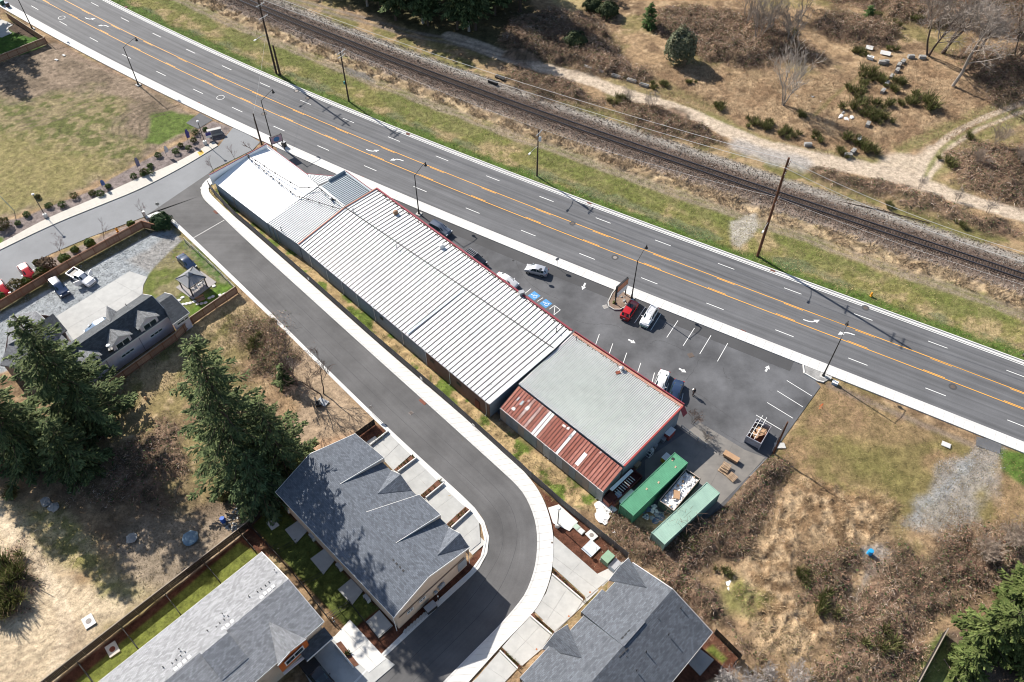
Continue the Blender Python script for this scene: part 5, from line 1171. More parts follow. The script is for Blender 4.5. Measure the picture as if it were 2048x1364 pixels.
for k, (bx, by, px_, py_) in enumerate(((275.4, 620.7, 296.5, 638.4), (221.4, 659.5, 241.7, 676.4), (160, 701.7, 180, 719.4))):
    apx = P(bx, by, 6.35); pk_ = P(px_, py_, 6.15); t = (pk_ - aw0).dot(au); ctr = aw0 + au * t
    pk_ = Vector((ctr.x, ctr.y, 6.2)) + an * (-.10); apx = Vector((ctr.x, ctr.y, 6.2)) - an * 4.3
    lf = pk_ + au * 2.0; rt = pk_ - au * 2.0; lf.z = rt.z = 4.95
    b = MB(); hip = Vector((ctr.x, ctr.y, 6.2)) - an * 2.6
    for s_ in (1, -1):
        eb = (pk_ - an * 3.0) + au * 2.0 * s_; eb.z = 4.95
        b.slab([apx, pk_, pk_ + au * 2.0 * s_ - UPZ * 1.25, eb], .14)
    b.build('dormer_roof', M_SH_DM, HA); fascia(HA, [lf, pk_, rt], M_TRIM, .07, .18)
    w0, w1 = wall_pt(t + 1.6, 3.4, .02), wall_pt(t - 1.6, 3.4, .02); b = MB()
    b.poly([Vector((w0.x, w0.y, 0)), Vector((w1.x, w1.y, 0)), Vector((w1.x, w1.y, 5.0)), Vector((ctr.x, ctr.y, 6.0)) + an * (wallo + .02), Vector((w0.x, w0.y, 5.0))]); b.build('dormer_wall', M_LAV, HA)
    for w_ in (w0, w1):
        b = MB(); b.quad(Vector((w_.x, w_.y, 3.4)), Vector((w_.x, w_.y, 5.0)), Vector((w_.x, w_.y, 5.0)) - an * 2.4, Vector((w_.x, w_.y, 3.4)) - an * 2.4); b.build('cheek_wall', M_LAV, HA)
    window(HA, wall_pt(t - .1, 4.15, .06), 2.3, 1.35, rz_a, 2)
for t, w_ in ((3.2, 2.3), (8.6, 2.3), (13.9, 2.3), (19.3, 1.3)): window(HA, wall_pt(t, 1.95, .05), w_, .5, rz_a, 3 if w_ > 2 else 2)
for t in (6.0, 12.0, 17.5):
    b = MB(); p = wall_pt(t, 0, .06); b.tube([Vector((p.x, p.y, zA - .1)), Vector((p.x, p.y, .2))], .045, 6); b.build('downspout', mat('lilac_pipe', (.30, .28, .31), .6), HA)
c0 = P(371, 632, 2.6); window(HA, wf0.lerp(wf1, .45) - UPZ * .9 + (-an) * .24, 2.2, .5, rz_a, 3)
# front gable on the far slope
apf = ar0 + au * ((P(235, 655, 6.4) - ar0).dot(au)); pkf = apf - an * 3.6 - UPZ * .4; apf = apf - an * .6 - UPZ * .3
lf = pkf + au * 2.2; rt = pkf - au * 2.2; lf.z = rt.z = 4.9
cross_gable(HA, apf, P(213.5, 612, 5.9), P(212.5, 637, 4.7), P(240, 627, 4.7), M_SH_DM, M_LAV)
pipes(HA, [(253,611.5),(222,641)], 5.4, .5)
b = MB(); b.ball(P(216, 691, 6.0), .35, 10, 6, 0, .4); b.tube([P(216, 691, 5.9), P(221, 699, 5.0)], .05, 6); b.build('satellite_dish', M_WHITE, HA)
b = MB(); b.box(P(222, 700, 5.0), (.7, .5, .5), .5); b.build('roof_vent', M_DARK, HA)
# B: neighbour further left, half under the big conifer
HB = empty('hip_roof_house', P(60, 690), 0, 'smaller grey shingled house with a dark gable left of the dormer house', 'house')
M_SH_B = shingle('shingle_pale_grey', (.19, .195, .205))
br0, br1 = P(72, 622, 6.2), P(15, 640, 6.2)
k0, k1, k2 = P(106, 627, 4.0), P(135, 660, 4.0), P(143, 687, 3.6)
b = MB(); b.slab([P(18, 632, 4.2), P(72, 622, 5.6), P(90, 638, 5.6), P(60, 665, 6.2), P(15, 690, 5.0)], .2); b.build('roof', M_SH_B, HB)
b = MB(); b.slab([P(106, 627, 5.2), P(134, 660, 3.6), P(122, 668, 4.0), P(68, 664, 6.0), P(65, 655, 6.3)], .2); b.build('roof', M_SH_A, HB)
b = MB(); b.slab([P(68, 664, 6.0), P(123, 669, 4.0), P(143, 687, 3.6), P(84, 704, 3.6), P(55, 690, 4.6)], .2); b.build('roof', M_SH_B, HB)
b = MB(); b.slab([P(15, 690, 5.0), P(60, 665, 6.1), P(55, 690, 4.6), P(84, 704, 3.6), P(60, 740, 3.6), P(0, 730, 3.6)], .2); b.build('roof', M_SH_B, HB)
walls([P(18, 634, 3.8), P(72, 624, 3.8), P(106, 629, 3.8), P(134, 662, 3.4), P(143, 687, 3.4), P(84, 704, 3.4), P(60, 740, 3.4), P(0, 730, 3.4)], HB, M_PINKB, inset=.3); fascia(HB, [P(143, 687, 3.6), P(84, 704, 3.6)]); fascia(HB, [P(72, 622, 5.6), P(90, 638, 5.6)])
p, q = P(137, 692, 2.4), P(90, 705, 2.4); window(HB, p.lerp(q, .7), 1.5, 1.0, math.atan2((q - p).y, (q - p).x), 2)
# gazebo
GZ = empty('gazebo', P(385, 580), 0, 'square gazebo with a grey hipped metal roof on a concrete patio', 'gazebo')
gl, gb, gr_, gt = P(351, 557.4, 2.45), P(377.5, 577.4, 2.45), P(411.5, 554, 2.45), P(385.7, 532.8, 2.45); gc = (gl + gb + gr_ + gt) / 4; gap = Vector((gc.x, gc.y, 3.75))
M_GZ = mat('gazebo_metal', (.215, .225, .24), .45, .12, 1.5)
ring_ = [gl, gb, gr_, gt]
for i in range(4):
    a, c = ring_[i], ring_[(i + 1) % 4]; top = gap - UPZ * .25
    for k in range(7):
        u0, u1 = k / 7, (k + 1) / 7 - .012; b = MB(); t_ = .06
        ta, tb = a.lerp(top, .82), c.lerp(top, .82)
        b.slab([a.lerp(c, u0), a.lerp(c, u1), ta.lerp(tb, u1), ta.lerp(tb, u0)], .03); b.build('roof_panel', M_GZ, GZ)
    b = MB(); b.bar(a + UPZ * .03, a.lerp(top, .84) + UPZ * .03, .1, .06); b.build('hip_bar', M_DARK, GZ)
    b = MB(); b.bar(a - UPZ * .06, c - UPZ * .06, .1, .16); b.build('beam', M_DARK, GZ)
    pi_ = a.lerp(Vector((gc.x, gc.y, a.z)), .16); b = MB(); b.box((pi_.x, pi_.y, 1.22), (.18, .18, 2.4), math.radians(45)); b.build('post', M_DARK, GZ)
b = MB(); k_ = [a.lerp(gap - UPZ * .05, .70) + UPZ * .12 for a in ring_]
for i in range(4): b.add([k_[i], k_[(i + 1) % 4], gap + UPZ * .1], [(0, 1, 2)])
b.build('cupola_roof', M_GZ, GZ)
# ------------------------------------------------------------------ fences
M_CED = wood('cedar_boards', (.22, .125, .085), (.40, .25, .17)); M_CEDR = mat('cedar_post', (.22, .095, .05), .85, .3, 3); M_GREYF = wood('grey_boards', (.075, .072, .072), (.125, .118, .115)); M_DKF = wood('dark_boards', (.012, .011, .010), (.026, .023, .021))
M_BLK = mat('black_metal', (.015, .015, .016), .55, .2, 3)
def board_fence(name, label, pts, h, m, pm, gap=2.4, bw=.14, z0=0.0, cat='fence', rail_side=1, cap=None):
    pts = [Vector(p) for p in pts]; t = empty(name, (pts[0].x, pts[0].y, 0), 0, label, cat)
    for a, c in zip(pts[:-1], pts[1:]):
        L = (c - a).length; n = max(1, round(L / gap)); u = (c - a).normalized(); nr = Vector((-u.y, u.x, 0)); rz = math.atan2(u.y, u.x)
        for i in range(n):
            p, q = a.lerp(c, i / n), a.lerp(c, (i + 1) / n); l = (q - p).length; k = max(1, int((l - .12) / bw)); b = MB()
            for j in range(k):
                s = .06 + (l - .12) * (j + .5) / k; hh = h + random.uniform(-.015, .015)
                b.box(p + u * s + UPZ * (z0 + .05 + hh / 2) + nr * random.uniform(-.006, .006), ((l - .12) / k - .012, .022, hh - .05), rz)
            b.build('fence_panel', m, t)
            b = MB(); b.bar(p + nr * .04 * rail_side + UPZ * (z0 + .35), q + nr * .04 * rail_side + UPZ * (z0 + .35), .04, .09); b.bar(p + nr * .04 * rail_side + UPZ * (z0 + h - .3), q + nr * .04 * rail_side + UPZ * (z0 + h - .3), .04, .09)
            b.build('rail', pm, t)
            if cap: b = MB(); b.bar(p + UPZ * (z0 + h + .03), q + UPZ * (z0 + h + .03), .13, .035); b.build('cap_board', cap, t)
            b = MB(); b.box(p + nr * .05 * rail_side + UPZ * (z0 + h / 2 - .1), (.1, .1, h + .2), rz); b.build('post', pm, t)
        b = MB(); b.box(c + UPZ * (z0 + h / 2 - .1), (.1, .1, h + .2), rz); b.build('post', pm, t)
    return t
board_fence('board_fence', 'cedar board fence with orange posts between the gravel lot and the shrub strip', PP([(-70,662),(0,621),(141,536.5),(289,456),(315,463)]), 1.8, M_CED, M_CEDR, cap=M_CEDR, rail_side=-1)
board_fence('board_fence', 'cedar board fence behind the dormer house and round the gazebo lawn', PP([(476,587),(387,648),(355,681),(198,795),(8,935),(-50,978)]), 1.8, M_CED, M_CEDR, cap=mat('cap_pale', (.34, .27, .2), .85))
board_fence('board_fence', 'weathered board fence round the shaded yard at the top left', PP([(17,37),(55,62),(95,88),(0,126),(-60,148)]), 1.7, M_CED, M_CEDR, cap=mat('cap_pale', (.34, .27, .2), .85))
board_fence('grey_fence', 'long grey board fence between the pavement and the warehouse', [p + N1 * .12 for p in PP([(418,376),(428,390),(447,411),(470,435),(500,460),(616,562),(747.5,680),(885,798),(1000,902),(1060,957),(1122,1012),(1253,1118)])], 1.75, M_GREYF, mat('grey_post', (.10, .098, .095), .8), 2.4, .3)
board_fence('board_fence', 'dark board fence along the bare dirt lot behind the lower left townhouses', PP([(556,998),(499,1056),(60,1398)]), 1.7, M_DKF, mat('dark_post', (.05, .04, .035), .85), 2.4, .14, cap=mat('cap_tan', (.30, .25, .20), .85))
board_fence('board_fence', 'dark board fence at the foot of the green conifer in the lower right corner', PP([(1886,1266),(1824,1380)]), 1.7, M_DKF, mat('dark_post', (.05, .04, .035), .85), 2.4, .14, cap=mat('cap_tan', (.30, .25, .20), .85))
board_fence('board_fence', 'short dark fence beside the bark bed at the top of the middle townhouses', PP([(714,876),(750,850)]), 1.5, M_DKF, mat('dark_post', (.05, .04, .035), .85))
board_fence('board_fence', 'dark fence at the back right of the lower right townhouses', PP([(1428,1268),(1478,1318),(1466,1332)]), 1.7, M_DKF, mat('dark_post', (.05, .04, .035), .85))
for i, (a, c) in enumerate((((482,1071),(514,1108)), ((411,1130),(442,1167)), ((332,1191),(363,1231)), ((247,1259),(279,1300)), ((161,1330),(190,1368)))):
    board_fence('divider_fence', ['black yard divider nearest the corner of the dark fence, behind the lower left townhouses', 'second black yard divider from the upper corner of the lower left yards', 'middle one of the five black yard dividers at the lower left', 'black yard divider next to the round lidded slab, upper side', 'lowest of the black yard dividers at the lower left'][i], PP([a, c]), 1.4, M_DKF, M_BLK, 1.9, .14)['group'] = 'yard dividers behind the townhouses'
def metal_fence(label, pts, h=1.2, gap=2.2, name='metal_fence', m=M_BLK, step=.16):
    t = empty(name, (pts[0].x, pts[0].y, 0), 0, label, 'fence')
    for a, c in zip(pts[:-1], pts[1:]):
        n = max(1, round((c - a).length / gap))
        for i in range(n):
            p, q = a.lerp(c, i / n), a.lerp(c, (i + 1) / n); b = MB()
            for z in (.15, h - .05): b.bar(p + UPZ * z, q + UPZ * z, .035, .045)
            k = int((q - p).length / step)
            for j in range(1, k): s = p.lerp(q, j / k); b.bar(s + UPZ * .12, s + UPZ * (h - .02), .02, .02)
            b.build('fence_panel', m, t); b = MB(); b.box(p + UPZ * h / 2, (.07, .07, h + .1)); b.build('post', m, t)
    return t
metal_fence('long black metal fence between the two townhouse back yards', PP([(499,1052),(580,1140),(658,1240)]))
metal_fence('black metal fence and gate closing the yard below the middle townhouses', PP([(662,1241),(700,1207),(758,1281),(786,1258)]))
for a, c, l in (((540,1104),(560,1094),'black metal fence stub at the second patio of the middle townhouses'),((607,1172),(648,1150),'black metal divider between the second and third patio of the middle townhouses'),((560,1105),(596,1085),'black metal divider between the first and second patio of the middle townhouses'),((655,1235),(704,1210),'black metal divider between the third and fourth patio of the middle townhouses')): metal_fence(l, PP([a, c]))
# split rail fence by the gazebo
def rail_fence(label, pts, h=1.1, gap=2.3, m=None, nr=2, name='rail_fence', r=.06):
    t = empty(name, (pts[0].x, pts[0].y, 0), 0, label, 'fence'); n = max(1, round((pts[-1] - pts[0]).length / gap)); pts = resample(pts, n)
    for p in pts: b = MB(); b.box(p + UPZ * h / 2, (.12, .12, h + .12), .8); b.build('post', m, t)
    for p, q in zip(pts[:-1], pts[1:]):
        for k in range(nr): z = h - .08 - k * h * .45; b = MB(); b.bar(p + UPZ * z, q + UPZ * z, r, .12); b.build('rail', m, t)
    return t
rail_fence('pale two rail fence between the gazebo lawn and the side road', PP([(371,485),(400,511),(435,543),(473,582)]), m=mat('pale_rail', (.50, .45, .38), .85, .15, 3), nr=2)
rail_fence('white pipe guard rail at the sunken ramp beside the red trimmed shed', PP([(1362,858),(1411,895)]), 1.0, 1.8, M_STEEL, 2, 'guard_rail', .04)
rail_fence('low timber edging strip at the lower right corner', PP([(1888,1320),(1920,1368)]), .2, 3.0, mat('edging', (.30, .22, .17), .9), 1, 'garden_edging', .05)
rail_fence('low pipe rail at the yard edge just below the grey skip', PP([(1498,955),(1527,925)]), .5, 3.0, M_STEEL, 1, 'guard_rail', .05)
# planter walls between the drives
M_BARK = mat('bark_mulch', (.125, .055, .033), .95, .6, 8, .04, 10)
def planter(pts, wallpts, label):
    c = P(*pts[0]); t = empty('planter_bed', (c.x, c.y, 0), 0, label, 'planter'); b = MB(); b.prism(PP(pts), .0, .13); b.build('mulch', M_BARK, t)
    q = PP(wallpts); b = MB(); b.bar(q[0] + UPZ * .22, q[1] + UPZ * .22, .16, .5); b.build('kerb_wall', M_WALK, t)
    b = MB(); p0_, p2_ = P(*pts[0]), P(*pts[1])
    for k in range(16):
        s = p0_.lerp(p2_, random.random()); s2 = P(*pts[3]).lerp(P(*pts[2]), random.random()); s = s.lerp(P(*pts[3]) + (s - p0_), .5)
        for j in range(10): d = Vector((random.gauss(0, .14), random.gauss(0, .14), random.uniform(.12, .4))); b.add([s + UPZ * .13, s + UPZ * .13 + d, s + UPZ * .13 + d + Vector((.06, .05, .0))], [(0, 1, 2)])
    b.build('planting', M_LEAFY, t)
M_LEAFY = mat('low_planting', (.10, .115, .03), .9, .5, 5)
planter([(788,940),(824,911),(831,915.5),(796,944)], [(796,945.5),(834,917)], 'walled bark bed between the first and second drive of the middle townhouses')
planter([(838,994),(877,960),(884,966),(851,996)], [(852,997.5),(888,968)], 'walled bark bed between the second and third drive of the middle townhouses')
planter([(893,1049),(931,1014),(939,1020),(901,1055)], [(903,1057),(941,1022)], 'narrow bark bed with a low wall beside the drive nearest the road bend')
planter([(741,889),(775,862),(778,865),(744,892)], [(741,892),(777,864)], 'thin bark strip at the uppermost drive of the middle townhouses')
planter([(1106,1138),(1171,1197),(1166,1201),(1105,1148)], [(1104,1150),(1165,1202)], 'bark bed between the upper two drives of the lower right townhouses')
planter([(1066,1226),(1109,1264),(1104,1268),(1060,1231)], [(1060,1233),(1103,1270)], 'bark bed between the second and third drive of the lower right townhouses')
planter([(1003,1296),(1042,1332),(1036,1337),(999,1301)], [(1000,1303),(1035,1338)], 'bark bed between the lower two drives of the lower right townhouses')
planter([(672,1288),(682,1283),(718,1330),(709,1334)], [(670,1290),(707,1336)], 'bark bed beside the drive with the dark car')
for a, c, l in (((740,886),(775,858),'x'),): pass
# ------------------------------------------------------------------ vehicles
KINDS = dict(
 sedan=[(-.5,.60,.52,0),(-.475,.93,.78,0),(-.33,1.0,.88,0),(-.17,1.40,.92,1),(-.02,1.45,.93,1),(.10,1.40,.92,1),(.27,.98,.88,0),(.43,.86,.76,0),(.485,.68,.58,0),(.5,.5,.45,0)],
 hatch=[(-.5,.62,.55,0),(-.485,.98,.85,0),(-.46,1.05,.95,0),(-.36,1.42,.98,1),(-.05,1.50,.97,1),(.10,1.45,.95,1),(.29,1.02,.9,0),(.43,.9,.8,0),(.485,.7,.6,0),(.5,.52,.46,0)],
 suv=[(-.5,.70,.6,0),(-.49,1.05,.95,0),(-.465,1.12,1.05,0),(-.40,1.64,1.08,1),(-.05,1.70,1.08,1),(.09,1.64,1.06,1),(.24,1.15,1.02,0),(.43,1.04,.92,0),(.488,.8,.7,0),(.5,.58,.5,0)],
 pickup=[(-.5,.62,.6,0),(-.49,.72,.7,0),(-.13,.74,.72,0),(-.12,1.1,1.0,0),(-.095,1.70,1.08,1),(.02,1.74,1.08,1),(.11,1.68,1.06,1),(.22,1.16,1.03,0),(.44,1.06,.95,0),(.49,.8,.7,0),(.5,.6,.5,0)])
M_TAIL = mat('tail_light_red', (.35, .015, .012), .3, .1, 3); M_HEAD = mat('head_light', (.65, .67, .68), .15, .05, 3); M_RIM = mat('alloy_rim', (.35, .36, .37), .35, .1, 4, metal=.7)
def car(name, kind, L, W, m, px, py, front_px, label, cat='car', rack=False, tarp=False, bumper=None, sunroof=False, doors=False):
    A, Bf = P(px, py, .5), P(*front_px, .5); a = math.atan2((Bf - A).y, (Bf - A).x)
    t = empty(name, (A.x, A.y, .015), a, label, cat)
    st = KINDS[kind]; b = MB(); b.sm = True; rows = []
    for xf, zt, zb, cab in st:
        e = 1 - max(0, abs(xf) - .40) * 1.6; w_ = W / 2 * e
        if cab: r = [(0, zt + .015), (w_ * .70, zt - .035), (w_ * .93, zb), (w_, zb - .22), (w_ * .985, .42), (w_ * .90, .24), (0, .22)]
        else: r = [(0, zt), (w_ * .80, zt - .03), (w_ * .95, min(zb, zt - .06)), (w_, min(zb, zt - .06) * .72 + .05), (w_ * .985, .40), (w_ * .90, .24), (0, .22)]
        rows.append((xf * L, r))
    K = 7; vs = []
    for x, r in rows: vs += [(x, y, z) for y, z in r] + [(x, -y, z) for y, z in r[1:-1]]
    n = 12; idx = lambda i, j: i * n + j
    loop = [0, 1, 2, 3, 4, 5, 6, 11, 10, 9, 8, 7]; fs = []
    for i in range(len(rows) - 1):
        for j in range(12): p, q = loop[j], loop[(j + 1) % 12]; fs.append((idx(i, p), idx(i, q), idx(i + 1, q), idx(i + 1, p)))
    fs += [tuple(loop[::-1]), tuple(idx(len(rows) - 1, j) for j in loop)]
    b.add(vs, fs); o = b.build('body', m, t, local=True, sharp=32); 
    import bmesh
    bm = bmesh.new(); bm.from_mesh(o.data); bmesh.ops.recalc_face_normals(bm, faces=bm.faces); bm.to_mesh(o.data); bm.free()
    V = [Vector(v) for v in vs]
    def pane(nm, q, ins=.09, out=.012, mm=M_CARGLASS):
        q = [Vector(v) for v in q]; c = sum(q, Vector()) / 4; nn = (q[1] - q[0]).cross(q[3] - q[0]).normalized()
        if nn.dot(c - Vector((c.x * .6, 0, .6))) < 0: nn = -nn
        q = [v.lerp(c, ins) + nn * out for v in q]; g = MB(); g.add(q, [(0, 1, 2, 3)]); ob = g.build(nm, mm, t, local=True)
        if ob.data.polygons[0].normal.dot(nn) < 0: ob.data.flip_normals()
    cabs = [i for i, s in enumerate(st) if s[3]]; c0, c1 = cabs[0], cabs[-1]
    pane('windscreen', [V[idx(c1, 1)], V[idx(c1, 7)], V[idx(c1 + 1, 7)], V[idx(c1 + 1, 1)]], .10)
    pane('rear_window', [V[idx(c0, 1)], V[idx(c0, 7)], V[idx(c0 - 1, 7)], V[idx(c0 - 1, 1)]], .12)
    for i in range(c0, c1):
        for p, q in ((1, 2), (7, 8)): pane('side_window', [V[idx(i, p)], V[idx(i + 1, p)], V[idx(i + 1, q)], V[idx(i, q)]], .08)
    for p, q in ((1, 2), (7, 8)):
        pane('side_window', [V[idx(c1, p)], V[idx(c1, p)].lerp(V[idx(c1 + 1, q)], .6), V[idx(c1, q)].lerp(V[idx(c1 + 1, q)], .6), V[idx(c1, q)]], .12)
    R = .36 if kind in ('suv', 'pickup') else .32
    for sx in (-.31, .31):
        for sy in (-1, 1):
            w_ = MB(); Mx = Matrix.Rotation(math.pi / 2, 3, 'X'); q = MB(); q.lathe((0, 0, 0), [(R * .6, -.11), (R * .95, -.11), (R, -.06), (R, .06), (R * .95, .11), (R * .6, .11)], 16)
            w_.add([Mx @ Vector(v) + Vector((sx * L, sy * (W / 2 - .09), R)) for v in q.v], q.f); wo = w_.build('wheel', M_RUBBER, t, local=True)
            r_ = MB(); q = MB(); q.lathe((0, 0, 0), [(R * .62, -.115), (R * .1, -.10), (R * .1, .10), (R * .62, .115)], 12); r_.add([Mx @ Vector(v) + Vector((sx * L, sy * (W / 2 - .088), R)) for v in q.v], q.f); r_.build('rim', M_RIM, wo, local=True)
    zf = .68 if kind in ('sedan', 'hatch') else .82
    for sy in (-1, 1):
        g = MB(); g.box((L * .472, sy * W * .36, zf), (.16, .34, .14)); g.build('headlight', M_HEAD, t, local=True)
        g = MB(); g.box((-L * .485, sy * W * .38, zf + .08), (.12, .28, .16)); g.build('tail_light', M_TAIL, t, local=True)
        x = st[c1 + 1][0] * L - .25; g = MB(); g.box((x, sy * (W / 2 + .09), st[c1][2] + .04), (.12, .18, .12)); g.build('wing_mirror', m, t, local=True)
    g = MB(); g.box((L * .497, 0, .42), (.06, W * .78, .16)); g.build('bumper', bumper or M_DARK, t, local=True); g = MB(); g.box((-L * .497, 0, .45), (.06, W * .78, .16)); g.build('bumper', M_DARK if kind != 'hatch' else m, t, local=True)
    g = MB(); g.box((-L * .502, 0, .62), (.03, .42, .13)); g.build('licence_plate', M_WHITE, t, local=True)
    zr = max(s[1] for s in st)
    if kind == 'pickup':
        for sy in (-1, 1): g = MB(); g.box((-.305 * L, sy * (W / 2 - .06), .86), (.37 * L, .10, .42)); g.build('bed_side', m, t, local=True)
        g = MB(); g.box((-.49 * L, 0, .86), (.07, W - .2, .42)); g.build('tailgate', m, t, local=True)
        g = MB(); g.box((-.305 * L, 0, .76), (.35 * L, W - .26, .03)); g.build('bed_liner', M_DARK, t, local=True)
        if tarp: g = MB(); g.box((-.305 * L, 0, 1.08), (.37 * L, W - .06, .03)); g.build('bed_cover', M_DARK, t, local=True)
    if rack:
        for sy in (-1, 1): g = MB(); g.bar((-.36 * L, sy * W * .33, zr + .07), (.06 * L, sy * W * .33, zr + .07), .05, .06); g.build('roof_rail', M_STEEL, t, local=True)
        for k in range(6): x = -.34 * L + k * .075 * L; g = MB(); g.bar((x, -W * .36, zr + .11), (x, W * .36, zr + .11), .05, .03); g.build('roof_bar', M_STEEL, t, local=True)
    if sunroof: g = MB(); g.box((.02 * L, 0, zr + .012), (.75, W * .5, .02)); g.build('sunroof', M_CARGLASS, t, local=True)
    if doors:
        for sy in (-1, 1):
            M_ = Matrix.Rotation(sy * math.radians(-62), 3, 'Z'); c = Vector((.19 * L, sy * W / 2, .85)); g = MB(); g.box(c + M_ @ Vector((-.5, sy * .02, 0)), (1.0, .07, 1.0), M=M_); g.build('open_door', m, t, local=True)
    return t
PW, PS, PR, PB, PG, PBL, PDG = paint('white_car_paint', (.74, .74, .74)), paint('silver_paint', (.46, .47, .50), .3, .35), paint('red_paint', (.40, .012, .016)), paint('black_paint', (.012, .014, .018), .2), paint('grey_paint', (.13, .15, .19), .25, .3), paint('blue_paint', (.022, .04, .085), .22), paint('pale_blue_paint', (.15, .22, .32), .28, .3)
car('parked_car', 'suv', 4.7, 1.9, PG, 880, 459, (897,468), 'blue grey estate car with roof bars parked by the maroon edge of the warehouse', rack=False)
car('parked_car', 'suv', 4.9, 1.95, PB, 949, 519, (970,533), 'black car half hidden under the warehouse eave, shaded roof bars', rack=True)
car('parked_car', 'sedan', 4.6, 1.8, PW, 1013, 562, (1030,572), 'white car mostly hidden by the warehouse eave near the blue stalls')
car('parked_car', 'hatch', 4.1, 1.75, PS, 1073, 541, (1053,536), 'silver hatchback standing alone near the pavement in the parking lot')
car('parked_car', 'suv', 4.5, 1.85, PR, 1259, 621, (1272,601), 'bright red car with a dark sunroof parked beside the planter island', sunroof=True)
car('parked_car', 'suv', 4.6, 1.8, PW, 1298, 634, (1286,653), 'white estate car with a roof rack and a green front bumper', rack=True, bumper=mat('green_bumper', (.02, .28, .12), .4))
car('parked_car', 'sedan', 4.7, 1.85, PW, 1322, 765, (1314,786), 'white saloon parked nose in at the corrugated shed')
car('parked_car', 'sedan', 4.7, 1.85, PBL, 1351, 785, (1344,806), 'dark blue saloon parked between the white saloon and the standing person')
car('parked_car', 'hatch', 4.2, 1.8, PR, 54, 544, (64,557), 'red car with a sunlit bonnet nosed up to the shrubs at the left')
car('parked_car', 'hatch', 4.2, 1.8, PR, 4, 578, (14,592), 'red car cut by the left edge of the picture')
car('parked_car', 'suv', 4.9, 1.9, PBL, 119, 576, (133,592), 'dark blue people carrier with a bright roof on the gravel lot')
car('pickup_truck', 'pickup', 5.6, 1.95, PW, 163, 556, (187,569), 'white pickup truck with open doors on the gravel lot', 'pickup', doors=True)
car('parked_car', 'sedan', 4.6, 1.8, PBL, 373.5, 525, (390,541), 'dark saloon parked on the grass beside the gazebo')
car('parked_car', 'hatch', 4.2, 1.75, PDG, 196, 655, (184,662), 'pale blue car half hidden behind the dormer house roof')
car('pickup_truck', 'pickup', 5.6, 2.0, PB, 637, 1352, (655,1374), 'black pickup truck with a covered bed on the lower left drive', 'pickup', tarp=True)
# ------------------------------------------------------------------ the yard: containers, bins, pallets
def container(name, c4, h, m, label, cat, open_top=False, wave=True, m_in=None):
    """corrugated steel box from its four top corners"""
    a, b_, c, d = [P(x, y, h) for x, y in c4]
    o = (a + b_ + c + d) / 4; u = (b_ - a).normalized(); L = ((b_ - a).length + (c - d).length) / 2; v = Vector((-u.y, u.x, 0)); W = ((d - a).length + (c - b_).length) / 2
    t = empty(name, (o.x, o.y, 0), math.atan2(u.y, u.x), label, cat)
    def corr(n, P0, du, dz, out, nm, flip=False):
        prof = [(0, 0), (.3, 0), (.45, -.036), (.8, -.036), (.95, 0)]; us = [(i + q, hh) for i in range(n) for q, hh in prof] + [(n, 0)]
        vs = [P0 + du * (x / n) + out * hh for x, hh in us]; k = len(vs); vs += [p + dz for p in vs]
        g = MB(); g.add(vs, [(i, i + 1, k + i + 1, k + i) for i in range(k - 1)]); return g.build(nm, m, t, local=True)
    n = int(L / .28); x0, y0 = L / 2, W / 2; zb = .16
    for s in (1, -1): corr(n, Vector((-x0, s * (y0 - .01), zb)), Vector((L, 0, 0)), Vector((0, 0, h - zb - .08)), Vector((0, s, 0)), 'side_wall')
    for s in (1, -1): corr(int(W / .28), Vector((s * (x0 - .01), -y0, zb)), Vector((0, W, 0)), Vector((0, 0, h - zb - .08)), Vector((s, 0, 0)), 'end_wall')
    if not open_top: corr(n, Vector((-x0, -y0 + .05, h - .03)), Vector((L, 0, 0)), Vector((0, W - .1, 0)), Vector((0, 0, 1)), 'roof')
    else: g = MB(); g.box((0, 0, .3), (L - .1, W - .1, .05)); g.build('floor', m_in or m, t, local=True)
    for s in (1, -1):
        g = MB(); g.box((0, s * y0, h - .05), (L + .02, .09, .12)); g.build('top_rail', m, t, local=True); g = MB(); g.box((0, s * y0, .12), (L, .09, .16)); g.build('bottom_rail', m, t, local=True)
        g = MB(); g.box((s * x0, 0, h - .05), (.09, W, .12)); g.build('top_rail', m, t, local=True)
        for q in (1, -1): g = MB(); g.box((s * x0, q * y0, h / 2), (.14, .14, h)); g.build('corner_post', m, t, local=True)
    return t, L, W
M_GRN = mat('green_container', (.085, .27, .155), .6, .16, .7, rgb2=(.06, .20, .115)); M_SEA = mat('faded_green_container', (.26, .38, .31), .75, .2, .6, rgb2=(.19, .29, .24)); M_DGR = mat('dark_green_steel', (.05, .075, .065), .6, .3, 1.5)
gc_, Lg, Wg = container('shipping_container', [(1241,1009),(1349,906),(1374,923.5),(1268,1032)], 2.6, M_GRN, 'bright green shipping container in the yard behind the shed', 'container')
for x, y in ((-1.5, .2), (.5, -.3), (4.8, .6), (4.2, -.4)): g = MB(); g.box((x, y, 2.592), (.35, .22, .008), .3); g.build('patch', mat('patch_pale', (.45, .33, .22), .8), gc_, local=True)
g = MB(); g.box((5.0, .7, 2.594), (.45, .4, .01)); g.build('hatch', M_DARK, gc_, local=True)
container('shipping_container', [(1301,1068),(1414,965),(1438,985),(1333,1086)], 2.5, M_SEA, 'faded green container half overgrown by brambles', 'container')
bn, Lb, Wb = container('skip_container', [(1319.5,1000),(1372,938),(1400,956),(1347.7,1022)], 1.9, M_DGR, 'open topped skip heaped with white rubbish between the two green containers', 'skip', True)
M_TRASH = mat('white_rubbish', (.78, .77, .75), .85, .08, 3); M_CARD = mat('cardboard', (.42, .26, .15), .9, .2, 2); M_TRB = mat('blue_rubbish', (.30, .38, .48), .8, .3, 3)
rim = [g for g in kids(bn) if g.name.startswith('top_rail')]
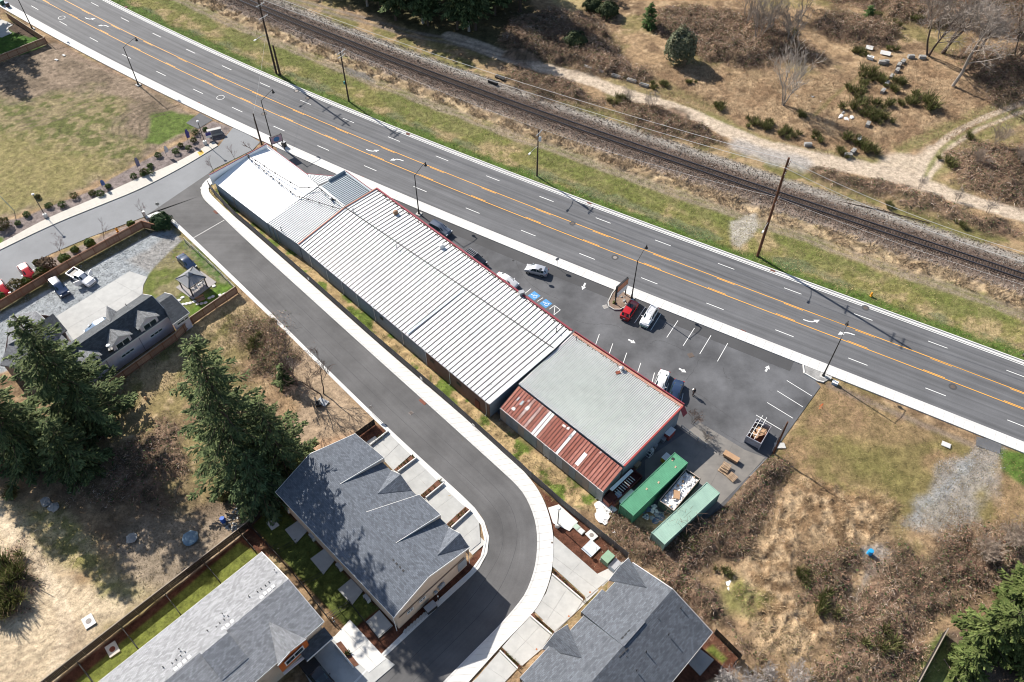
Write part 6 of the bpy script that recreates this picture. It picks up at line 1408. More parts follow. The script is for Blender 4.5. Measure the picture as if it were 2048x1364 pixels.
for g in rim: g.data.materials[0] = mat('skip_rim_rust', (.42, .33, .28), .8, .3, 3)
mats_t = [M_TRASH, M_TRASH, M_TRASH, M_TRASH, M_CARD, M_TRB, M_TRASH, M_STEEL]
heap = MB()
NX, NY = 22, 10; hv = [[1.25 + .35 * random.random() for j in range(NY)] for i in range(NX)]
heap.add([(-Lb / 2 + .1 + (Lb - .2) * i / (NX - 1), -Wb / 2 + .1 + (Wb - .2) * j / (NY - 1), hv[i][j]) for i in range(NX) for j in range(NY)], [(i * NY + j, (i + 1) * NY + j, (i + 1) * NY + j + 1, i * NY + j + 1) for i in range(NX - 1) for j in range(NY - 1)])
hp = heap.build('rubbish_heap', M_TRASH, None, local=True); hp.location = bn.location; hp.rotation_euler = bn.rotation_euler; tag(stuff(hp), 'heap of crumpled white packaging filling the open skip', 'rubbish')
dt = empty('rubbish_pieces', bn.location, bn.rotation_euler.z, 'loose cardboard, bags and scraps lying on the white heap in the skip', 'rubbish')
for i in range(46):
    g = MB(); M_ = Matrix.Rotation(random.uniform(0, 6.3), 3, 'Z') @ Matrix.Rotation(random.uniform(-.6, .6), 3, 'X'); s = random.uniform(.1, .38)
    g.box((random.uniform(-.44, .46) * Lb, random.uniform(-.40, .40) * Wb, random.uniform(1.5, 1.75)), (s, s * random.uniform(.4, 1), s * random.uniform(.08, .5)), M=M_); g.build('scrap', random.choice(mats_t + [M_CARD, M_TRB]), dt, local=True)
g = MB(); g.box((-.9, -.1, 1.72), (1.3, .9, .04), M=Matrix.Rotation(.5, 3, 'Z') @ Matrix.Rotation(.12, 3, 'X')); g.build('cardboard_sheet', M_CARD, dt, local=True)
# tipper bed with cardboard
tb, Lt, Wt = container('skip_container', [(1494,871),(1514,838),(1543,853),(1521,887.5)], 1.7, mat('grey_skip', (.34, .36, .40), .7, .3, 1.5, rgb2=(.16, .09, .06)), 'grey rusted skip with white pipe bars and flattened cardboard beside the wooden pole', 'skip', True, m_in=M_RUST)
for k in range(3): g = MB(); x = -.3 * Lt + k * .3 * Lt; g.tube([(x, Wt / 2, 1.72), (x, 0, 2.1), (x, -Wt * .1, 2.15)], .035, 6); g.build('pipe_bar', M_WHITE, tb, local=True)
for y in (0, Wt * .28): g = MB(); g.tube([(-Lt * .5, y, 1.95), (Lt * .72, y, 2.1)], .035, 6); g.build('pipe_bar', M_WHITE, tb, local=True)
ct = empty('cardboard_pile', tb.location, tb.rotation_euler.z, 'flattened brown cardboard boxes lying in the grey skip', 'cardboard')
for i in range(12): g = MB(); g.box((random.uniform(-.3, .3) * Lt, random.uniform(-.28, .28) * Wt, 1.05 + i * .035), (random.uniform(.6, 1.3), random.uniform(.4, .9), .03), M=Matrix.Rotation(random.uniform(0, 3), 3, 'Z') @ Matrix.Rotation(random.uniform(-.15, .15), 3, 'X')); g.build('cardboard_sheet', M_CARD, ct, local=True)
# crate and pallets
M_PAL = wood('pallet_wood', (.26, .18, .115), (.46, .33, .22))
c = P(1461, 917); t = empty('crate', c, math.radians(-38), 'long pale wooden crate lying at the yard corner above the pallets', 'crate')
g = MB(); g.box((0, 0, .45), (2.3, .8, .5)); g.build('box', M_CARD, t, local=True); g = MB(); g.box((0, 0, .72), (2.4, .9, .03)); g.build('lid', M_CARD, t, local=True)
for x in (-.9, 0, .9): g = MB(); g.box((x, 0, .1), (.1, .9, .2)); g.build('runner', M_PAL, t, local=True)
def pallet(loc, rz, label, tilt=0):
    t = empty('pallet', loc, rz, label, 'pallet', 'pallets stacked in the yard corner'); t.rotation_euler = (tilt, 0, rz)
    for k in range(7): g = MB(); g.box((-.55 + k * .183, 0, .13), (.12, 1.1, .022)); g.build('slat', M_PAL, t, local=True)
    for y in (-.5, 0, .5): g = MB(); g.box((0, y, .06), (1.22, .09, .11)); g.build('runner', M_PAL, t, local=True)
pl_l = ['lowest left pallet of the stack by the bramble edge', 'lowest right pallet of the stack by the bramble edge', 'second pallet from the ground in the yard stack', 'third pallet from the ground in the yard stack', 'topmost pale pallet of the yard stack', 'dark tilted pallet leaning at the bramble side of the stack']
for i, (px, py, z, rz, ti) in enumerate(((1446,941,0,-38,0),(1456,948,0,-42,0),(1450,940,.16,-36,0),(1449,939,.32,-40,0),(1451,936,.48,-33,0),(1464,956,.25,-50,.3))): c = P(px, py); pallet((c.x, c.y, z), math.radians(rz), pl_l[i], ti)
# bits beside the lean-to
def boxthing(name, label, cat, px, py, size, rz, m, lid=None, z=0.0, group=None):
    c = P(px, py, z); t = empty(name, c, math.radians(rz), label, cat, group); g = MB(); g.box((0, 0, size[2] / 2), size); g.build('case', m, t, local=True)
    g = MB(); g.box((0, 0, size[2] + .02), (size[0] * 1.04, size[1] * 1.04, .04)); g.build('lid', lid or m, t, local=True); return t
t = empty('rusty_hopper', P(1240, 985), math.radians(45), 'open maroon steel trailer bed with white rungs beside the lean-to', 'trailer')
M_HOP = mat('maroon_steel', (.085, .022, .022), .75, .3, 2)
g = MB(); g.box((.6, .0, .6), (6.0, 1.9, .1)); g.build('floor', M_HOP, t, local=True)
for y in (-.95, .95): g = MB(); g.box((.6, y, 1.0), (6.0, .08, .9)); g.build('side', M_HOP, t, local=True)
for x in (-2.4, 3.6): g = MB(); g.box((x, 0, 1.0), (.08, 1.85, .9)); g.build('end', M_HOP, t, local=True)
for k in range(9): g = MB(); g.box((-.9 + k * .42, -.1, 1.12), (.12, .95, .05)); g.build('rung', M_TRIM, t, local=True)
g = MB(); g.slab([P(1219, 978, 2.6), P(1225, 982, 2.3), P(1267, 942, 2.3), P(1262, 938, 2.6)], .06); o = g.build('rain_sheet', mat('pale_sheet', (.60, .64, .68), .6, .1), None); tag(o, 'pale sheet strip leaning along the end of the lean-to', 'sheet')
boxthing('tool_crate', 'rust red open bin at the lower corner of the lean-to', 'bin', 1219, 1004, (1.6, 1.2, 1.3), 40, M_RUSTR, mat('rust_inside', (.12, .035, .025), .9))
boxthing('tool_crate', 'smaller rust box right of the rust red bin', 'bin', 1229, 1008, (.9, .9, .9), 40, M_RUSTR2)
boxthing('freezer_chest', 'white and blue chest squeezed between the maroon trailer and the green container', 'chest', 1254, 1001, (2.7, 1.4, .9), 45, mat('chest_blue', (.04, .09, .26), .5), M_WHITE)
boxthing('pale_crate', 'small pale square box on the maroon trailer bed', 'box', 1236, 991, (.8, .8, .25), 40, mat('pale_box', (.46, .52, .60), .7), z=.7)
boxthing('white_tank', 'white square unit standing against the red trimmed shed wall', 'unit', 1336, 871, (1.6, 1.2, 1.3), 47, mat('unit_red', (.32, .06, .05), .7), M_WHITE)
boxthing('air_conditioner', 'small grey unit at the shed wall below the white unit', 'air conditioner', 1326, 881, (.7, .6, .6), 47, M_STEEL, group='units along the shed wall')
boxthing('air_conditioner', 'grey unit at the shed wall near the wire crate', 'air conditioner', 1309, 894, (.7, .6, .6), 47, M_STEEL, group='units along the shed wall')
boxthing('air_conditioner', 'lowest small white unit along the shed wall', 'air conditioner', 1303, 902, (.5, .5, .5), 47, M_TRIM, group='units along the shed wall')
boxthing('wooden_crate', 'brown crate in the shade near the end of the shed', 'crate', 1272, 932, (1.1, .9, .8), 45, M_PAL)
t = empty('wire_crate', P(1298, 909), math.radians(47), 'pale wire crate frame standing in the shade of the shed', 'crate')
for z in (.05, .9):
    for a, c in (((-.5, -.4), (.5, -.4)), ((.5, -.4), (.5, .4)), ((.5, .4), (-.5, .4)), ((-.5, .4), (-.5, -.4)), ((0, -.4), (0, .4))): g = MB(); g.bar((*a, z), (*c, z), .06, .06); g.build('bar', M_TRIM, t, local=True)
for x, y in ((-.5, -.4), (.5, -.4), (.5, .4), (-.5, .4)): g = MB(); g.bar((x, y, 0), (x, y, .95), .06, .06); g.build('upright', M_TRIM, t, local=True)
boxthing('yellow_cabinet', 'yellow cabinet with a white lid behind the green container', 'cabinet', 1330, 921, (1.2, .8, 1.1), 45, mat('yellow_paint', (.55, .38, .03), .6), M_WHITE)
def heap_(name, label, cat, px, py, r, n, ms, z=0, s0=.15, s1=.5, flat=.4):
    c = P(px, py); t = empty(name, (c.x, c.y, z), 0, label, cat)
    for i in range(n):
        a, d = random.uniform(0, 6.28), r * math.sqrt(random.random()); s = random.uniform(s0, s1); g = MB(); g.ball((d * math.cos(a), d * math.sin(a), s * .2), s, 9, 5, .5, flat); g.build('piece', random.choice(ms), t, local=True)
    return t
heap_('plastic_sheeting', 'crumpled white plastic sheeting lying below the rust red bin', 'rubbish', 1212, 1024, 1.6, 12, [M_TRASH], s0=.25, s1=.85, flat=.13)
heap_('scrap_heap', 'blue grey scrap heap at the foot of the skip', 'scrap', 1306, 1030, 1.3, 22, [M_TRB, M_STEEL, mat('dark_blue_scrap', (.08, .12, .2), .7), M_TRASH])
heap_('rubbish_bags', 'grey and white rubbish bags dumped among the green bushes', 'rubbish', 1690, 232, 1.7, 12, [M_TRASH, M_ROCK, M_TRASH], flat=.5)
heap_('rubbish_bags', 'small white rubbish dumped in the straw right of the brambles', 'rubbish', 1460, 1176, .7, 6, [M_TRASH], flat=.3)
heap_('rubble', 'pale rubble heap at the dark fence corner near the blue bin', 'rubble', 470, 1040, 1.7, 30, [M_ROCK, M_CONC], s0=.08, s1=.25)
heap_('rubble', 'pale rubble and concrete lumps beside the bare trees', 'rubble', 562, 718, 1.2, 9, [M_ROCK, M_CONC], s0=.2, s1=.6, flat=.2)
heap_('rubbish_bags', 'scattered pale rubbish in the dry grass left of the white stemmed thicket', 'rubbish', 1632, 200, 1.6, 7, [M_TRASH, M_ROCK], s0=.08, s1=.22)
heap_('rubbish_bags', 'white scraps under the brambles by the faded green container', 'rubbish', 1245, 1058, 1.6, 9, [M_TRASH], s0=.1, s1=.3)
# ------------------------------------------------------------------ street lamps
def lamp_proto():
    t = empty('street_lamp', (0, 0, 0), 0, 'x', 'street lamp', 'tall street lamps along the main road'); b = MB(); b.box((0, 0, .06), (1.0, 1.0, .16)); b.build('concrete_base', M_CONC, t, local=True)
    b = MB(); b.lathe((0, 0, .12), [(.24, 0), (.24, .12), (.17, .3), (.15, .9)], 10); b.build('pole_foot', M_DARK, t, local=True)
    b = MB(); b.tube([(0, 0, .9), (0, 0, 9.3)], .12, 8, .075); b.build('pole', M_DARK, t, local=True)
    b = MB(); b.tube([(0, 0, 9.15), (0, 1.2, 9.45), (0, 2.6, 9.75), (0, 3.5, 9.8)], .05, 7); b.build('arm', M_DARK, t, local=True)
    b = MB(); b.lathe((0, 3.45, 9.05), [(.26, 0), (.30, .08), (.16, .35), (.09, .62), (.10, .75), (.03, .85)], 10); h = b.build('lamp_head', M_DARK, t, local=True)
    b = MB(); b.lathe((0, 3.45, 8.95), [(.10, 0), (.24, .06), (.25, .10)], 10); b.build('lens', M_TRIM, h, local=True); return t
lp_ = lamp_proto()
LL = ['street lamp at the top left by the weathered board fence', 'street lamp at the edge of the mown field below the turn arrows', 'street lamp standing behind the oval sign of the white building', 'street lamp at the warehouse edge above the blue grey car', 'street lamp at the planter island beside the red car', 'street lamp at the far corner of the parking lot by the striped stalls']
for i, (px, py) in enumerate(((65,58),(277,170),(543,278),(838,428),(1263,597),(1646,752))):
    c = P(px, py); s, d = to_road(c); a = math.atan2(road_dir(s).y, road_dir(s).x)
    if i == 0: lp_.location = c; lp_.rotation_euler = (0, 0, a); lp_['label'] = LL[0]
    else: dup(lp_, c, a, LL[i])
def park_light(px, py, h, label):
    c = P(px, py); t = empty('post_light', c, 0, label, 'post light', 'low post lights'); b = MB(); k = .38 if h > 2 else .12; z_ = .78 if h > 2 else .1; b.lathe((0, 0, 0), [(k, 0), (k, z_ - .03), (k * .9, z_), (.01, z_)], 14); b.build('concrete_base', M_WALK, t, local=True)
    b = MB(); b.tube([(0, 0, z_), (0, 0, h)], .075, 8, .06); b.build('pole', M_DARK, t, local=True); b = MB(); b.lathe((0, 0, h), [(.08, 0), (k * .75, .1), (k * .75, .2), (k * .5, .28), (.01, .3)], 12); b.build('lamp_head', M_TRIM, t, local=True)
park_light(92, 434, 5.4, 'post light on a round base in the shrub strip at the left'); park_light(411, 288, 5.4, 'post light beside the purple signs near the street corner'); park_light(1115, 1052, 5.0, 'post light on a white drum base at the outside of the road bend')
park_light(668, 1243, 1.0, 'short post light by the gate below the lower left townhouses'); park_light(877, 1200, 1.1, 'short post light at the beige end wall of the middle townhouses')
t = empty('pale_pole', P(28, 421), 0, 'thin pale pole leaning over the grass at the left edge', 'pole'); b = MB(); b.tube([(0, 0, 0), (-2.2, 1.1, 3.8)], .06, 7); b.build('shaft', mat('pale_green_pole', (.42, .48, .42), .6), t, local=True); b = MB(); b.ball((-2.2, 1.1, 3.85), .12, 8, 6); b.build('cap', M_WHITE, t, local=True)
# ------------------------------------------------------------------ utility poles and wires
M_INS = mat('insulator', (.55, .57, .58), .4)
TOPS = {}
def upole(key, px, py, h, r, m, label, arms=(), lamp=None, trans=None, box=None, ang=None, guy=False):
    c = P(px, py); s, d = to_road(c); a = math.atan2(road_dir(s).y, road_dir(s).x) if ang is None else ang
    t = empty('utility_pole', c, a, label, 'utility pole'); b = MB(); b.tube([(0, 0, -.1), (0, 0, h)], r, 10, r * .68); b.build('pole', m, t, local=True)
    for z, L in arms:
        b = MB(); b.box((r * .9 + .05, 0, z), (.11, L, .13)); ao = b.build('crossarm', M_STEEL if m is M_POLE else m, t, local=True); q = MB()
        for k in (-.46, -.22, .22, .46): q.lathe((r * .9 + .05, k * L, z + .06), [(.05, 0), (.06, .12), (.03, .2), (.01, .2)], 7)
        q.build('insulator', M_INS, ao, local=True)
        b = MB(); b.bar((r * .9 + .05, -.3 * L, z), (r * .5, 0, z - .7), .04, .04); b.bar((r * .9 + .05, .3 * L, z), (r * .5, 0, z - .7), .04, .04); b.build('brace', M_STEEL, t, local=True)
    if lamp:
        z, L = lamp; b = MB(); b.tube([(0, 0, z), (0, -L * .5, z + .35), (0, -L, z + .4)], .045, 6); b.build('lamp_arm', M_STEEL, t, local=True); b = MB(); b.box((0, -L - .25, z + .38), (.28, .65, .16)); b.build('lamp_head', M_TRIM, t, local=True)
    if trans: b = MB(); b.lathe((.42, 0, trans), [(.26, 0), (.28, .05), (.28, .8), (.2, .9), (.01, .92)], 12); b.build('transformer', M_INS, t, local=True)
    if box: b = MB(); b.box((-r - .1, -.05, box), (.3, .4, .6)); b.build('meter_box', mat('teal_box', (.06, .26, .23), .6), t, local=True)
    if guy: b = MB(); b.tube([(-.28, 0, 0), (-.28, 0, h * .85)], .05, 6); b.build('conduit', M_STEEL, t, local=True)
    TOPS[key] = (t.location.copy(), a, h, arms); return t
upole('a', 553, 147, 19.8, .24, M_POLE, 'tall dark pole with a short dark stub beside it at the upper left', ((18.6, 2.6), (16.4, 2.4), (13.6, 2.6)), lamp=(9.5, 3.2))
b_ = upole('stub', 560, 149, 7.2, .26, M_POLE, 'short cut off pole stub standing right beside the tall dark pole')
upole('b', 698, 203, 12.4, .18, M_POLE, 'wooden pole with two pale crossarms and a teal box on the verge', ((11.9, 2.6), (11.0, 2.4)), box=4.6)
upole('c', 1074, 352, 10.9, .17, M_POLE, 'wooden pole with a pale transformer and a long lamp arm on the verge', ((10.3, 2.2),), lamp=(7.2, 3.0), trans=8.6)
upole('d', 1515, 512, 21.9, .27, M_POLER, 'tall reddish wooden pole on the verge, the tallest in the picture', ((20.6, 2.6), (19.3, 2.4), (13.0, 2.2)), lamp=(8.2, 3.0))
upole('e', 2049, 712, 20.0, .26, M_POLE, 'pole foot at the right edge of the picture on the verge', ((18.8, 2.6), (17.0, 2.4)), guy=True)
upole('f', 524, 290, 7.6, .16, M_POLE, 'bare brown pole behind the false front of the white building', (), guy=True)
upole('g', 1547, 906, 8.2, .17, M_POLER, 'reddish wooden pole with a conduit beside the grey skip', (), guy=True)
M_WIRE = mat('wire_pale', (.70, .69, .67), .5, .1)
def wire(label, pts, sag, r=.034, group='overhead wires along the railway'):
    t = empty('overhead_wire', pts[0], 0, label, 'wire', group)
    for p, q in zip(pts[:-1], pts[1:]):
        b = MB(); n = 14; b.tube([p.lerp(q, i / n) - UPZ * sag * 4 * (i / n) * (1 - i / n) for i in range(n + 1)], r, 4, caps=False); b.build('span', M_WIRE, t)
def top(k, off, z): p, a, h, _ = TOPS[k]; return p + Vector((-math.sin(a) * off, math.cos(a) * off, z))
ext_l = TOPS['a'][0] + (TOPS['a'][0] - TOPS['d'][0]).normalized() * 110; ext_r = TOPS['e'][0] + (TOPS['e'][0] - TOPS['d'][0]).normalized() * 90
for off, z1, z2, l in ((1.1, 18.7, 20.7, 'upper pale wire over the tracks strung between the tallest poles, railway side'), (-1.1, 18.7, 20.7, 'second pale wire strung between the tallest poles, road side')):
    wire(l, [ext_l + UPZ * z1, top('a', off, z1), top('d', off, z2), top('e', off, 18.9), ext_r + UPZ * 18], 1.6)
wire('pale wire over the near edge of the ballast joining the shorter poles', [top('a', .9, 13.7), top('b', 1.1, 12.1), top('c', 1.0, 10.5), top('d', .9, 13.1), top('e', .9, 13)], .7, .02)
wire('thin wire from the bare brown pole across to the tall dark pole', [top('f', 0, 7.4), top('a', -.5, 9.2)], .4, .015)
# ------------------------------------------------------------------ signs, hydrants, boxes
def two_post_sign(name, label, a, b_, zb, zt, frame, face, lower=None, deco=None):
    A, B = P(*a), P(*b_); u = (B - A).normalized(); n = Vector((u.y, -u.x, 0)); 
    t = empty(name, A, 0, label, 'sign'); L = (B - A).length; rz = math.atan2(u.y, u.x)
    for p in (A, B): g = MB(); g.box(p + UPZ * zt / 2, (.16, .16, zt), rz); g.build('post', M_DARK, t)
    c = (A + B) / 2; g = MB(); g.box(c + UPZ * (zb + zt) / 2, (L + .2, .34, zt - zb), rz); bo = g.build('cabinet', frame, t)
    zl = zb + (zt - zb) * (.48 if lower else .06)
    for s in (1, -1):
        g = MB(); g.box(c + UPZ * ((zl + zt - .06) / 2 + .02) + n * .178 * s, (L, .02, zt - zl - .12), rz); g.build('sign_face', face, t)
        if lower: g = MB(); g.box(c + UPZ * ((zb + zl) / 2 - .0) + n * .178 * s, (L, .02, zl - zb - .1), rz); g.build('letter_board', lower, t)
        if deco:
            g = MB(); pts = [c + UPZ * ((zl + zt) / 2) + n * .192 * s + u * (L * .27 * math.cos(k * math.pi / 10)) + UPZ * ((zt - zl) * .34 * math.sin(k * math.pi / 10)) for k in range(20)]
            g.poly(pts if s > 0 else pts[::-1]); g.build('oval_emblem', deco, t)
    return t
two_post_sign('shop_sign', 'sign board with a blue oval on two posts beside the white building', (549,309), (570,301), 2.5, 4.2, M_DARK, mat('sign_pink', (.62, .40, .42), .5, .2, 1.5), None, mat('sign_blue', (.08, .22, .42), .5))
two_post_sign('roadside_sign', 'two post sign with an orange board over a white letter board on the planter island', (1229.7,608), (1250,590), 1.7, 4.3, M_DARK, mat('sign_orange', (.52, .19, .09), .6, .35, 2.5), M_TRIM)
c = P(431, 269); t = empty('monument_sign', c, math.radians(22), 'low grey monument sign at the street corner', 'sign'); g = MB(); g.box((0, 0, .2), (3.0, .9, .4)); g.build('plinth', M_ROCK, t, local=True); g = MB(); g.box((0, 0, .85), (2.7, .6, .9)); g.build('sign_block', mat('monument_grey', (.16, .16, .165), .8, .3, 3), t, local=True); g = MB(); g.box((0, 0, 1.33), (2.9, .75, .08)); g.build('cap_stone', M_CONC, t, local=True)
M_PUR = mat('purple_cloth', (.07, .06, .22), .8)
def yard_sign(px, py, label, w_=1.1, h=1.2, z=.5, m=M_PUR, m2=M_WHITE, rz=30):
    c = P(px, py); t = empty('yard_sign', c, math.radians(rz), label, 'sign')
    for x in (-w_ / 2, w_ / 2): g = MB(); g.box((x, 0, (z + h) / 2), (.06, .06, z + h)); g.build('post', M_TRIM, t, local=True)
    g = MB(); g.box((0, -.02, z + h * .72), (w_, .05, h * .55)); g.build('panel', m, t, local=True); g = MB(); g.box((0, -.02, z + h * .22), (w_, .05, h * .44)); g.build('panel', m2, t, local=True)
yard_sign(420, 279, 'purple and white yard sign left of the monument sign')
def flag(px, py, label, m, h=3.6, rz=20):
    c = P(px, py); t = empty('feather_flag', c, math.radians(rz), label, 'flag', 'feather flags in the shrub strip'); b = MB(); b.tube([(0, 0, 0), (0, 0, h * .7), (.12, 0, h * .93), (.45, 0, h)], .03, 6); b.build('pole', M_DARK, t, local=True)
    b = MB(); b.add([(.02, .0, h * .35), (.6, .06, h * .38), (.72, .02, h * .7), (.5, 0, h * .97), (.1, 0, h * .9), (.02, 0, h * .65)], [(0, 1, 2, 3, 4, 5)]); o = b.build('cloth', m, t, local=True)
    md = o.modifiers.new('thickness', 'SOLIDIFY'); md.thickness = .012
flag(378, 287, 'purple feather flag near the asphalt pad', M_PUR); flag(279, 344, 'grey violet feather flag in the middle of the shrub strip', mat('grey_violet', (.17, .16, .24), .8)); flag(207, 378, 'short blue feather flag by the two round shrubs', mat('flag_blue', (.10, .17, .42), .8), 2.2); flag(334, 313, 'thin pale feather flag between two dark shrubs', mat('flag_pale', (.5, .5, .52), .8), 2.6)
def hydrant(px, py, label, m):
    c = P(px, py); t = empty('fire_hydrant', c, .4, label, 'fire hydrant'); b = MB(); b.lathe((0, 0, 0), [(.24, 0), (.24, .08), (.16, .1), (.15, .6), (.21, .62), (.19, .72), (.10, .86), (.04, .93), (.01, .93)], 12); b.build('barrel', m, t, local=True)
    for d in (0, math.pi, math.pi / 2): b = MB(); b.tube([(0, 0, .48), (.27 * math.cos(d), .27 * math.sin(d), .48)], .085, 8); b.build('outlet', m, t, local=True)
M_HY = mat('hydrant_yellow', (.70, .30, .02), .5); hydrant(1742, 592, 'yellow hydrant on the grass verge below the tracks', M_HY); hydrant(235, 463, 'orange yellow hydrant in the shrub strip by the cedar fence', M_HY)
boxthing('litter_bin', 'dark bin on the pavement right of the oval sign', 'bin', 569, 293, (.8, .7, 1.15), -35, M_DARK, M_PLASTIC)
boxthing('wheelie_bin', 'dark bin standing on the pavement at the top left', 'bin', 17, 14, (.7, .7, 1.1), -35, mat('bin_brown', (.07, .05, .05), .6), mat('bin_blue', (.05, .10, .2), .6))
boxthing('wheelie_bin', 'dark green bin in the very corner at the top left', 'bin', 6, 10, (.9, .9, 1.2), -35, mat('bin_green', (.02, .08, .06), .6), mat('bin_teal', (.05, .25, .2), .6))
boxthing('mailbox', 'white mailbox on the kerb beside the hedge', 'mailbox', 290, 432, (.5, .4, 1.1), 20, M_TRIM)
def road_sign(px, py, label, m, tri=False, rz=200):
    c = P(px, py); t = empty('traffic_sign', c, math.radians(rz), label, 'sign'); b = MB(); b.tube([(0, 0, 0), (0, 0, 2.2)], .03, 6); b.build('post', M_STEEL, t, local=True)
    b = MB(); n = 8; pts = [(.38 * math.cos(math.pi / 8 + k * math.pi / 4), 0, 2.1 + .38 * math.sin(math.pi / 8 + k * math.pi / 4)) for k in range(8)]; b.add(pts + [(x, -.02, z) for x, y, z in pts], [tuple(range(8)), tuple(range(8, 16))[::-1]] + [(k, (k + 1) % 8, 8 + (k + 1) % 8, 8 + k) for k in range(8)]); b.build('plate', m, t, local=True)
road_sign(322, 425, 'grey backed traffic sign behind the round hedge', M_STEEL); road_sign(746, 829, 'small traffic sign at the kerb above the middle townhouses', M_STEEL); road_sign(1080, 556, 'short grey sign post behind the silver hatchback', M_STEEL); road_sign(1114, 535, 'small dark sign at the pavement right of the silver hatchback', M_STEEL)
for px, py, t_ in ((618.5,555,.3),(705,631,.3),(844,755,.3),(948,849,.3)):
    pass
for px, py, l in ((617.5,556,'white notice on the grey fence, uppermost of four'),(704,632,'white notice on the grey fence, second from the top'),(843.5,756,'white notice on the grey fence, third from the top'),(948,849.5,'white notice on the grey fence near the road bend')):
    c = P(px, py, .7) ; b = MB(); b.box(c - N1 * .12, (.5, .03, .6), math.radians(-42)); tag(b.build('fence_notice', M_TRIM, None), l, 'notice', 'white notices on the grey fence')
# planter island with its kerb
pi_pts = [(1224,588),(1234,576),(1248,586),(1260,592),(1262,601),(1250,615),(1240,620),(1228,620),(1218,614),(1216,605)]
t = empty('planter_island', P(1238, 602), 0, 'kerbed planter island with stones and weeds under the two post sign', 'planter'); b = MB(); b.prism(PP(pi_pts), 0, .16); b.build('soil', mat('planter_soil', (.22, .155, .115), .95, .5, 5, .05), t)
pp_ = PP(pi_pts); 
for a, c in zip(pp_[4:] + pp_[:1], pp_[5:] + pp_[:2]): b = MB(); b.bar(a + UPZ * .12, c + UPZ * .12, .16, .26); b.build('kerbstone', M_CONC, t)
for k in range(9): g = MB(); g.ball(P(random.uniform(1226, 1252), random.uniform(592, 612)) + UPZ * .18, random.uniform(.1, .3), 7, 5, .3, .6); g.build('stone', M_ROCK, t)
c = P(1228, 607); g = MB(); g.ball(c + UPZ * .3, .3, 7, 5, .3); g.build('weed', M_LEAFY, t)
c6 = [(1606,730),(1608,747),(1634,762),(1647,765),(1660,758),(1640,744)]
t = empty('planter_island', P(1630, 750), 0, 'kerbed gravel island round the lamp at the corner of the parking lot', 'planter'); b = MB(); b.prism(PP(c6), 0, .10); b.build('gravel', mat('grey_gravel', (.27, .265, .255), .95, .45, 8, .04), t)
for a, c in zip(PP(c6[:3]), PP(c6[1:4])): b = MB(); b.bar(a + UPZ * .1, c + UPZ * .1, .18, .24); b.build('kerbstone', M_WALK, t)
boxthing('utility_box', 'blue grey cabinet beside the lamp at the parking lot corner', 'utility box', 1669, 768, (.9, .6, .5), -30, mat('box_blue', (.32, .42, .52), .6), M_WHITE); boxthing('utility_box', 'flat pale box between the corner lamp and the blue grey cabinet', 'utility box', 1657, 756, (.8, .5, .25), -30, M_CONC)
for px, py, l, z_ in ((1892,890,'pale concrete lid in the grass at the right',(1.3, .9)),(1153.5,1055,'pale green utility lid at the bark bed, left of a pair',(1.0, .8)),(1161.5,1062.5,'pale grey utility lid at the bark bed, right of a pair',(1.0, .8)),(113,120,'upper small white slab in the brown field near the fence',(.9, .5)),(128,111,'small white slab in the brown field beside the pavement',(.9, .5))):
    c = P(px, py); t = empty('valve_box', (c.x, c.y, .1 if px > 1100 and px < 1200 else .04), math.radians(-45 if px > 1000 and px < 1200 else -30), l, 'utility lid'); g = MB(); g.box((0, 0, .03), (z_[0], z_[1], .08)); g.build('frame', M_CONC, t, local=True); g = MB(); g.box((0, 0, .08), (z_[0] * .86, z_[1] * .84, .03)); g.build('lid', mat('lid_green', (.36, .45, .37), .6) if px == 1153.5 else M_WALK, t, local=True)
for px, py, s_, l, m in ((1183,1071,1.15,'white square slab with a small lid in the bark bed',M_COVER),(178,1243,1.35,'white square slab with a round lid on the bare dirt',M_COVER),(225.5,1299,1.35,'pale square slab with a rusty lid on the lawn strip',M_RUST),(546,1048.6,1.2,'pale square slab with a round lid in the shaded lawn',M_COVER)):
    c = P(px, py); t = empty('manhole_slab', (c.x, c.y, .04), math.radians(-50), l, 'manhole slab'); g = MB(); g.box((0, 0, .05), (s_ * 1.25, s_, .12)); g.build('slab', M_WALK if m is not M_RUST else M_WALK2, t, local=True); g = MB(); g.lathe((0, 0, .11), [(s_ * .27, 0), (s_ * .27, .02), (.01, .02)], 18); g.build('lid', m, t, local=True)
boxthing('transformer_box', 'green transformer box on a pale pad at the end of the bark bed', 'transformer', 1214, 1121, (1.5, 1.2, 1.2), 45, mat('transformer_green', (.13, .22, .15), .6), mat('transformer_green_top', (.20, .31, .21), .6))
boxthing('utility_box', 'grey blue cabinet between the transformer and the gabled roof', 'utility box', 1229, 1133, (1.4, 1.0, .8), 45, mat('cabinet_blue', (.28, .35, .42), .6), M_PLASTIC)
boxthing('utility_vault', 'large white square vault lid in the bark bed', 'vault', 1181.5, 1097.5, (1.9, 1.7, .12), 45, M_WALK, mat('vault_lid', (.52, .56, .60), .7))
for a, l in ((((1192,1108),(1226,1138)),'pad under the transformer'),):
    struct(sheet('equipment_pad', PP([(1199,1119),(1213,1106),(1240,1134),(1226,1146)]), .055, M_WALK))
ac_l = ['air conditioner at the first back patio of the middle townhouses', 'air conditioner at the second back patio of the middle townhouses', 'air conditioner at the third back patio of the middle townhouses', 'air conditioner at the fourth back patio of the middle townhouses']
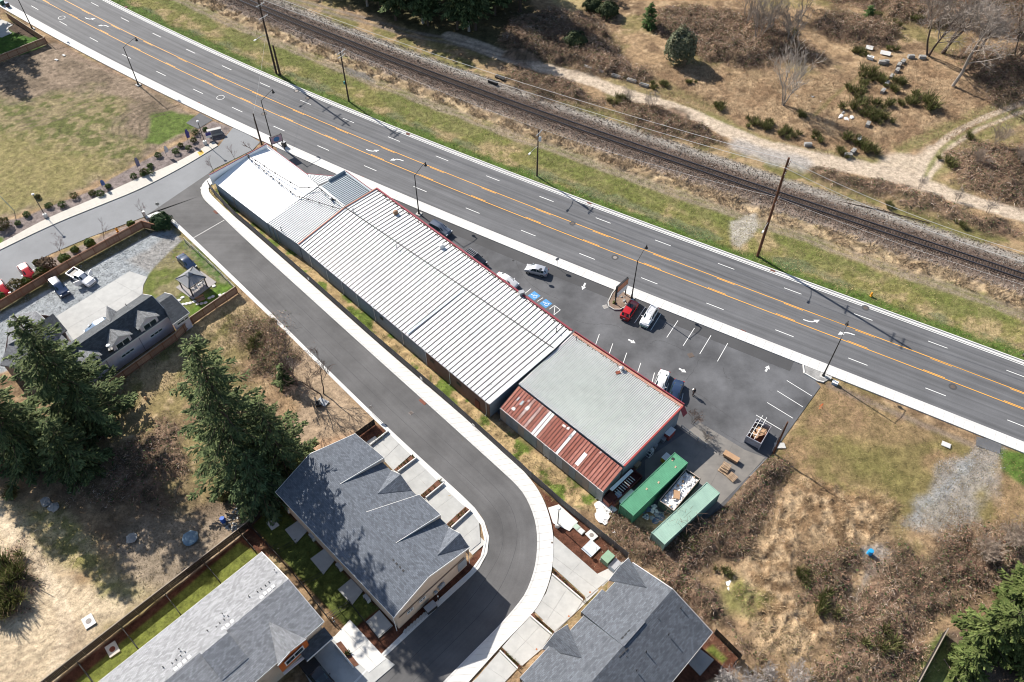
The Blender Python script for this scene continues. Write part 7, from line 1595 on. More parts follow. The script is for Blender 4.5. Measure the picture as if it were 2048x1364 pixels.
for i, (px, py) in enumerate(((577,1021),(626,1077),(680,1137),(735,1200))):
    t = boxthing('air_conditioner', ac_l[i], 'air conditioner', px, py, (.95, .5, .95), -47, M_TRIM, M_PLASTIC, group='air conditioners behind the townhouses'); g = MB(); g.lathe((0, -.26, .5), [(.36, -.02), (.36, .02), (.01, .02)], 14); 
    g2 = MB(); g2.add([Matrix.Rotation(math.pi / 2, 3, 'X') @ (Vector(v) - Vector((0, -.26, .5))) + Vector((0, -.26, .5)) for v in g.v], g.f); g2.build('fan_grille', M_DARK, t, local=True)
boxthing('utility_box', 'dark meter cabinet in the bark beside the beige end wall', 'utility box', 862, 1218, (1.5, .9, .9), 42, M_DARK, M_PLASTIC)
for i in range(7):
    c = P(811 + i * 6.2, 1263 - i * 5.4); b = MB(); b.prism([c + Vector(v) for v in ((-.32, -.1, 0), (.1, -.34, 0), (.32, .1, 0), (-.1, .34, 0))], .05, .11); tag(b.build('paver', M_CONC, None), 'square stepping stone beside the beige end wall, ' + ordn(i) + ' of seven', 'stepping stone', 'stepping stones by the beige wall')
STN = ((365,595),(358.5,600.5),(366,608.5),(373,607.5),(380.5,606),(388,603.5),(396,601),(403,607),(411,605.5),(419,596),(426,593),(440,590.5),(449,588),(428,572),(395,608))
for i, (px, py) in enumerate(STN):
    b = MB(); b.ball(P(px, py) + UPZ * .03, .34, 9, 4, .12, .2); tag(b.build('stepping_stone', M_WALK, None), 'pale round stepping stone on the gazebo lawn, ' + ordn(sorted(STN).index((px, py))), 'stepping stone', 'stepping stones round the gazebo')
c = P(403, 602); t = empty('garden_bench', c, math.radians(35), 'brown wooden bench in front of the gazebo', 'bench')
for y in (-.28, 0, .28): g = MB(); g.box((0, y, .46), (1.5, .22, .05)); g.build('seat_slat', mat('bench_wood', (.32, .19, .12), .8), t, local=True)
for z in (.65, .85): g = MB(); g.box((0, .42, z), (1.5, .04, .14)); g.build('back_slat', mat('bench_wood', (.32, .19, .12), .8), t, local=True)
for x in (-.65, .65): g = MB(); g.box((x, .1, .3), (.08, .7, .6)); g.build('leg', M_DARK, t, local=True)
for i, (px, py) in enumerate(((394,580),(400,574),(388,584),(406,569))):
    c = P(px, py); t = empty('patio_chair', (c.x, c.y, .07), math.radians(40 + i * 70), ('front', 'right hand', 'left hand', 'rear')[i] + ' pale patio chair in the shade under the gazebo', 'chair', 'patio chairs under the gazebo'); g = MB(); g.box((0, 0, .42), (.5, .5, .05)); g.build('seat', M_TRIM, t, local=True); g = MB(); g.box((0, .25, .7), (.5, .05, .55)); g.build('backrest', M_TRIM, t, local=True)
    for x in (-.2, .2):
        for y in (-.2, .2): g = MB(); g.box((x, y, .2), (.04, .04, .4)); g.build('leg', M_TRIM, t, local=True)
for px, py, l, m, s_, rz in ((447.5,1043,'blue bin tipped against the dark fence',mat('bin_bright_blue', (.02, .10, .42), .5),(.8, .8, 1.0),20),(1738,1108,'bright blue drum standing on the bare patch at the right',mat('drum_blue', (.02, .30, .60), .5),(.7, .7, .95),20)):
    c = P(px, py); t = empty('barrel', c, math.radians(rz), l, 'barrel'); b = MB(); b.lathe((0, 0, 0), [(.34, 0), (.37, .05), (.36, .3), (.38, .33), (.36, .36), (.36, .62), (.38, .65), (.36, .68), (.35, .98), (.3, 1.0)], 14); b.build('drum', m, t, local=True); b = MB(); b.lathe((0, 0, 1.0), [(.31, 0), (.31, .03), (.01, .03)], 14); b.build('lid', m, t, local=True)
c = P(381, 1077); b = MB(); b.ball(c + UPZ * .15, 1.15, 14, 6, .08, .22); tag(b.build('tarpaulin', mat('tarp_blue', (.16, .24, .30), .7, .3, 2, .05), None), 'round blue grey tarpaulin on the shaded dirt', 'tarpaulin')
for px, py, l in ((92,1006,'grey slab lump lying left on the dirt by the big conifer'),(109,1015,'grey slab lump lying right on the dirt by the big conifer'),(263,1078,'pale rubble patch in the shade of the big conifer')): b = MB(); b.ball(P(px, py) + UPZ * .15, .8, 9, 5, .25, .4); tag(b.build('boulder', M_ROCK, None), l, 'boulder')
t = empty('junk_pile', P(641, 808), 0, 'black armchair and grey board dumped under the bare trees', 'junk'); g = MB(); g.box((.3, .3, .12), (1.7, 1.1, .08), -.5); g.build('board', M_PLASTIC, t, local=True); g = MB(); g.box((-.3, -.2, .35), (.9, .9, .5), .4); g.build('seat', M_BLK, t, local=True); g = MB(); g.box((-.6, .1, .75), (.25, .9, .7), .4); g.build('backrest', M_BLK, t, local=True)
c = P(293, 800); b = MB(); b.box(c + UPZ * .4, (.25, .2, .9)); tag(b.build('timber_stump', M_CARD, None), 'short pale post standing in the dry grass below the cedar fence', 'post')
b = MB(); c = P(1639, 818); b.bar(c, c + Vector((.2, .1, 1.3)), .05, .05); b.bar(c + Vector((.5, 0, 0)), c + Vector((.2, .1, 1.3)), .05, .05); b.bar(c + Vector((.1, .5, 0)), c + Vector((.2, .1, 1.3)), .05, .05); tag(b.build('survey_tripod', mat('orange_paint', (.75, .12, .02), .6), None), 'small orange tripod in the dry grass right of the parking lot', 'tripod')
# concrete blocks along the dirt road
blk_l = 'mossy concrete block in the row through the green bushes'
for i, (zx, zy, rz, l) in enumerate(((895,440,-30,'white concrete block near the two pale boards'),(985,475,-15,'dark tilted concrete block beside the pale boards'),(1010,470,10,'second dark block beside the pale boards'),(1200,432,5,'left moss topped block at the head of the row'),(1285,436,-5,'right moss topped block at the head of the row'),(1140,470,50,'dark block just below the head of the row'),(1110,495,55,'dark block third from the head of the row'),(1097,535,55,'moss topped block fourth in the row'),(1055,582,55,'pale block fifth in the row'),(1020,632,55,'dark block sixth in the row'),(990,690,55,'ridged pale block at the foot of the upper row'),(878,938,60,'grey block hidden between the lower bushes'),(430,1090,0,'grey block on the upper edge of the dirt road'),(730,1168,-10,'long grey block beside the dirt road bend'),(768,1140,50,'moss topped block at the dirt road bend'),(812,1050,70,'white topped block among the lowest bushes'))):
    c = P(1500 + zx * .2676, zy * .2676); t = empty('concrete_block', c, math.radians(rz), l, 'concrete block', 'concrete blocks by the dirt road'); g = MB(); g.prism([(-.75, -.38), (.75, -.38), (.75, .38), (-.75, .38)], 0, .7); g.build('block', M_ROCK if i not in (0, 15) else M_WHITE, t, local=True); g = MB(); g.box((0, 0, .73), (1.0, .25, .08)); g.build('key_ridge', M_ROCK, t, local=True)
for i, (px, py) in enumerate(((1175.7,137),(1204,146),(1232,154),(1263,163),(1288,172))):
    c = P(px, py); t = empty('concrete_block', c, math.radians(-30), ['first','second','third','fourth','fifth'][i] + ' grey barrier block from the left above the dirt road', 'concrete block', 'barrier blocks above the dirt road'); g = MB(); g.prism([(-1.1, -.35), (1.1, -.35), (1.1, .35), (-1.1, .35)], 0, .5); g.build('block', M_ROCK, t, local=True); g = MB(); g.box((0, 0, .58), (1.9, .3, .18)); g.build('crest', M_ROCK, t, local=True)
for px, py, l, sx, sy in ((1738,98,'pale board lying left among the green bushes',1.6,1.2),(1770,109,'pale cream board lying beside the concrete blocks',2.3,1.2)): b = MB(); b.box(P(px, py) + UPZ * .4, (sx, sy, .06), M=Matrix.Rotation(-.4, 3, 'Z') @ Matrix.Rotation(.3, 3, 'X')); tag(b.build('board', M_WALK, None), l, 'board')
boxthing('equipment_cabinet', 'dark trackside cabinet on the gravel beside the rails', 'cabinet', 986, 169, (2.2, .8, .9), -35, M_BLK, M_DARK); boxthing('equipment_cabinet', 'flat dark box behind the trackside cabinet', 'cabinet', 1001, 157, (2.4, 1.0, .4), -35, M_BLK, M_DARK)
boxthing('rusty_drum_box', 'pale tank beside the dirt road below the dark wood', 'tank', 1041, 108, (1.8, 1.2, 1.0), -10, mat('tank_grey', (.36, .38, .40), .6))
# ------------------------------------------------------------------ cut logs, grey timber near the right edge
t = empty('spare_rail', P(1720, 441), 0, 'long dark rusted rail lying on the gravel beside the track', 'rail'); g = MB(); g.tube([P(1680, 405) + UPZ * .2, P(1770, 424) + UPZ * .2, P(1860, 448) + UPZ * .2], .09, 6); g.build('rail_length', mat('rail_rust', (.05, .03, .022), .8), t)
# ------------------------------------------------------------------ the person in the lot
def skin_mesh(name, verts, edges, radii, m, parent, sub=1):
    me = bpy.data.meshes.new(name); me.from_pydata(verts, edges, []); me.materials.append(m); o = bpy.data.objects.new(name, me); COL.objects.link(o); o.parent = parent
    sm = o.modifiers.new('skin', 'SKIN'); sm.use_smooth_shade = True
    for i, r in enumerate(radii): me.skin_vertices[0].data[i].radius = (r, r)
    me.skin_vertices[0].data[0].use_root = True
    s = o.modifiers.new('sub', 'SUBSURF'); s.levels = sub; s.render_levels = sub; return o
pt = empty('person', P(1386, 790.5), math.radians(200), 'person in dark clothes standing in the lot right of the dark blue saloon', 'person')
M_SKIN = mat('skin', (.45, .27, .20), .6, .05); M_CLO = mat('dark_jacket', (.02, .02, .024), .9); M_TRO = mat('dark_trousers', (.03, .03, .035), .9); M_HAIR = mat('dark_hair', (.015, .011, .009), .7)
bv = [(0, 0, .92), (0, 0, 1.10), (0, .01, 1.30), (0, .02, 1.42), (0, .02, 1.50), (0, .03, 1.58), (0, .035, 1.66), (0, .03, 1.73)]; be = [(i, i + 1) for i in range(7)]; br_ = [.12, .11, .13, .10, .05, .075, .09, .06]
for s in (-1, 1):
    k = len(bv); bv += [(s * .10, 0, .86), (s * .11, .03 * s, .48), (s * .11, .05 * s - .03, .08), (s * .12, .05 * s + .14, .03)]; be += [(0, k), (k, k + 1), (k + 1, k + 2), (k + 2, k + 3)]; br_ += [.095, .065, .045, .04]
    k = len(bv); bv += [(s * .19, .01, 1.40), (s * .25, 0, 1.12), (s * .22, .14, .90), (s * .21, .19, .84)]; be += [(3, k), (k, k + 1), (k + 1, k + 2), (k + 2, k + 3)]; br_ += [.06, .045, .033, .035]; hk = k + 3
    for f in range(5):
        k = len(bv); a = (f - 2) * .016; L_ = (.055, .075, .085, .078, .06)[f]
        q = Vector((s * .21 + a, .215, .80)) if f else Vector((s * .21 - s * .045, .20, .83))
        bv += [tuple(q), tuple(q + Vector((0, L_ * .35, -L_ * .7)))]; be += [(hk, k), (k, k + 1)]; br_ += [.010, .008]
skin_mesh('body', bv, be, br_, M_SKIN, pt)
jv = [(0, 0, .86), (0, 0, 1.10), (0, .01, 1.30), (0, .02, 1.43)]; je = [(0, 1), (1, 2), (2, 3)]; jr = [.15, .14, .16, .11]
for s in (-1, 1): k = len(jv); jv += [(s * .20, .01, 1.40), (s * .255, 0, 1.12), (s * .225, .13, .93)]; je += [(3, k), (k, k + 1), (k + 1, k + 2)]; jr += [.085, .07, .055]
skin_mesh('jacket', jv, je, jr, M_CLO, pt)
tv = [(0, 0, .94)]; te = []; tr_ = [.145]
for s in (-1, 1): k = len(tv); tv += [(s * .10, 0, .84), (s * .11, .03 * s, .48), (s * .11, .05 * s - .03, .12)]; te += [(0, k), (k, k + 1), (k + 1, k + 2)]; tr_ += [.115, .085, .07]
skin_mesh('trousers', tv, te, tr_, M_TRO, pt)
b = MB(); b.sm = True; b.ball((0, .005, 1.70), .118, 12, 8, .02, 1.0); b.ball((0, -.07, 1.60), .085, 10, 6, .05, 1.2); b.build('hair', M_HAIR, pt, local=True)
for s in (-1, 1):
    b = MB(); b.box((s * .12, .05 * s + .08, .045), (.10, .28, .09)); b.build('shoe', M_BLK, pt, local=True)
    b = MB(); b.ball((s * .032, .118, 1.665), .012, 6, 5); b.build('eye', M_BLK, pt, local=True)
b = MB(); b.ball((0, .135, 1.63), .018, 6, 5); b.build('nose', M_SKIN, pt, local=True); b = MB(); b.box((0, .118, 1.59), (.05, .01, .012)); b.build('mouth', mat('lips', (.35, .12, .10), .6), pt, local=True)
bg_ = empty('shoulder_bag', pt.location, pt.rotation_euler.z, 'pale bag worn on the back of the person in the lot', 'bag'); b = MB(); b.ball((0, -.22, 1.18), .20, 10, 8, .03, 1.2); b.build('pouch', M_WHITE, bg_, local=True); b = MB(); b.bar((.12, -.14, 1.4), (.12, .12, 1.35), .04, .015); b.build('strap', M_WHITE, bg_, local=True)
# ------------------------------------------------------------------ vegetation
M_NEEDLE = tint_mat('needles', .8, .35, 3.0, 0, .12); M_BARKM = mat('tree_bark', (.085, .062, .048), .95, .4, 3, .03); M_PALEB = mat('pale_bark', (.27, .24, .21), .9, .35, 4); M_LEAF = tint_mat('leaves', .75, .3, 4.0, 0, .15)
M_TWIG = tint_mat('twigs', .9, .25, 2.0, 0)
def quads(C, U, V_):
    """one flat quad per row: centre C, half axes U and V_"""
    n = len(C); P4 = np.stack([C - U - V_ * .25, C + U - V_, C + U * 1.15 + V_ * .25, C - U * .6 + V_], 1).reshape(-1, 3)
    return P4, np.arange(n * 4).reshape(n, 4)
def conifer_mesh(H, R, seed, z0=.06, dens=1.0, col=(.040, .062, .024), col2=(.145, .175, .07), droop=.25, spray=.42):
    """trunk and whorls of drooping boughs, every bough hung with small sprays of needles"""
    rg = np.random.default_rng(seed); Cs = []; Us = []; Vs = []; T = []; tr = MB(); lm = MB()
    lean = Vector((rg.normal(0, .012), rg.normal(0, .012), 0))
    tr.tube([lean * (H * t) * 1.0 + UPZ * (H * t) for t in (-.01, .02, .2, .5, .8, .99)], [H * .017 + .08, H * .015 + .04, H * .0125, H * .008, H * .004, .015], 8)
    z = H * z0
    while z < H * .985:
        t = (z / H - z0) / (1 - z0); Lb = R * (1 - t) ** .68 * rg.uniform(.78, 1.1) * (1 - .30 * max(0, .12 - t) / .12) + .25; nb = int(rg.integers(4, 7)); a0 = rg.uniform(0, 6.28)
        for k in range(nb):
            L = Lb * rg.uniform(.60, 1.18); a = a0 + k * 6.283 / nb + rg.normal(0, .22); up = .30 * t - droop * (1 - t) + rg.normal(0, .07)
            dirn = np.array([math.cos(a), math.sin(a), 0]); side = np.array([-dirn[1], dirn[0], 0])
            p0 = np.array([lean.x * z, lean.y * z, z + rg.uniform(-.2, .2)])
            lm.tube([tuple(p0 + dirn * L * f + np.array([0, 0, L * (up * f - droop * .55 * f * f + .12 * f ** 3)])) for f in (0, .45, .95)], [.05 + L * .008, .03 + L * .003, .012], 4, caps=False)
            n = max(6, int(L * 13 * dens * (.75 + .5 * rg.random())))
            f = rg.random(n) ** .75 * .92 + .10; w_ = (1.05 - f) * L * .34 + .14
            s = rg.uniform(-1, 1, n); pos = p0 + dirn * (L * f)[:, None] + side * (s * w_)[:, None]
            pos[:, 2] += L * (up * f - droop * .55 * f * f + .12 * f ** 3) - np.abs(s) * w_ * .30 + rg.normal(0, .06, n) - .04
            ang = s * .9 + rg.normal(0, .3, n); ca, sa = np.cos(ang), np.sin(ang)
            u = dirn[None] * ca[:, None] + side[None] * sa[:, None]; u[:, 2] += rg.normal(-.22, .25, n); v = np.cross(u, np.array([0, 0, 1.0])) ; v[:, 2] += rg.normal(0, .35, n)
            sz = spray * rg.uniform(.6, 1.25, n) * (.65 + .35 * (1 - t))
            Cs.append(pos); Us.append(u * sz[:, None]); Vs.append(v * (sz * .36)[:, None])
            m = rg.random(n)[:, None] ** 1.3; b_ = (.75 + .5 * rg.random()); T.append((np.array(col)[None] * (1 - m) + np.array(col2)[None] * m) * b_ * (.8 + .35 * f[:, None]))  # lit bough tips put into the colour: sprays lighten outward
        z += rg.uniform(.40, .75) * (.6 + H / 40)
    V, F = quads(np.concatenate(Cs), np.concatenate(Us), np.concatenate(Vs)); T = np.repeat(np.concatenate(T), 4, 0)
    return tr, lm, V, F, T
def conifer(px, py, H, R, seed, label, group=None, name='conifer', base=None, **kw):
    c = base if base is not None else P(px, py); t = empty(name, (c.x, c.y, 0), 0, label, 'tree', group); tr, lm, V, F, T = conifer_mesh(H, R, seed, **kw)
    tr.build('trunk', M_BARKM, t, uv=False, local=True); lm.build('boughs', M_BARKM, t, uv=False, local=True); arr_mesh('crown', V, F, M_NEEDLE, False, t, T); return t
CK = dict(droop=.30, spray=.43)
conifer(503, 950, 31, 8.4, 1, 'tallest dark conifer right of the shaded scrub, its tip below the dormer house', dens=.85, **CK)
conifer(575, 948, 18, 6.6, 2, 'conifer leaning its boughs over the bare soil beside the middle townhouses', dens=.8, droop=.2, spray=.40, col=(.045, .062, .026), col2=(.13, .16, .06))
conifer(532, 1000, 13, 5.0, 3, 'lower conifer in front of the two tall ones by the dark fence', dens=.85, droop=.38, spray=.44, col2=(.12, .165, .075))
conifer(188, 852, 25.5, 7.6, 4, 'broad dark conifer in front of the dormer house corner', dens=1.15, **CK)
conifer(72, 916, 22, 7.0, 5, 'conifer at the left edge with pale tipped boughs over the hip roofed house', dens=1.15, **CK)
conifer(165, 945, 13, 4.8, 6, 'lowest dark conifer of the left clump, above the dirt track', dens=1.2, **CK)
conifer(-70, 830, 24, 6, 7, 'conifer whose crown is cut by the left edge of the picture', dens=.8, **CK)
GK = dict(col=(.060, .085, .022), col2=(.13, .155, .05), droop=.12, dens=1.2)
conifer(1965, 1285, 10.5, 4.6, 8, 'bright green conifer in the lower right corner above the dark fence', **GK); conifer(2035, 1215, 11, 4.6, 9, 'bright green conifer cut by the right edge below the pale twiggy shrub', **GK); conifer(1925, 1335, 5, 2.6, 10, 'small green conifer at the lower right bark slope', **GK); conifer(2050, 1330, 9, 4.2, 11, 'dark green conifer in the extreme lower right corner', **GK)
conifer(573, 765, 4.5, 1.6, 12, 'young conifer between the two bare trees and the tall dark conifer')
conifer(1296, 54, 6.2, 2.0, 13, 'small bright green conifer standing alone in the brambles at the top', col=(.055, .10, .03), col2=(.09, .15, .045))
conifer(1735, 38, 3.6, 1.3, 14, 'small green conifer in the dark brambles at the top right', col=(.055, .10, .03), col2=(.09, .15, .045))
# the dark wood beyond the tracks: three grown trees copied, each at its own place and size
protos = []
for i in range(3):
    tr, lm, V, F, T = conifer_mesh(22, (5.2, 5.8, 4.6)[i], 30 + i, z0=.22, dens=.85, spray=.55); t = empty('wood_conifer', (0, 0, 0), 0, 'x', 'tree', 'dark wood beyond the tracks'); tr.build('trunk', M_PALEB if i == 1 else M_BARKM, t, uv=False, local=True); arr_mesh('crown', V, F, M_NEEDLE, False, t, T); protos.append(t)
wood_xy = [(792,40),(846,46),(856,50),(915,58),(938,62),(951,60),(760,18),(735,12),(700,-10),(815,5),(880,10),(960,15),(990,30),(1010,12),(640,-45),(840,-35),(920,-30),(1000,-30),(770,-40),(690,-55),(1045,-25),(880,-70),(960,-75),(1060,-75),(600,-80),(800,-90),(1040,22)]
wl = ['right of', 'left of', 'behind', 'among']
used = [False] * 3
chs = tree_of(None)
for i, (px, py) in enumerate(wood_xy):
    k = i % 3; c = P(px, py); sc_ = random.uniform(.78, 1.12) * (.9 if i < 14 else 1.05); rz = random.uniform(0, 6.3)
    row2 = sorted(q for q in wood_xy[6:] if q[1] >= 0)
    lab = ('front conifer at the foot of the dark wood, ' + ordn(i) + ' of six') if i < 6 else ('conifer in the second row of the dark wood, ' + ordn(row2.index((px, py)))) if py >= 0 else 'conifer at the back of the dark wood, beyond the top edge of the picture'
    if not used[k]: t = protos[k]; used[k] = True; t.location = (c.x, c.y, 0); t.rotation_euler = (0, 0, rz); t.scale = (sc_,) * 3; t['label'] = lab
    else: dup(protos[k], (c.x, c.y, 0), rz, lab, 'dark wood beyond the tracks', chs, sc_)
for px, py, s_ in ((1200,-105,.8),(1270,-110,.85),(1345,-95,.9),(1420,-80,.95),(1480,-95,.9),(1130,-120,.8),(1900,-70,.9),(1990,-60,.9),(1830,-90,.8),(-68,80,1.15),(-42,40,1.12),(560,-70,1.1),(640,-80,1.15),(720,-85,1.15),(800,-75,1.2),(900,-90,1.2),(1010,-95,1.15)):
    c = P(px, py); dup(protos[random.randrange(3)], (c.x, c.y, 0), random.uniform(0, 6), 'conifer standing beyond the picture edge that throws its shadow in', 'conifers beyond the picture edge', chs, s_)
# ---- bare trees
def bare_mesh(H, seed, stems=1, spread=.5, twig=.02, levels=4, r0=None, up=.25, lean=(0, 0)):
    rg = random.Random(seed); trunk = MB(); br = MB()
    def grow(p, d, L, r, lv):
        pts = [p]; n = 4 if lv < 2 else 3
        for i in range(n):
            d = (d + Vector((rg.gauss(0, .13), rg.gauss(0, .13), rg.gauss(.03, .08)))).normalized(); pts.append(pts[-1] + d * L / n)
        rr = [max(twig * .6, r * (1 - .55 * i / n)) for i in range(n + 1)]
        (trunk if lv == 0 else br).tube(pts, rr, 7 if lv == 0 else (5 if lv == 1 else 3), caps=lv == 0)
        if lv >= levels: return
        kids_ = rg.randint(3, 5) if lv else rg.randint(6, 9)
        for j in range(kids_):
            f = rg.uniform(.3, 1.0) if lv else rg.uniform(.32, 1.0); k = min(n - 1, int(f * n)); q = pts[k].lerp(pts[k + 1], f * n - k)
            a = rg.uniform(0, 6.28); x = d.cross(Vector((0, 0, 1)) if abs(d.z) < .95 else Vector((1, 0, 0))).normalized(); y = d.cross(x)
            nd = (d * (1 - spread) + (x * math.cos(a) + y * math.sin(a)) * spread + UPZ * up * .5).normalized(); grow(q, nd, L * rg.uniform(.42, .62) * (1.0 if lv else .9), max(twig, rr[k] * .55), lv + 1)
    for s in range(stems):
        a = s * 6.283 / max(1, stems) + rg.uniform(0, 1); o = Vector((math.cos(a), math.sin(a), 0)) * (.25 if stems > 1 else 0)
        grow(o, (Vector((lean[0], lean[1], 1)) + o * .5 + Vector((rg.gauss(0, .06), rg.gauss(0, .06), 0))).normalized(), H * .62 * rg.uniform(.85, 1.05), r0 or H * .014, 0)
    return trunk, br
M_GREYTW = mat('grey_twigs', (.31, .265, .225), .9, .2, 2); M_BRTW = mat('brown_twigs', (.15, .105, .085), .9, .25, 2)
def bare_tree(px, py, H, seed, label, group=None, m=None, tm=None, name='bare_tree', **kw):
    c = P(px, py); t = empty(name, (c.x, c.y, 0), 0, label, 'tree', group); a, b_ = bare_mesh(H, seed, **kw); a.build('trunk', tm or M_BARKM, t, uv=False, local=True); b_.build('branches', m or M_GREYTW, t, uv=False, local=True); return t
BK = dict(twig=.034, levels=4)
bare_tree(1905, 173, 27, 1, 'leaning grey bare tree whose foot stands by the grassy track at the upper right', lean=(.22, .0), r0=.36, tm=M_PALEB, spread=.55, **BK)
bare_tree(1856, 112, 24, 2, 'left upright bare tree of the group at the upper right', stems=3, tm=M_BARKM, r0=.24, spread=.55, **BK); bare_tree(1886, 106, 25, 3, 'thick dark forked bare tree behind the leaning grey one', stems=2, r0=.34, spread=.55, lean=(.14, .05), **BK); bare_tree(1950, 110, 16, 4, 'grey bare tree right of the leaning one', stems=3, r0=.18, spread=.6, **BK); bare_tree(2030, 120, 17, 5, 'bare tree cut by the right edge at the top', stems=3, r0=.18, spread=.6, **BK)
bare_tree(1566, 210, 14, 6, 'slim pale stemmed bare tree clump in the dry grass at the upper right', stems=8, r0=.09, tm=M_PALEB, m=mat('pale_twigs', (.46, .40, .34), .9), spread=.35, levels=3, twig=.03)
for i, (px, py, h) in enumerate(((1512,85,12),(1540,70,13),(1575,90,11),(1490,55,12),(1605,30,12),(1555,25,13))): bare_tree(px, py, h, 10 + i, 'bare grey bush tree in the thicket at the top, ' + ('left front','middle','right front','far left','far right','rear')[i], 'bare bush trees at the top', m=M_GREYTW, tm=M_PALEB, stems=5, r0=.08, spread=.4, levels=3, twig=.03)
bare_tree(595, 772, 10.5, 20, 'bare tree on the soil left of the dumped armchair, thin crown', m=M_BRTW, r0=.17, spread=.4); bare_tree(644, 788, 10, 21, 'forked bare tree right above the dumped armchair', m=M_BRTW, stems=2, r0=.10, spread=.4)
for i, (px, py, h, l) in enumerate(((124,514,5.6,'bare street tree behind the red car, between shrubs'),(210,484,5.4,'bare street tree in the strip above the middle of the cedar fence'),(291,438,4.6,'bare street tree beside the round hedge'),(505,302,4.2,'bare upright street tree nearest the bare brown pole'),(471,322,4.2,'bare upright street tree in the middle behind the false front'),(427,344,4.0,'bare upright street tree at the lower end of the false front'),(-8,600,6,'bare tree beyond the left edge'))): bare_tree(px, py, h, 30 + i, l, 'bare street trees', m=mat('mauve_twigs', (.20, .13, .125), .9), stems=1, r0=.05, spread=.30 if i > 2 else .42, twig=.012, levels=3, name='street_tree')
for i, (px, py, h, l) in enumerate(((1258,210,4.5,'grey bare bush in the brambles between the tracks and the dirt road, left'),(1300,222,5,'pale bare bush in the brambles between the tracks and the dirt road, right'),(1838,378,3.2,'thin bare sapling beside the dirt road, left of two'),(1912,402,3.0,'thin bare sapling beside the dirt road, middle'),(1975,425,3.8,'thin bare sapling beside the dirt road, right'),(1385,845,3.2,'bare shrub at the corner of the red trimmed shed'),(1412,880,2.6,'bare shrub by the guard rail of the sunken ramp'),(585,752,4,'bare scrub stem at the foot of the left bare tree'))): bare_tree(px, py, h, 50 + i, l, m=M_GREYTW if i != 5 else M_BRTW, stems=4, r0=.035, twig=.014, spread=.5, levels=3, name='bare_shrub')
for i, (px, py, h, l) in enumerate(((1960,1120,5.5,'pale twiggy shrub fanning out above the green conifers, left part'),(2010,1095,6,'pale twiggy shrub fanning out above the green conifers, right part'),(1450,1372,5,'whitish bare shrub at the back of the lower right townhouses'),(1490,1385,5,'second whitish bare shrub cut by the bottom edge'),(1590,1375,4.5,'whitish bare shrub at the bottom edge right of the townhouses'),(1530,1362,4,'whitish bare shrub between two others at the bottom edge'),(1990,290,5,'grey bare shrub among the twigs at the right, upper'),(2035,330,5,'grey bare shrub among the twigs at the right edge'),(1950,330,4,'grey bare shrub in the brushwood right of the track fork'))): bare_tree(px, py, h, 70 + i, l, m=mat('whitish_twigs', (.42, .38, .35), .9) if 2 <= i <= 5 else mat('tan_twigs', (.33, .265, .21), .9), tm=M_PALEB, stems=9, r0=.035, twig=.016, spread=.42, levels=3, name='bare_shrub')
# ---- leafy shrubs: small leaf faces over a rounded volume
def leaf_ball(r, n, seed, col, col2, flat=.9, leaf=.16, up=0.0):
    rg = np.random.default_rng(seed); d = rg.normal(size=(n, 3)); d /= np.linalg.norm(d, axis=1)[:, None]; d[:, 2] = np.abs(d[:, 2]) * 1.0 - .25 * (rg.random(n) < .3)
    lump = 1 + .22 * np.sin(d[:, 0] * 5 + seed) * np.sin(d[:, 1] * 5 + 2 * seed) * np.cos(d[:, 2] * 4)
    rr = r * (.55 + .45 * rg.random(n) ** .4) * lump; C = d * rr[:, None]; C[:, 2] = C[:, 2] * flat + r * flat * .45
    u = np.cross(d, rg.normal(size=(n, 3))); u /= np.linalg.norm(u, axis=1)[:, None] + 1e-6; v = np.cross(u, d + rg.normal(0, .6, (n, 3)))
    s = leaf * rg.uniform(.6, 1.3, n); m = rg.random(n)[:, None]; T = np.array(col) * (1 - m) + np.array(col2) * m
    V, F = quads(C, u * s[:, None], v * (s * .7)[:, None]); return V, F, np.repeat(T, 4, 0)
def shrub(px, py, r, label, col=(.035, .06, .018), col2=(.09, .13, .04), n=420, name='round_shrub', cat='shrub', group=None, flat=.9, leaf=.13, seed=None):
    c = P(px, py); t = empty(name, (c.x, c.y, 0), 0, label, cat, group); V, F, T = leaf_ball(r, n, seed or int(px * 7 + py), col, col2, flat, leaf); arr_mesh('foliage', V, F, M_LEAF, False, t, T)
    b = MB(); b.tube([(0, 0, 0), (.05, .03, r * .6)], .05, 5); b.build('stem', M_BARKM, t, uv=False, local=True); return t
SH1 = [(76,396),(99,414),(126,412),(37,449),(186,389),(202,390),(217,375),(268,355),(289,347),(301,334),(317,313),(353,306),(362,293),(378,299),(392,268),(411,261),(388,283),(301,346),(287,351),(55,432),(150,395)]
for i, (px, py) in enumerate(SH1): shrub(px, py, .62 + .12 * (i % 3), 'small clipped shrub in the bark strip above the side street, ' + ordn(sorted(SH1).index((px, py))), group='clipped shrubs along the side street', n=260, leaf=.10, col=(.04, .065, .015) if i % 4 else (.10, .06, .025))
for px, py, r, l in ((8,455,1.6,'large dark round shrub at the left end of the bark strip'),(181,490,1.0,'round bright green shrub in the strip above the cedar fence, middle'),(151,502,.7,'small green shrub beside the middle street tree'),(131,522,1.1,'round dark green shrub against the cedar fence under the left street tree'),(263,451,.75,'small round yellow green shrub by the cedar fence near the hydrant'),(88,545,1.2,'dark green shrub against the fence right of the red car'),(35,578,1.5,'tall dark bronze shrub between the two red cars'),(54,566,.9,'light green shrub at the bumper of the red car'),(80,556,1.0,'olive shrub between the red car and the fence'),(74,527,.6,'small orange brown shrub at the end of the stall line'),(6,596,.9,'bright green shrub at the fence by the left edge'),(148,693,.6,'yellow green shrub in the gap between the two grey roofed houses')): shrub(px, py, r, l, n=600, leaf=.13, col2=(.11, .15, .03) if 'green' in l else (.13, .085, .035), col=(.04, .06, .018))
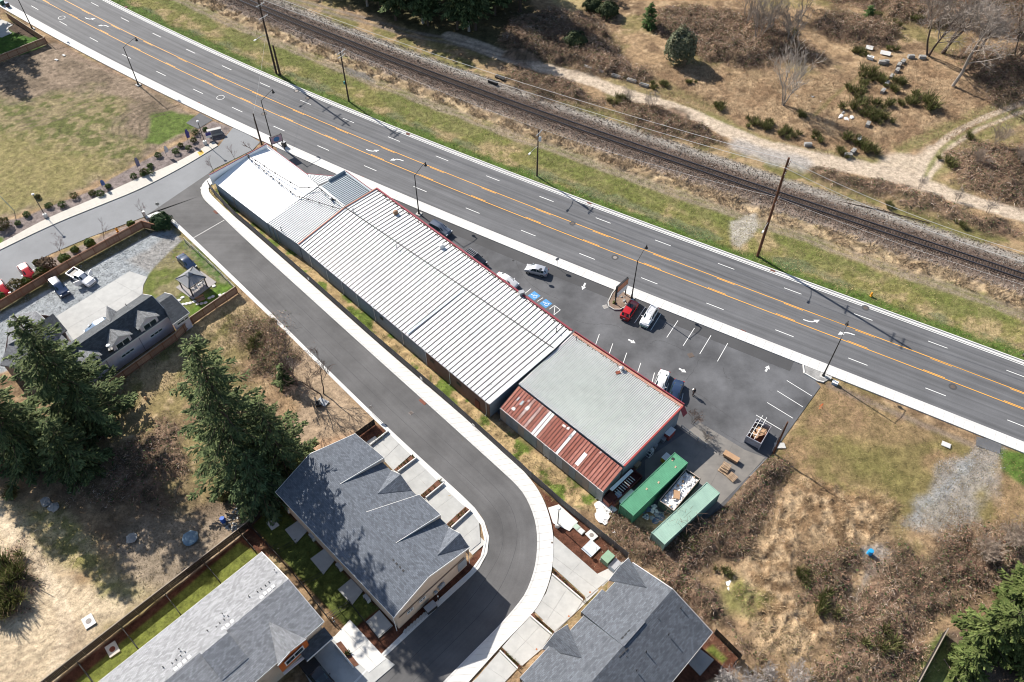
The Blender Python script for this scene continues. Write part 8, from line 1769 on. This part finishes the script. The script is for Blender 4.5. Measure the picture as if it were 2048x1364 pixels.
shrub(96, 536, 1.7, 'reddish brown loose shrub beside the left street tree', (.06, .04, .028), (.12, .08, .05), 700, leaf=.13)
shrub(326, 452, 2.0, 'big dark round hedge bush at the street corner', (.022, .045, .02), (.06, .10, .04), 2600, 'hedge_bush', leaf=.16)
shrub(1357, 122, 3.6, 'tall grey green evergreen bush standing in the brambles beyond the tracks', (.075, .09, .05), (.20, .205, .13), 4200, 'evergreen_bush', flat=1.5, leaf=.24)
for px, py, r, l in ((1150,95,3.2,'dark green evergreen scrub inside the shaded brambles at the top'),(1215,30,2.8,'olive scrub bush at the top above the brambles'),(1185,18,2.4,'small dark scrub bush at the top edge')): shrub(px, py, r, l, (.03, .045, .02), (.075, .09, .04), 1800, 'evergreen_bush', flat=.8, leaf=.22)
# ---- broom bushes: sheaves of upright green shoots
def broom_mesh(h, n, seed):
    rg = np.random.default_rng(seed); Vs = []; Ts = []
    for q in range(5):
        m_ = n // 5; o = np.array([rg.normal(0, .42), rg.normal(0, .42), 0]) * h; hh = h * rg.uniform(.55, 1.05); a = rg.uniform(0, 6.28, m_); s = rg.random(m_) ** .7 * hh * rg.uniform(.4, .75)
        b_ = o + np.stack([np.cos(a) * s * .5, np.sin(a) * s * .5, rg.random(m_) * hh * .45], 1); tip = o + np.stack([np.cos(a) * s + rg.normal(0, .16, m_) * h, np.sin(a) * s + rg.normal(0, .16, m_) * h, hh * (.3 + .8 * rg.random(m_))], 1)
        w_ = np.cross(tip - b_, rg.normal(size=(m_, 3))); w_ /= np.linalg.norm(w_, axis=1)[:, None] + 1e-6; w_ *= .022 * h ** .5
        Vs.append(np.stack([b_ - w_, b_ + w_, tip + w_ * .6, tip - w_ * .6], 1).reshape(-1, 3)); m = rg.random(m_)[:, None]
        T = np.where(rg.random((m_, 1)) < .2, np.array([[.20, .15, .09]]), np.array((.065, .082, .024)) * (1 - m) + np.array((.20, .20, .075)) * m) * rg.uniform(.7, 1.2); Ts.append(np.repeat(T, 4, 0))
    V = np.concatenate(Vs); return V, np.arange(len(V)).reshape(-1, 4), np.concatenate(Ts)
BP = []
for i in range(6):
    V, F, T = broom_mesh(1.0, 560, 90 + i); t = empty('broom_bush', (0, 0, 0), 0, 'x', 'bush', 'green broom bushes in the dry grass'); arr_mesh('shoots', V, F, M_LEAF, False, t, T); BP.append(t)
chs = tree_of(None)
Z4 = [(795,390,1.6),(860,415,1.2),(900,560,2.2),(945,600,1.8),(985,615,1.6),(1070,665,1.7),(1125,625,1.8),(800,700,2.6),(780,800,2.6),(1000,785,2.2),(1195,770,2.0),(1345,770,3.0),(880,860,2.4),(930,900,1.8),(990,895,1.7),(760,1060,2.6),(880,1120,2.4),(665,1150,1.6),(120,960,1.7),(240,1010,1.6),(300,1000,1.6),(510,1045,1.9),(150,930,1.4),(1490,1215,2.0),(1640,1030,1.3),(930,140,1.8),(300,260,1.2),(1055,375,1.5),(840,630,1.3),(1120,770,1.3),(390,870,1.3),(1250,160,1.6),(1060,190,1.6)]
BX = [(1500 + a * .2676, b_ * .2676, h) for a, b_, h in Z4] + [(1305,172,1.3),(1328,169,1.3),(1380,168,1.2),(1437,214,1.8),(1240,200,1.7),(1505,248,1.4),(1228,206,1.4),(1780,412,1.1),(1925,450,1.3),(1604,1150,1.5),(1645,1217,2.0),(1762,1292,2.2),(1650,1152,1.0),(15,1165,3.0),(35,1205,2.6),(8,1210,2.4),(30,1140,2.0),(510,690,1.6),(455,985,1.5),(1375,1085,1.3),(1450,1140,1.2),(25,990,1.6)]
CLS = {}; BO = []
for i, (px, py, h) in enumerate(BX):
    c = P(px, py); k = i % 6
    cl = ('among the concrete blocks' if i in (2,3,4,5,6,7,8,9,12,13,14,29,32) else 'by the pale boards' if i in (0,1,25,27,28,31) else 'at the bend of the dirt road' if i in (10,11,15,16,17,23,24) else 'on the bank above the dirt road' if i < 45 and py > 160 else 'in the large patch at the lower left edge' if px < 60 else 'in the dry lot at the lower right' if px > 1300 and py > 1000 else 'in the dry lot between the big conifers')
    CLS.setdefault(cl, []).append((px, py)); lab = cl
    if i < 6: t = BP[k]; t.location = (c.x, c.y, 0); t.scale = (h,) * 3; o_ = t
    else: o_ = dup(BP[k], (c.x, c.y, float(max(0, gz(c.x, c.y)[0]) * .5)), random.uniform(0, 6.3), lab, None, chs, (h * random.uniform(.85, 1.15), h * random.uniform(.85, 1.15), h * random.uniform(.8, 1.05)))
    BO.append((o_, cl, (px, py)))
for o_, cl, q in BO: o_['label'] = 'broom bush ' + cl + ', ' + ordn(sorted(CLS[cl]).index(q))
# ---- ground growth nobody could count
DL = smooth(PP([(900,72),(1010,112),(1100,140),(1180,160),(1250,188),(1330,210),(1400,236),(1500,283),(1600,312),(1700,332),(1790,352),(1900,390),(2000,418),(2140,460)]), 2)
OFF = [[(p.x, p.y) for p in LOT]] + [[(p.x, p.y) for p in b_] for b_ in BLDG] + [[(p.x, p.y) for p in PP(K_OUT) + PP(K_IN)[::-1]]]
def keep_off(X, Y):
    m = d_line(X, Y, DL) < 2.1
    for q in OFF: m |= sd_poly(X, Y, q) > -.25
    return m
def scatter(pts, n, rg, z=0, soft=.6, seed=5):
    pl = PP(pts); xs = [p.x for p in pl]; ys = [p.y for p in pl]; m = 2.0; X = rg.uniform(min(xs) - m, max(xs) + m, n * 3); Y = rg.uniform(min(ys) - m, max(ys) + m, n * 3)
    sd = sd_poly(X, Y, pl) + (fbm(X, Y, 3.5, 5, 4) - .5) * 6 + (fbm(X, Y, 11, 21, 4) - .5) * 5; k = (sd > rg.normal(0, soft, len(X))) & ~keep_off(X, Y); return X[k][:n], Y[k][:n]
def area(pts):
    p = PP(pts); return abs(sum(p[i].x * p[(i + 1) % len(p)].y - p[(i + 1) % len(p)].x * p[i].y for i in range(len(p)))) / 2
rg = np.random.default_rng(11); Vb = []; Tb = []; TH, TZ = GD[7], GD[8]
tot = 0
for i, pts in enumerate(TH):
    near = P(*pts[0]).y < 100; n = int(area(pts) * (52 if near else 24)); X, Y = scatter(pts, n, rg, soft=1.5); n = len(X); tot += n; Z = gz(X, Y)
    L = rg.uniform(.22, .8, n) * (1 if near else 1.4); a = rg.uniform(0, 6.28, n); el = rg.normal(.45, .35, n)
    d0 = np.stack([np.cos(a) * np.cos(el), np.sin(a) * np.cos(el), np.sin(el)], 1); d1 = np.stack([np.cos(a + .5) , np.sin(a + .5), np.sin(el) - .9], 1)
    b_ = np.stack([X, Y, Z - .05 + rg.random(n) * .35 * TZ[i]], 1); mid = b_ + d0 * (L * .6)[:, None]; tip = mid + d1 * (L * .45)[:, None]
    w_ = np.cross(d0, rg.normal(size=(n, 3))); w_ /= np.linalg.norm(w_, axis=1)[:, None] + 1e-6; w_ *= (rg.uniform(.009, .022, n) * (1 if near else 1.5))[:, None]
    Vb.append(np.stack([b_ - w_, b_ + w_, mid + w_, mid - w_, tip + w_ * .5, tip - w_ * .5], 1).reshape(-1, 3))
    r = rg.random(n)[:, None]; q = rg.random(n)[:, None]
    g = fbm(X, Y, 6, 15, 3)[:, None]; T = np.where(r < .52, np.array([[.225, .145, .10]]), np.where(r < .80, np.array([[.35, .25, .165]]), np.where(r < .93, np.array([[.42, .35, .29]]), np.array([[.09, .11, .045]])))) * (.5 + 1.0 * q) * (.25 + 1.5 * g)
    Tb.append(np.repeat(T, 6, 0))
xp = [(1348,1088),(1447,992),(1428,966),(1385,1002),(1322,1080)]; X, Y = scatter([(a - 12, b_ - 22) for a, b_ in xp], 1500, rg, soft=.8); n = len(X); a = rg.uniform(0, 6.28, n); L = rg.uniform(.5, 1.6, n); d0 = np.stack([np.cos(a), np.sin(a), rg.normal(.1, .2, n)], 1); b_ = np.stack([X, Y, rg.uniform(1.2, 2.9, n)], 1); mid = b_ + d0 * (L * .6)[:, None]; tip = mid + (d0 + [0, 0, -.4]) * (L * .4)[:, None]; w_ = np.cross(d0, [0, 0, 1.0]) * .016
Vb.append(np.stack([b_ - w_, b_ + w_, mid + w_, mid - w_, tip + w_ * .5, tip - w_ * .5], 1).reshape(-1, 3)); Tb.append(np.repeat(np.array([[.15, .10, .075]]) * (.5 + rg.random((n, 1))), 6, 0))
V = np.concatenate(Vb); T = np.concatenate(Tb); k = np.arange(len(V) // 6)[:, None] * 6; F = np.concatenate([k + [0, 1, 2, 3], k + [3, 2, 4, 5]])
o = stuff(arr_mesh('bramble_thicket', V, F, M_TWIG, False, None, T)); tag(o, 'tangle of brown bramble canes covering the rough ground', 'brambles')
# bramble leaves
Vs = []; Ts = []
for i, pts in enumerate(TH):
    n = int(area(pts) * 7); X, Y = scatter(pts, n, rg); n = len(X); Z = gz(X, Y); C = np.stack([X, Y, Z + rg.random(n) * .55 + .05], 1); u = rg.normal(size=(n, 3)); u[:, 2] *= .4; u /= np.linalg.norm(u, axis=1)[:, None]; v = np.cross(u, rg.normal(size=(n, 3)) * .5 + [0, 0, 1]); s = rg.uniform(.07, .16, n)[:, None]
    V, F = quads(C, u * s, v * s * .7); Vs.append(V); r = rg.random(n)[:, None]; T = np.where(r < .35, np.array([[.06, .09, .03]]), np.where(r < .8, np.array([[.19, .105, .075]]), np.array([[.28, .19, .12]]))) * (.6 + .8 * rg.random(n)[:, None]); Ts.append(np.repeat(T, 4, 0))
V = np.concatenate(Vs); o = stuff(arr_mesh('bramble_leaves', V, np.arange(len(V)).reshape(-1, 4), M_LEAF, False, None, np.concatenate(Ts))); tag(o, 'withered and green leaves lying in the brambles', 'brambles')
# dry grass: leaning blades and tufts
GA = [([(1480,1130),(1560,990),(1640,960),(1800,1010),(1760,1090),(1690,1090),(1600,1200),(1690,1260),(1600,1330),(1520,1300),(1440,1180)], 16, .55, (.42, .315, .19), (.26, .17, .095)),
      ([(1640,775),(1660,760),(1950,890),(2060,905),(2060,1080),(1850,1050),(1700,1010),(1560,960),(1550,905)], 9, .3, (.27, .20, .10), (.16, .15, .05)),
      ([(200,790),(380,645),(480,590),(545,640),(600,700),(560,760),(480,690),(350,760),(240,860)], 16, .6, (.42, .32, .185), (.18, .165, .06)),
      ([(416,374),(500,457),(748,680),(885,796),(1020,914),(1115,1000),(1200,1030),(1207,1000),(1000,850),(980,833),(600,500),(428,372)], 40, .45, (.42, .31, .17), (.12, .16, .035)),
      ([(1300,140),(1420,130),(1600,160),(1850,110),(2060,230),(1850,300),(1700,320),(1560,290),(1400,225),(1290,200)], 9, .7, (.42, .30, .185), (.26, .165, .095)),
      ([(1640,1060),(1900,1010),(2060,1060),(2060,1110),(1900,1090),(1700,1130)], 9, .4, (.30, .21, .12), (.17, .12, .07)),
      ([(0,1010),(120,1010),(220,1150),(120,1120)], 9, .35, (.30, .25, .13), (.17, .16, .06)),
      ([(250,960),(430,1000),(470,1060),(300,1170),(180,1080)], 9, .35, (.20, .145, .09), (.11, .09, .045)),
      ([(1450,1150),(1560,1240),(1700,1300),(1640,1380),(1500,1380)], 12, .4, (.31, .225, .125), (.15, .14, .055)),
      ([(480,620),(600,690),(640,760),(560,900),(500,800)], 8, .4, (.28, .19, .11), (.15, .11, .055))]
GA += [([(-10,210),(120,190),(250,200),(385,240),(380,262),(300,312),(120,392),(-10,432)], 5, .3, (.085, .105, .028), (.30, .24, .125)), ([(0,100),(110,92),(400,235),(300,260),(120,190),(0,210)], 3, .22, (.24, .185, .13), (.12, .09, .06)),
      ([(60,1000),(130,1020),(200,1100),(270,1190),(210,1190),(150,1140),(90,1080)], 10, .4, (.45, .36, .2), (.2, .18, .06)), ([(1640,880),(1760,890),(1860,960),(1820,1010),(1700,960)], 7, .35, (.16, .15, .045), (.33, .25, .13))]
Vs = []; Ts = []
def blades(X, Y, h, ca, cb, wd=.03):
    n = len(X); Z = gz(X, Y); a = rg.uniform(0, 6.28, n) ; a = a * .8 + fbm(X, Y, 2.5, 33, 2) * 9; L = h * rg.uniform(.5, 1.4, n); ln = rg.uniform(.3, 1.1, n)
    b_ = np.stack([X, Y, Z - .02], 1); tip = b_ + np.stack([np.cos(a) * L * ln, np.sin(a) * L * ln, L * (1 - .45 * ln)], 1); w_ = np.stack([-np.sin(a), np.cos(a), rg.normal(0, .3, n)], 1) * (wd * rg.uniform(.6, 1.8, n))[:, None]
    g = fbm(X, Y, 2.2, 61, 3)[:, None]; g = np.clip((g - .35) * 3, 0, 1); r = np.clip(g * .7 + rg.random(n)[:, None] * .5, 0, 1); T = (np.array(ca) * (1 - r) + np.array(cb) * r) * (.7 + .6 * rg.random(n)[:, None])
    return np.stack([b_ - w_, b_ + w_, tip], 1).reshape(-1, 3), np.repeat(T, 3, 0)
for pts, dn, h, ca, cb in GA:
    X, Y = scatter(pts, int(area(pts) * dn * 1.6), rg); V, T = blades(X, Y, h * .8, ca, cb, .03); Vs.append(V); Ts.append(T)
# ditch of dry clumps and the verge, laid along the road
def along(n, d0, d1, s0=-20, s1=265):
    s = rg.uniform(s0, s1, n); d = rg.uniform(d0, d1, n); ss = np.array(RLn) - S0; px_ = np.interp(s, ss, [p.x for p in RL]); py_ = np.interp(s, ss, [p.y for p in RL]); qx = np.interp(s + .5, ss, [p.x for p in RL]) - px_; qy = np.interp(s + .5, ss, [p.y for p in RL]) - py_; L = np.hypot(qx, qy); return px_ - qy / L * d, py_ + qx / L * d
X, Y = along(26000, 25.4, 28.8); k = fbm(X, Y, 1.6, 8, 3) > .47; V, T = blades(X[k], Y[k], .75, (.48, .37, .24), (.30, .215, .135), .05); Vs.append(V); Ts.append(T)
X, Y = along(52000, 13.9, 25); V, T = blades(X, Y, .26, (.15, .165, .045), (.38, .30, .15), .04); Vs.append(V); Ts.append(T)
X, Y = along(9000, 13.7, 16.4); V, T = blades(X, Y, .16, (.06, .125, .018), (.09, .14, .03), .05); Vs.append(V); Ts.append(T)
V = np.concatenate(Vs); o = stuff(arr_mesh('dry_grass', V, np.arange(len(V)).reshape(-1, 3), M_TWIG, False, None, np.concatenate(Ts))); tag(o, 'dry straw coloured grass and weeds on the open ground', 'grass')
# loose stones on the ballast, the gravel lot and the gravel tracks
def stones(X, Y, z, s0, s1, cols):
    n = len(X); C = np.stack([X, Y, z], 1); s = rg.uniform(s0, s1, n)[:, None]; a = rg.uniform(0, 6.28, n); u = np.stack([np.cos(a), np.sin(a), rg.normal(0, .35, n)], 1); v_ = np.stack([-np.sin(a), np.cos(a), rg.normal(0, .35, n)], 1)
    t = C + np.stack([rg.normal(0, .1, n), rg.normal(0, .1, n), rg.uniform(.6, 1.1, n)], 1) * s; a_, b_, c_ = C + u * s, C - u * s * .6 + v_ * s * .8, C - u * s * .6 - v_ * s * .8
    V = np.stack([t, a_, b_, t, b_, c_, t, c_, a_], 1).reshape(-1, 3); k = rg.integers(0, len(cols), n); T = np.array(cols)[k] * rg.uniform(.6, 1.35, (n, 1)); return V, np.repeat(T, 9, 0)
Vs = []; Ts = []
LT, DK, TN = (.34, .31, .27), (.085, .06, .046), (.24, .185, .145)
for n, d0, d1, cols in ((15000, 28.4, 31.6, (LT, TN, TN, DK)), (13000, 30.4, 35.8, (DK, DK, TN)), (15000, 34.8, 39.4, (LT, LT, TN, DK))):
    X, Y = along(n, d0, d1); V, T = stones(X, Y, gz(X, Y) + .0, .07, .19, cols); Vs.append(V); Ts.append(T)
for pts, n in (([(-40,640),(140,548),(288,460),(345,462),(374,490),(308,535),(160,690),(-40,760)], 5000), ([(1960,890),(2000,898),(1960,1040),(1880,1070),(1810,1050),(1880,950)], 4000)):
    X, Y = scatter(pts, n, rg); V, T = stones(X, Y, gz(X, Y), .04, .10, ((.36, .37, .37), (.22, .22, .21), (.30, .28, .25))); Vs.append(V); Ts.append(T)
V = np.concatenate(Vs); o = stuff(arr_mesh('loose_stones', V, np.arange(len(V)).reshape(-1, 3), M_TWIG, False, None, np.concatenate(Ts))); tag(o, 'loose ballast stones beside the rails and on the gravel', 'stones')
print('tris', sum(len(o.data.polygons) for o in COL.objects if o.type == 'MESH'), len(COL.objects), 'canes', tot)
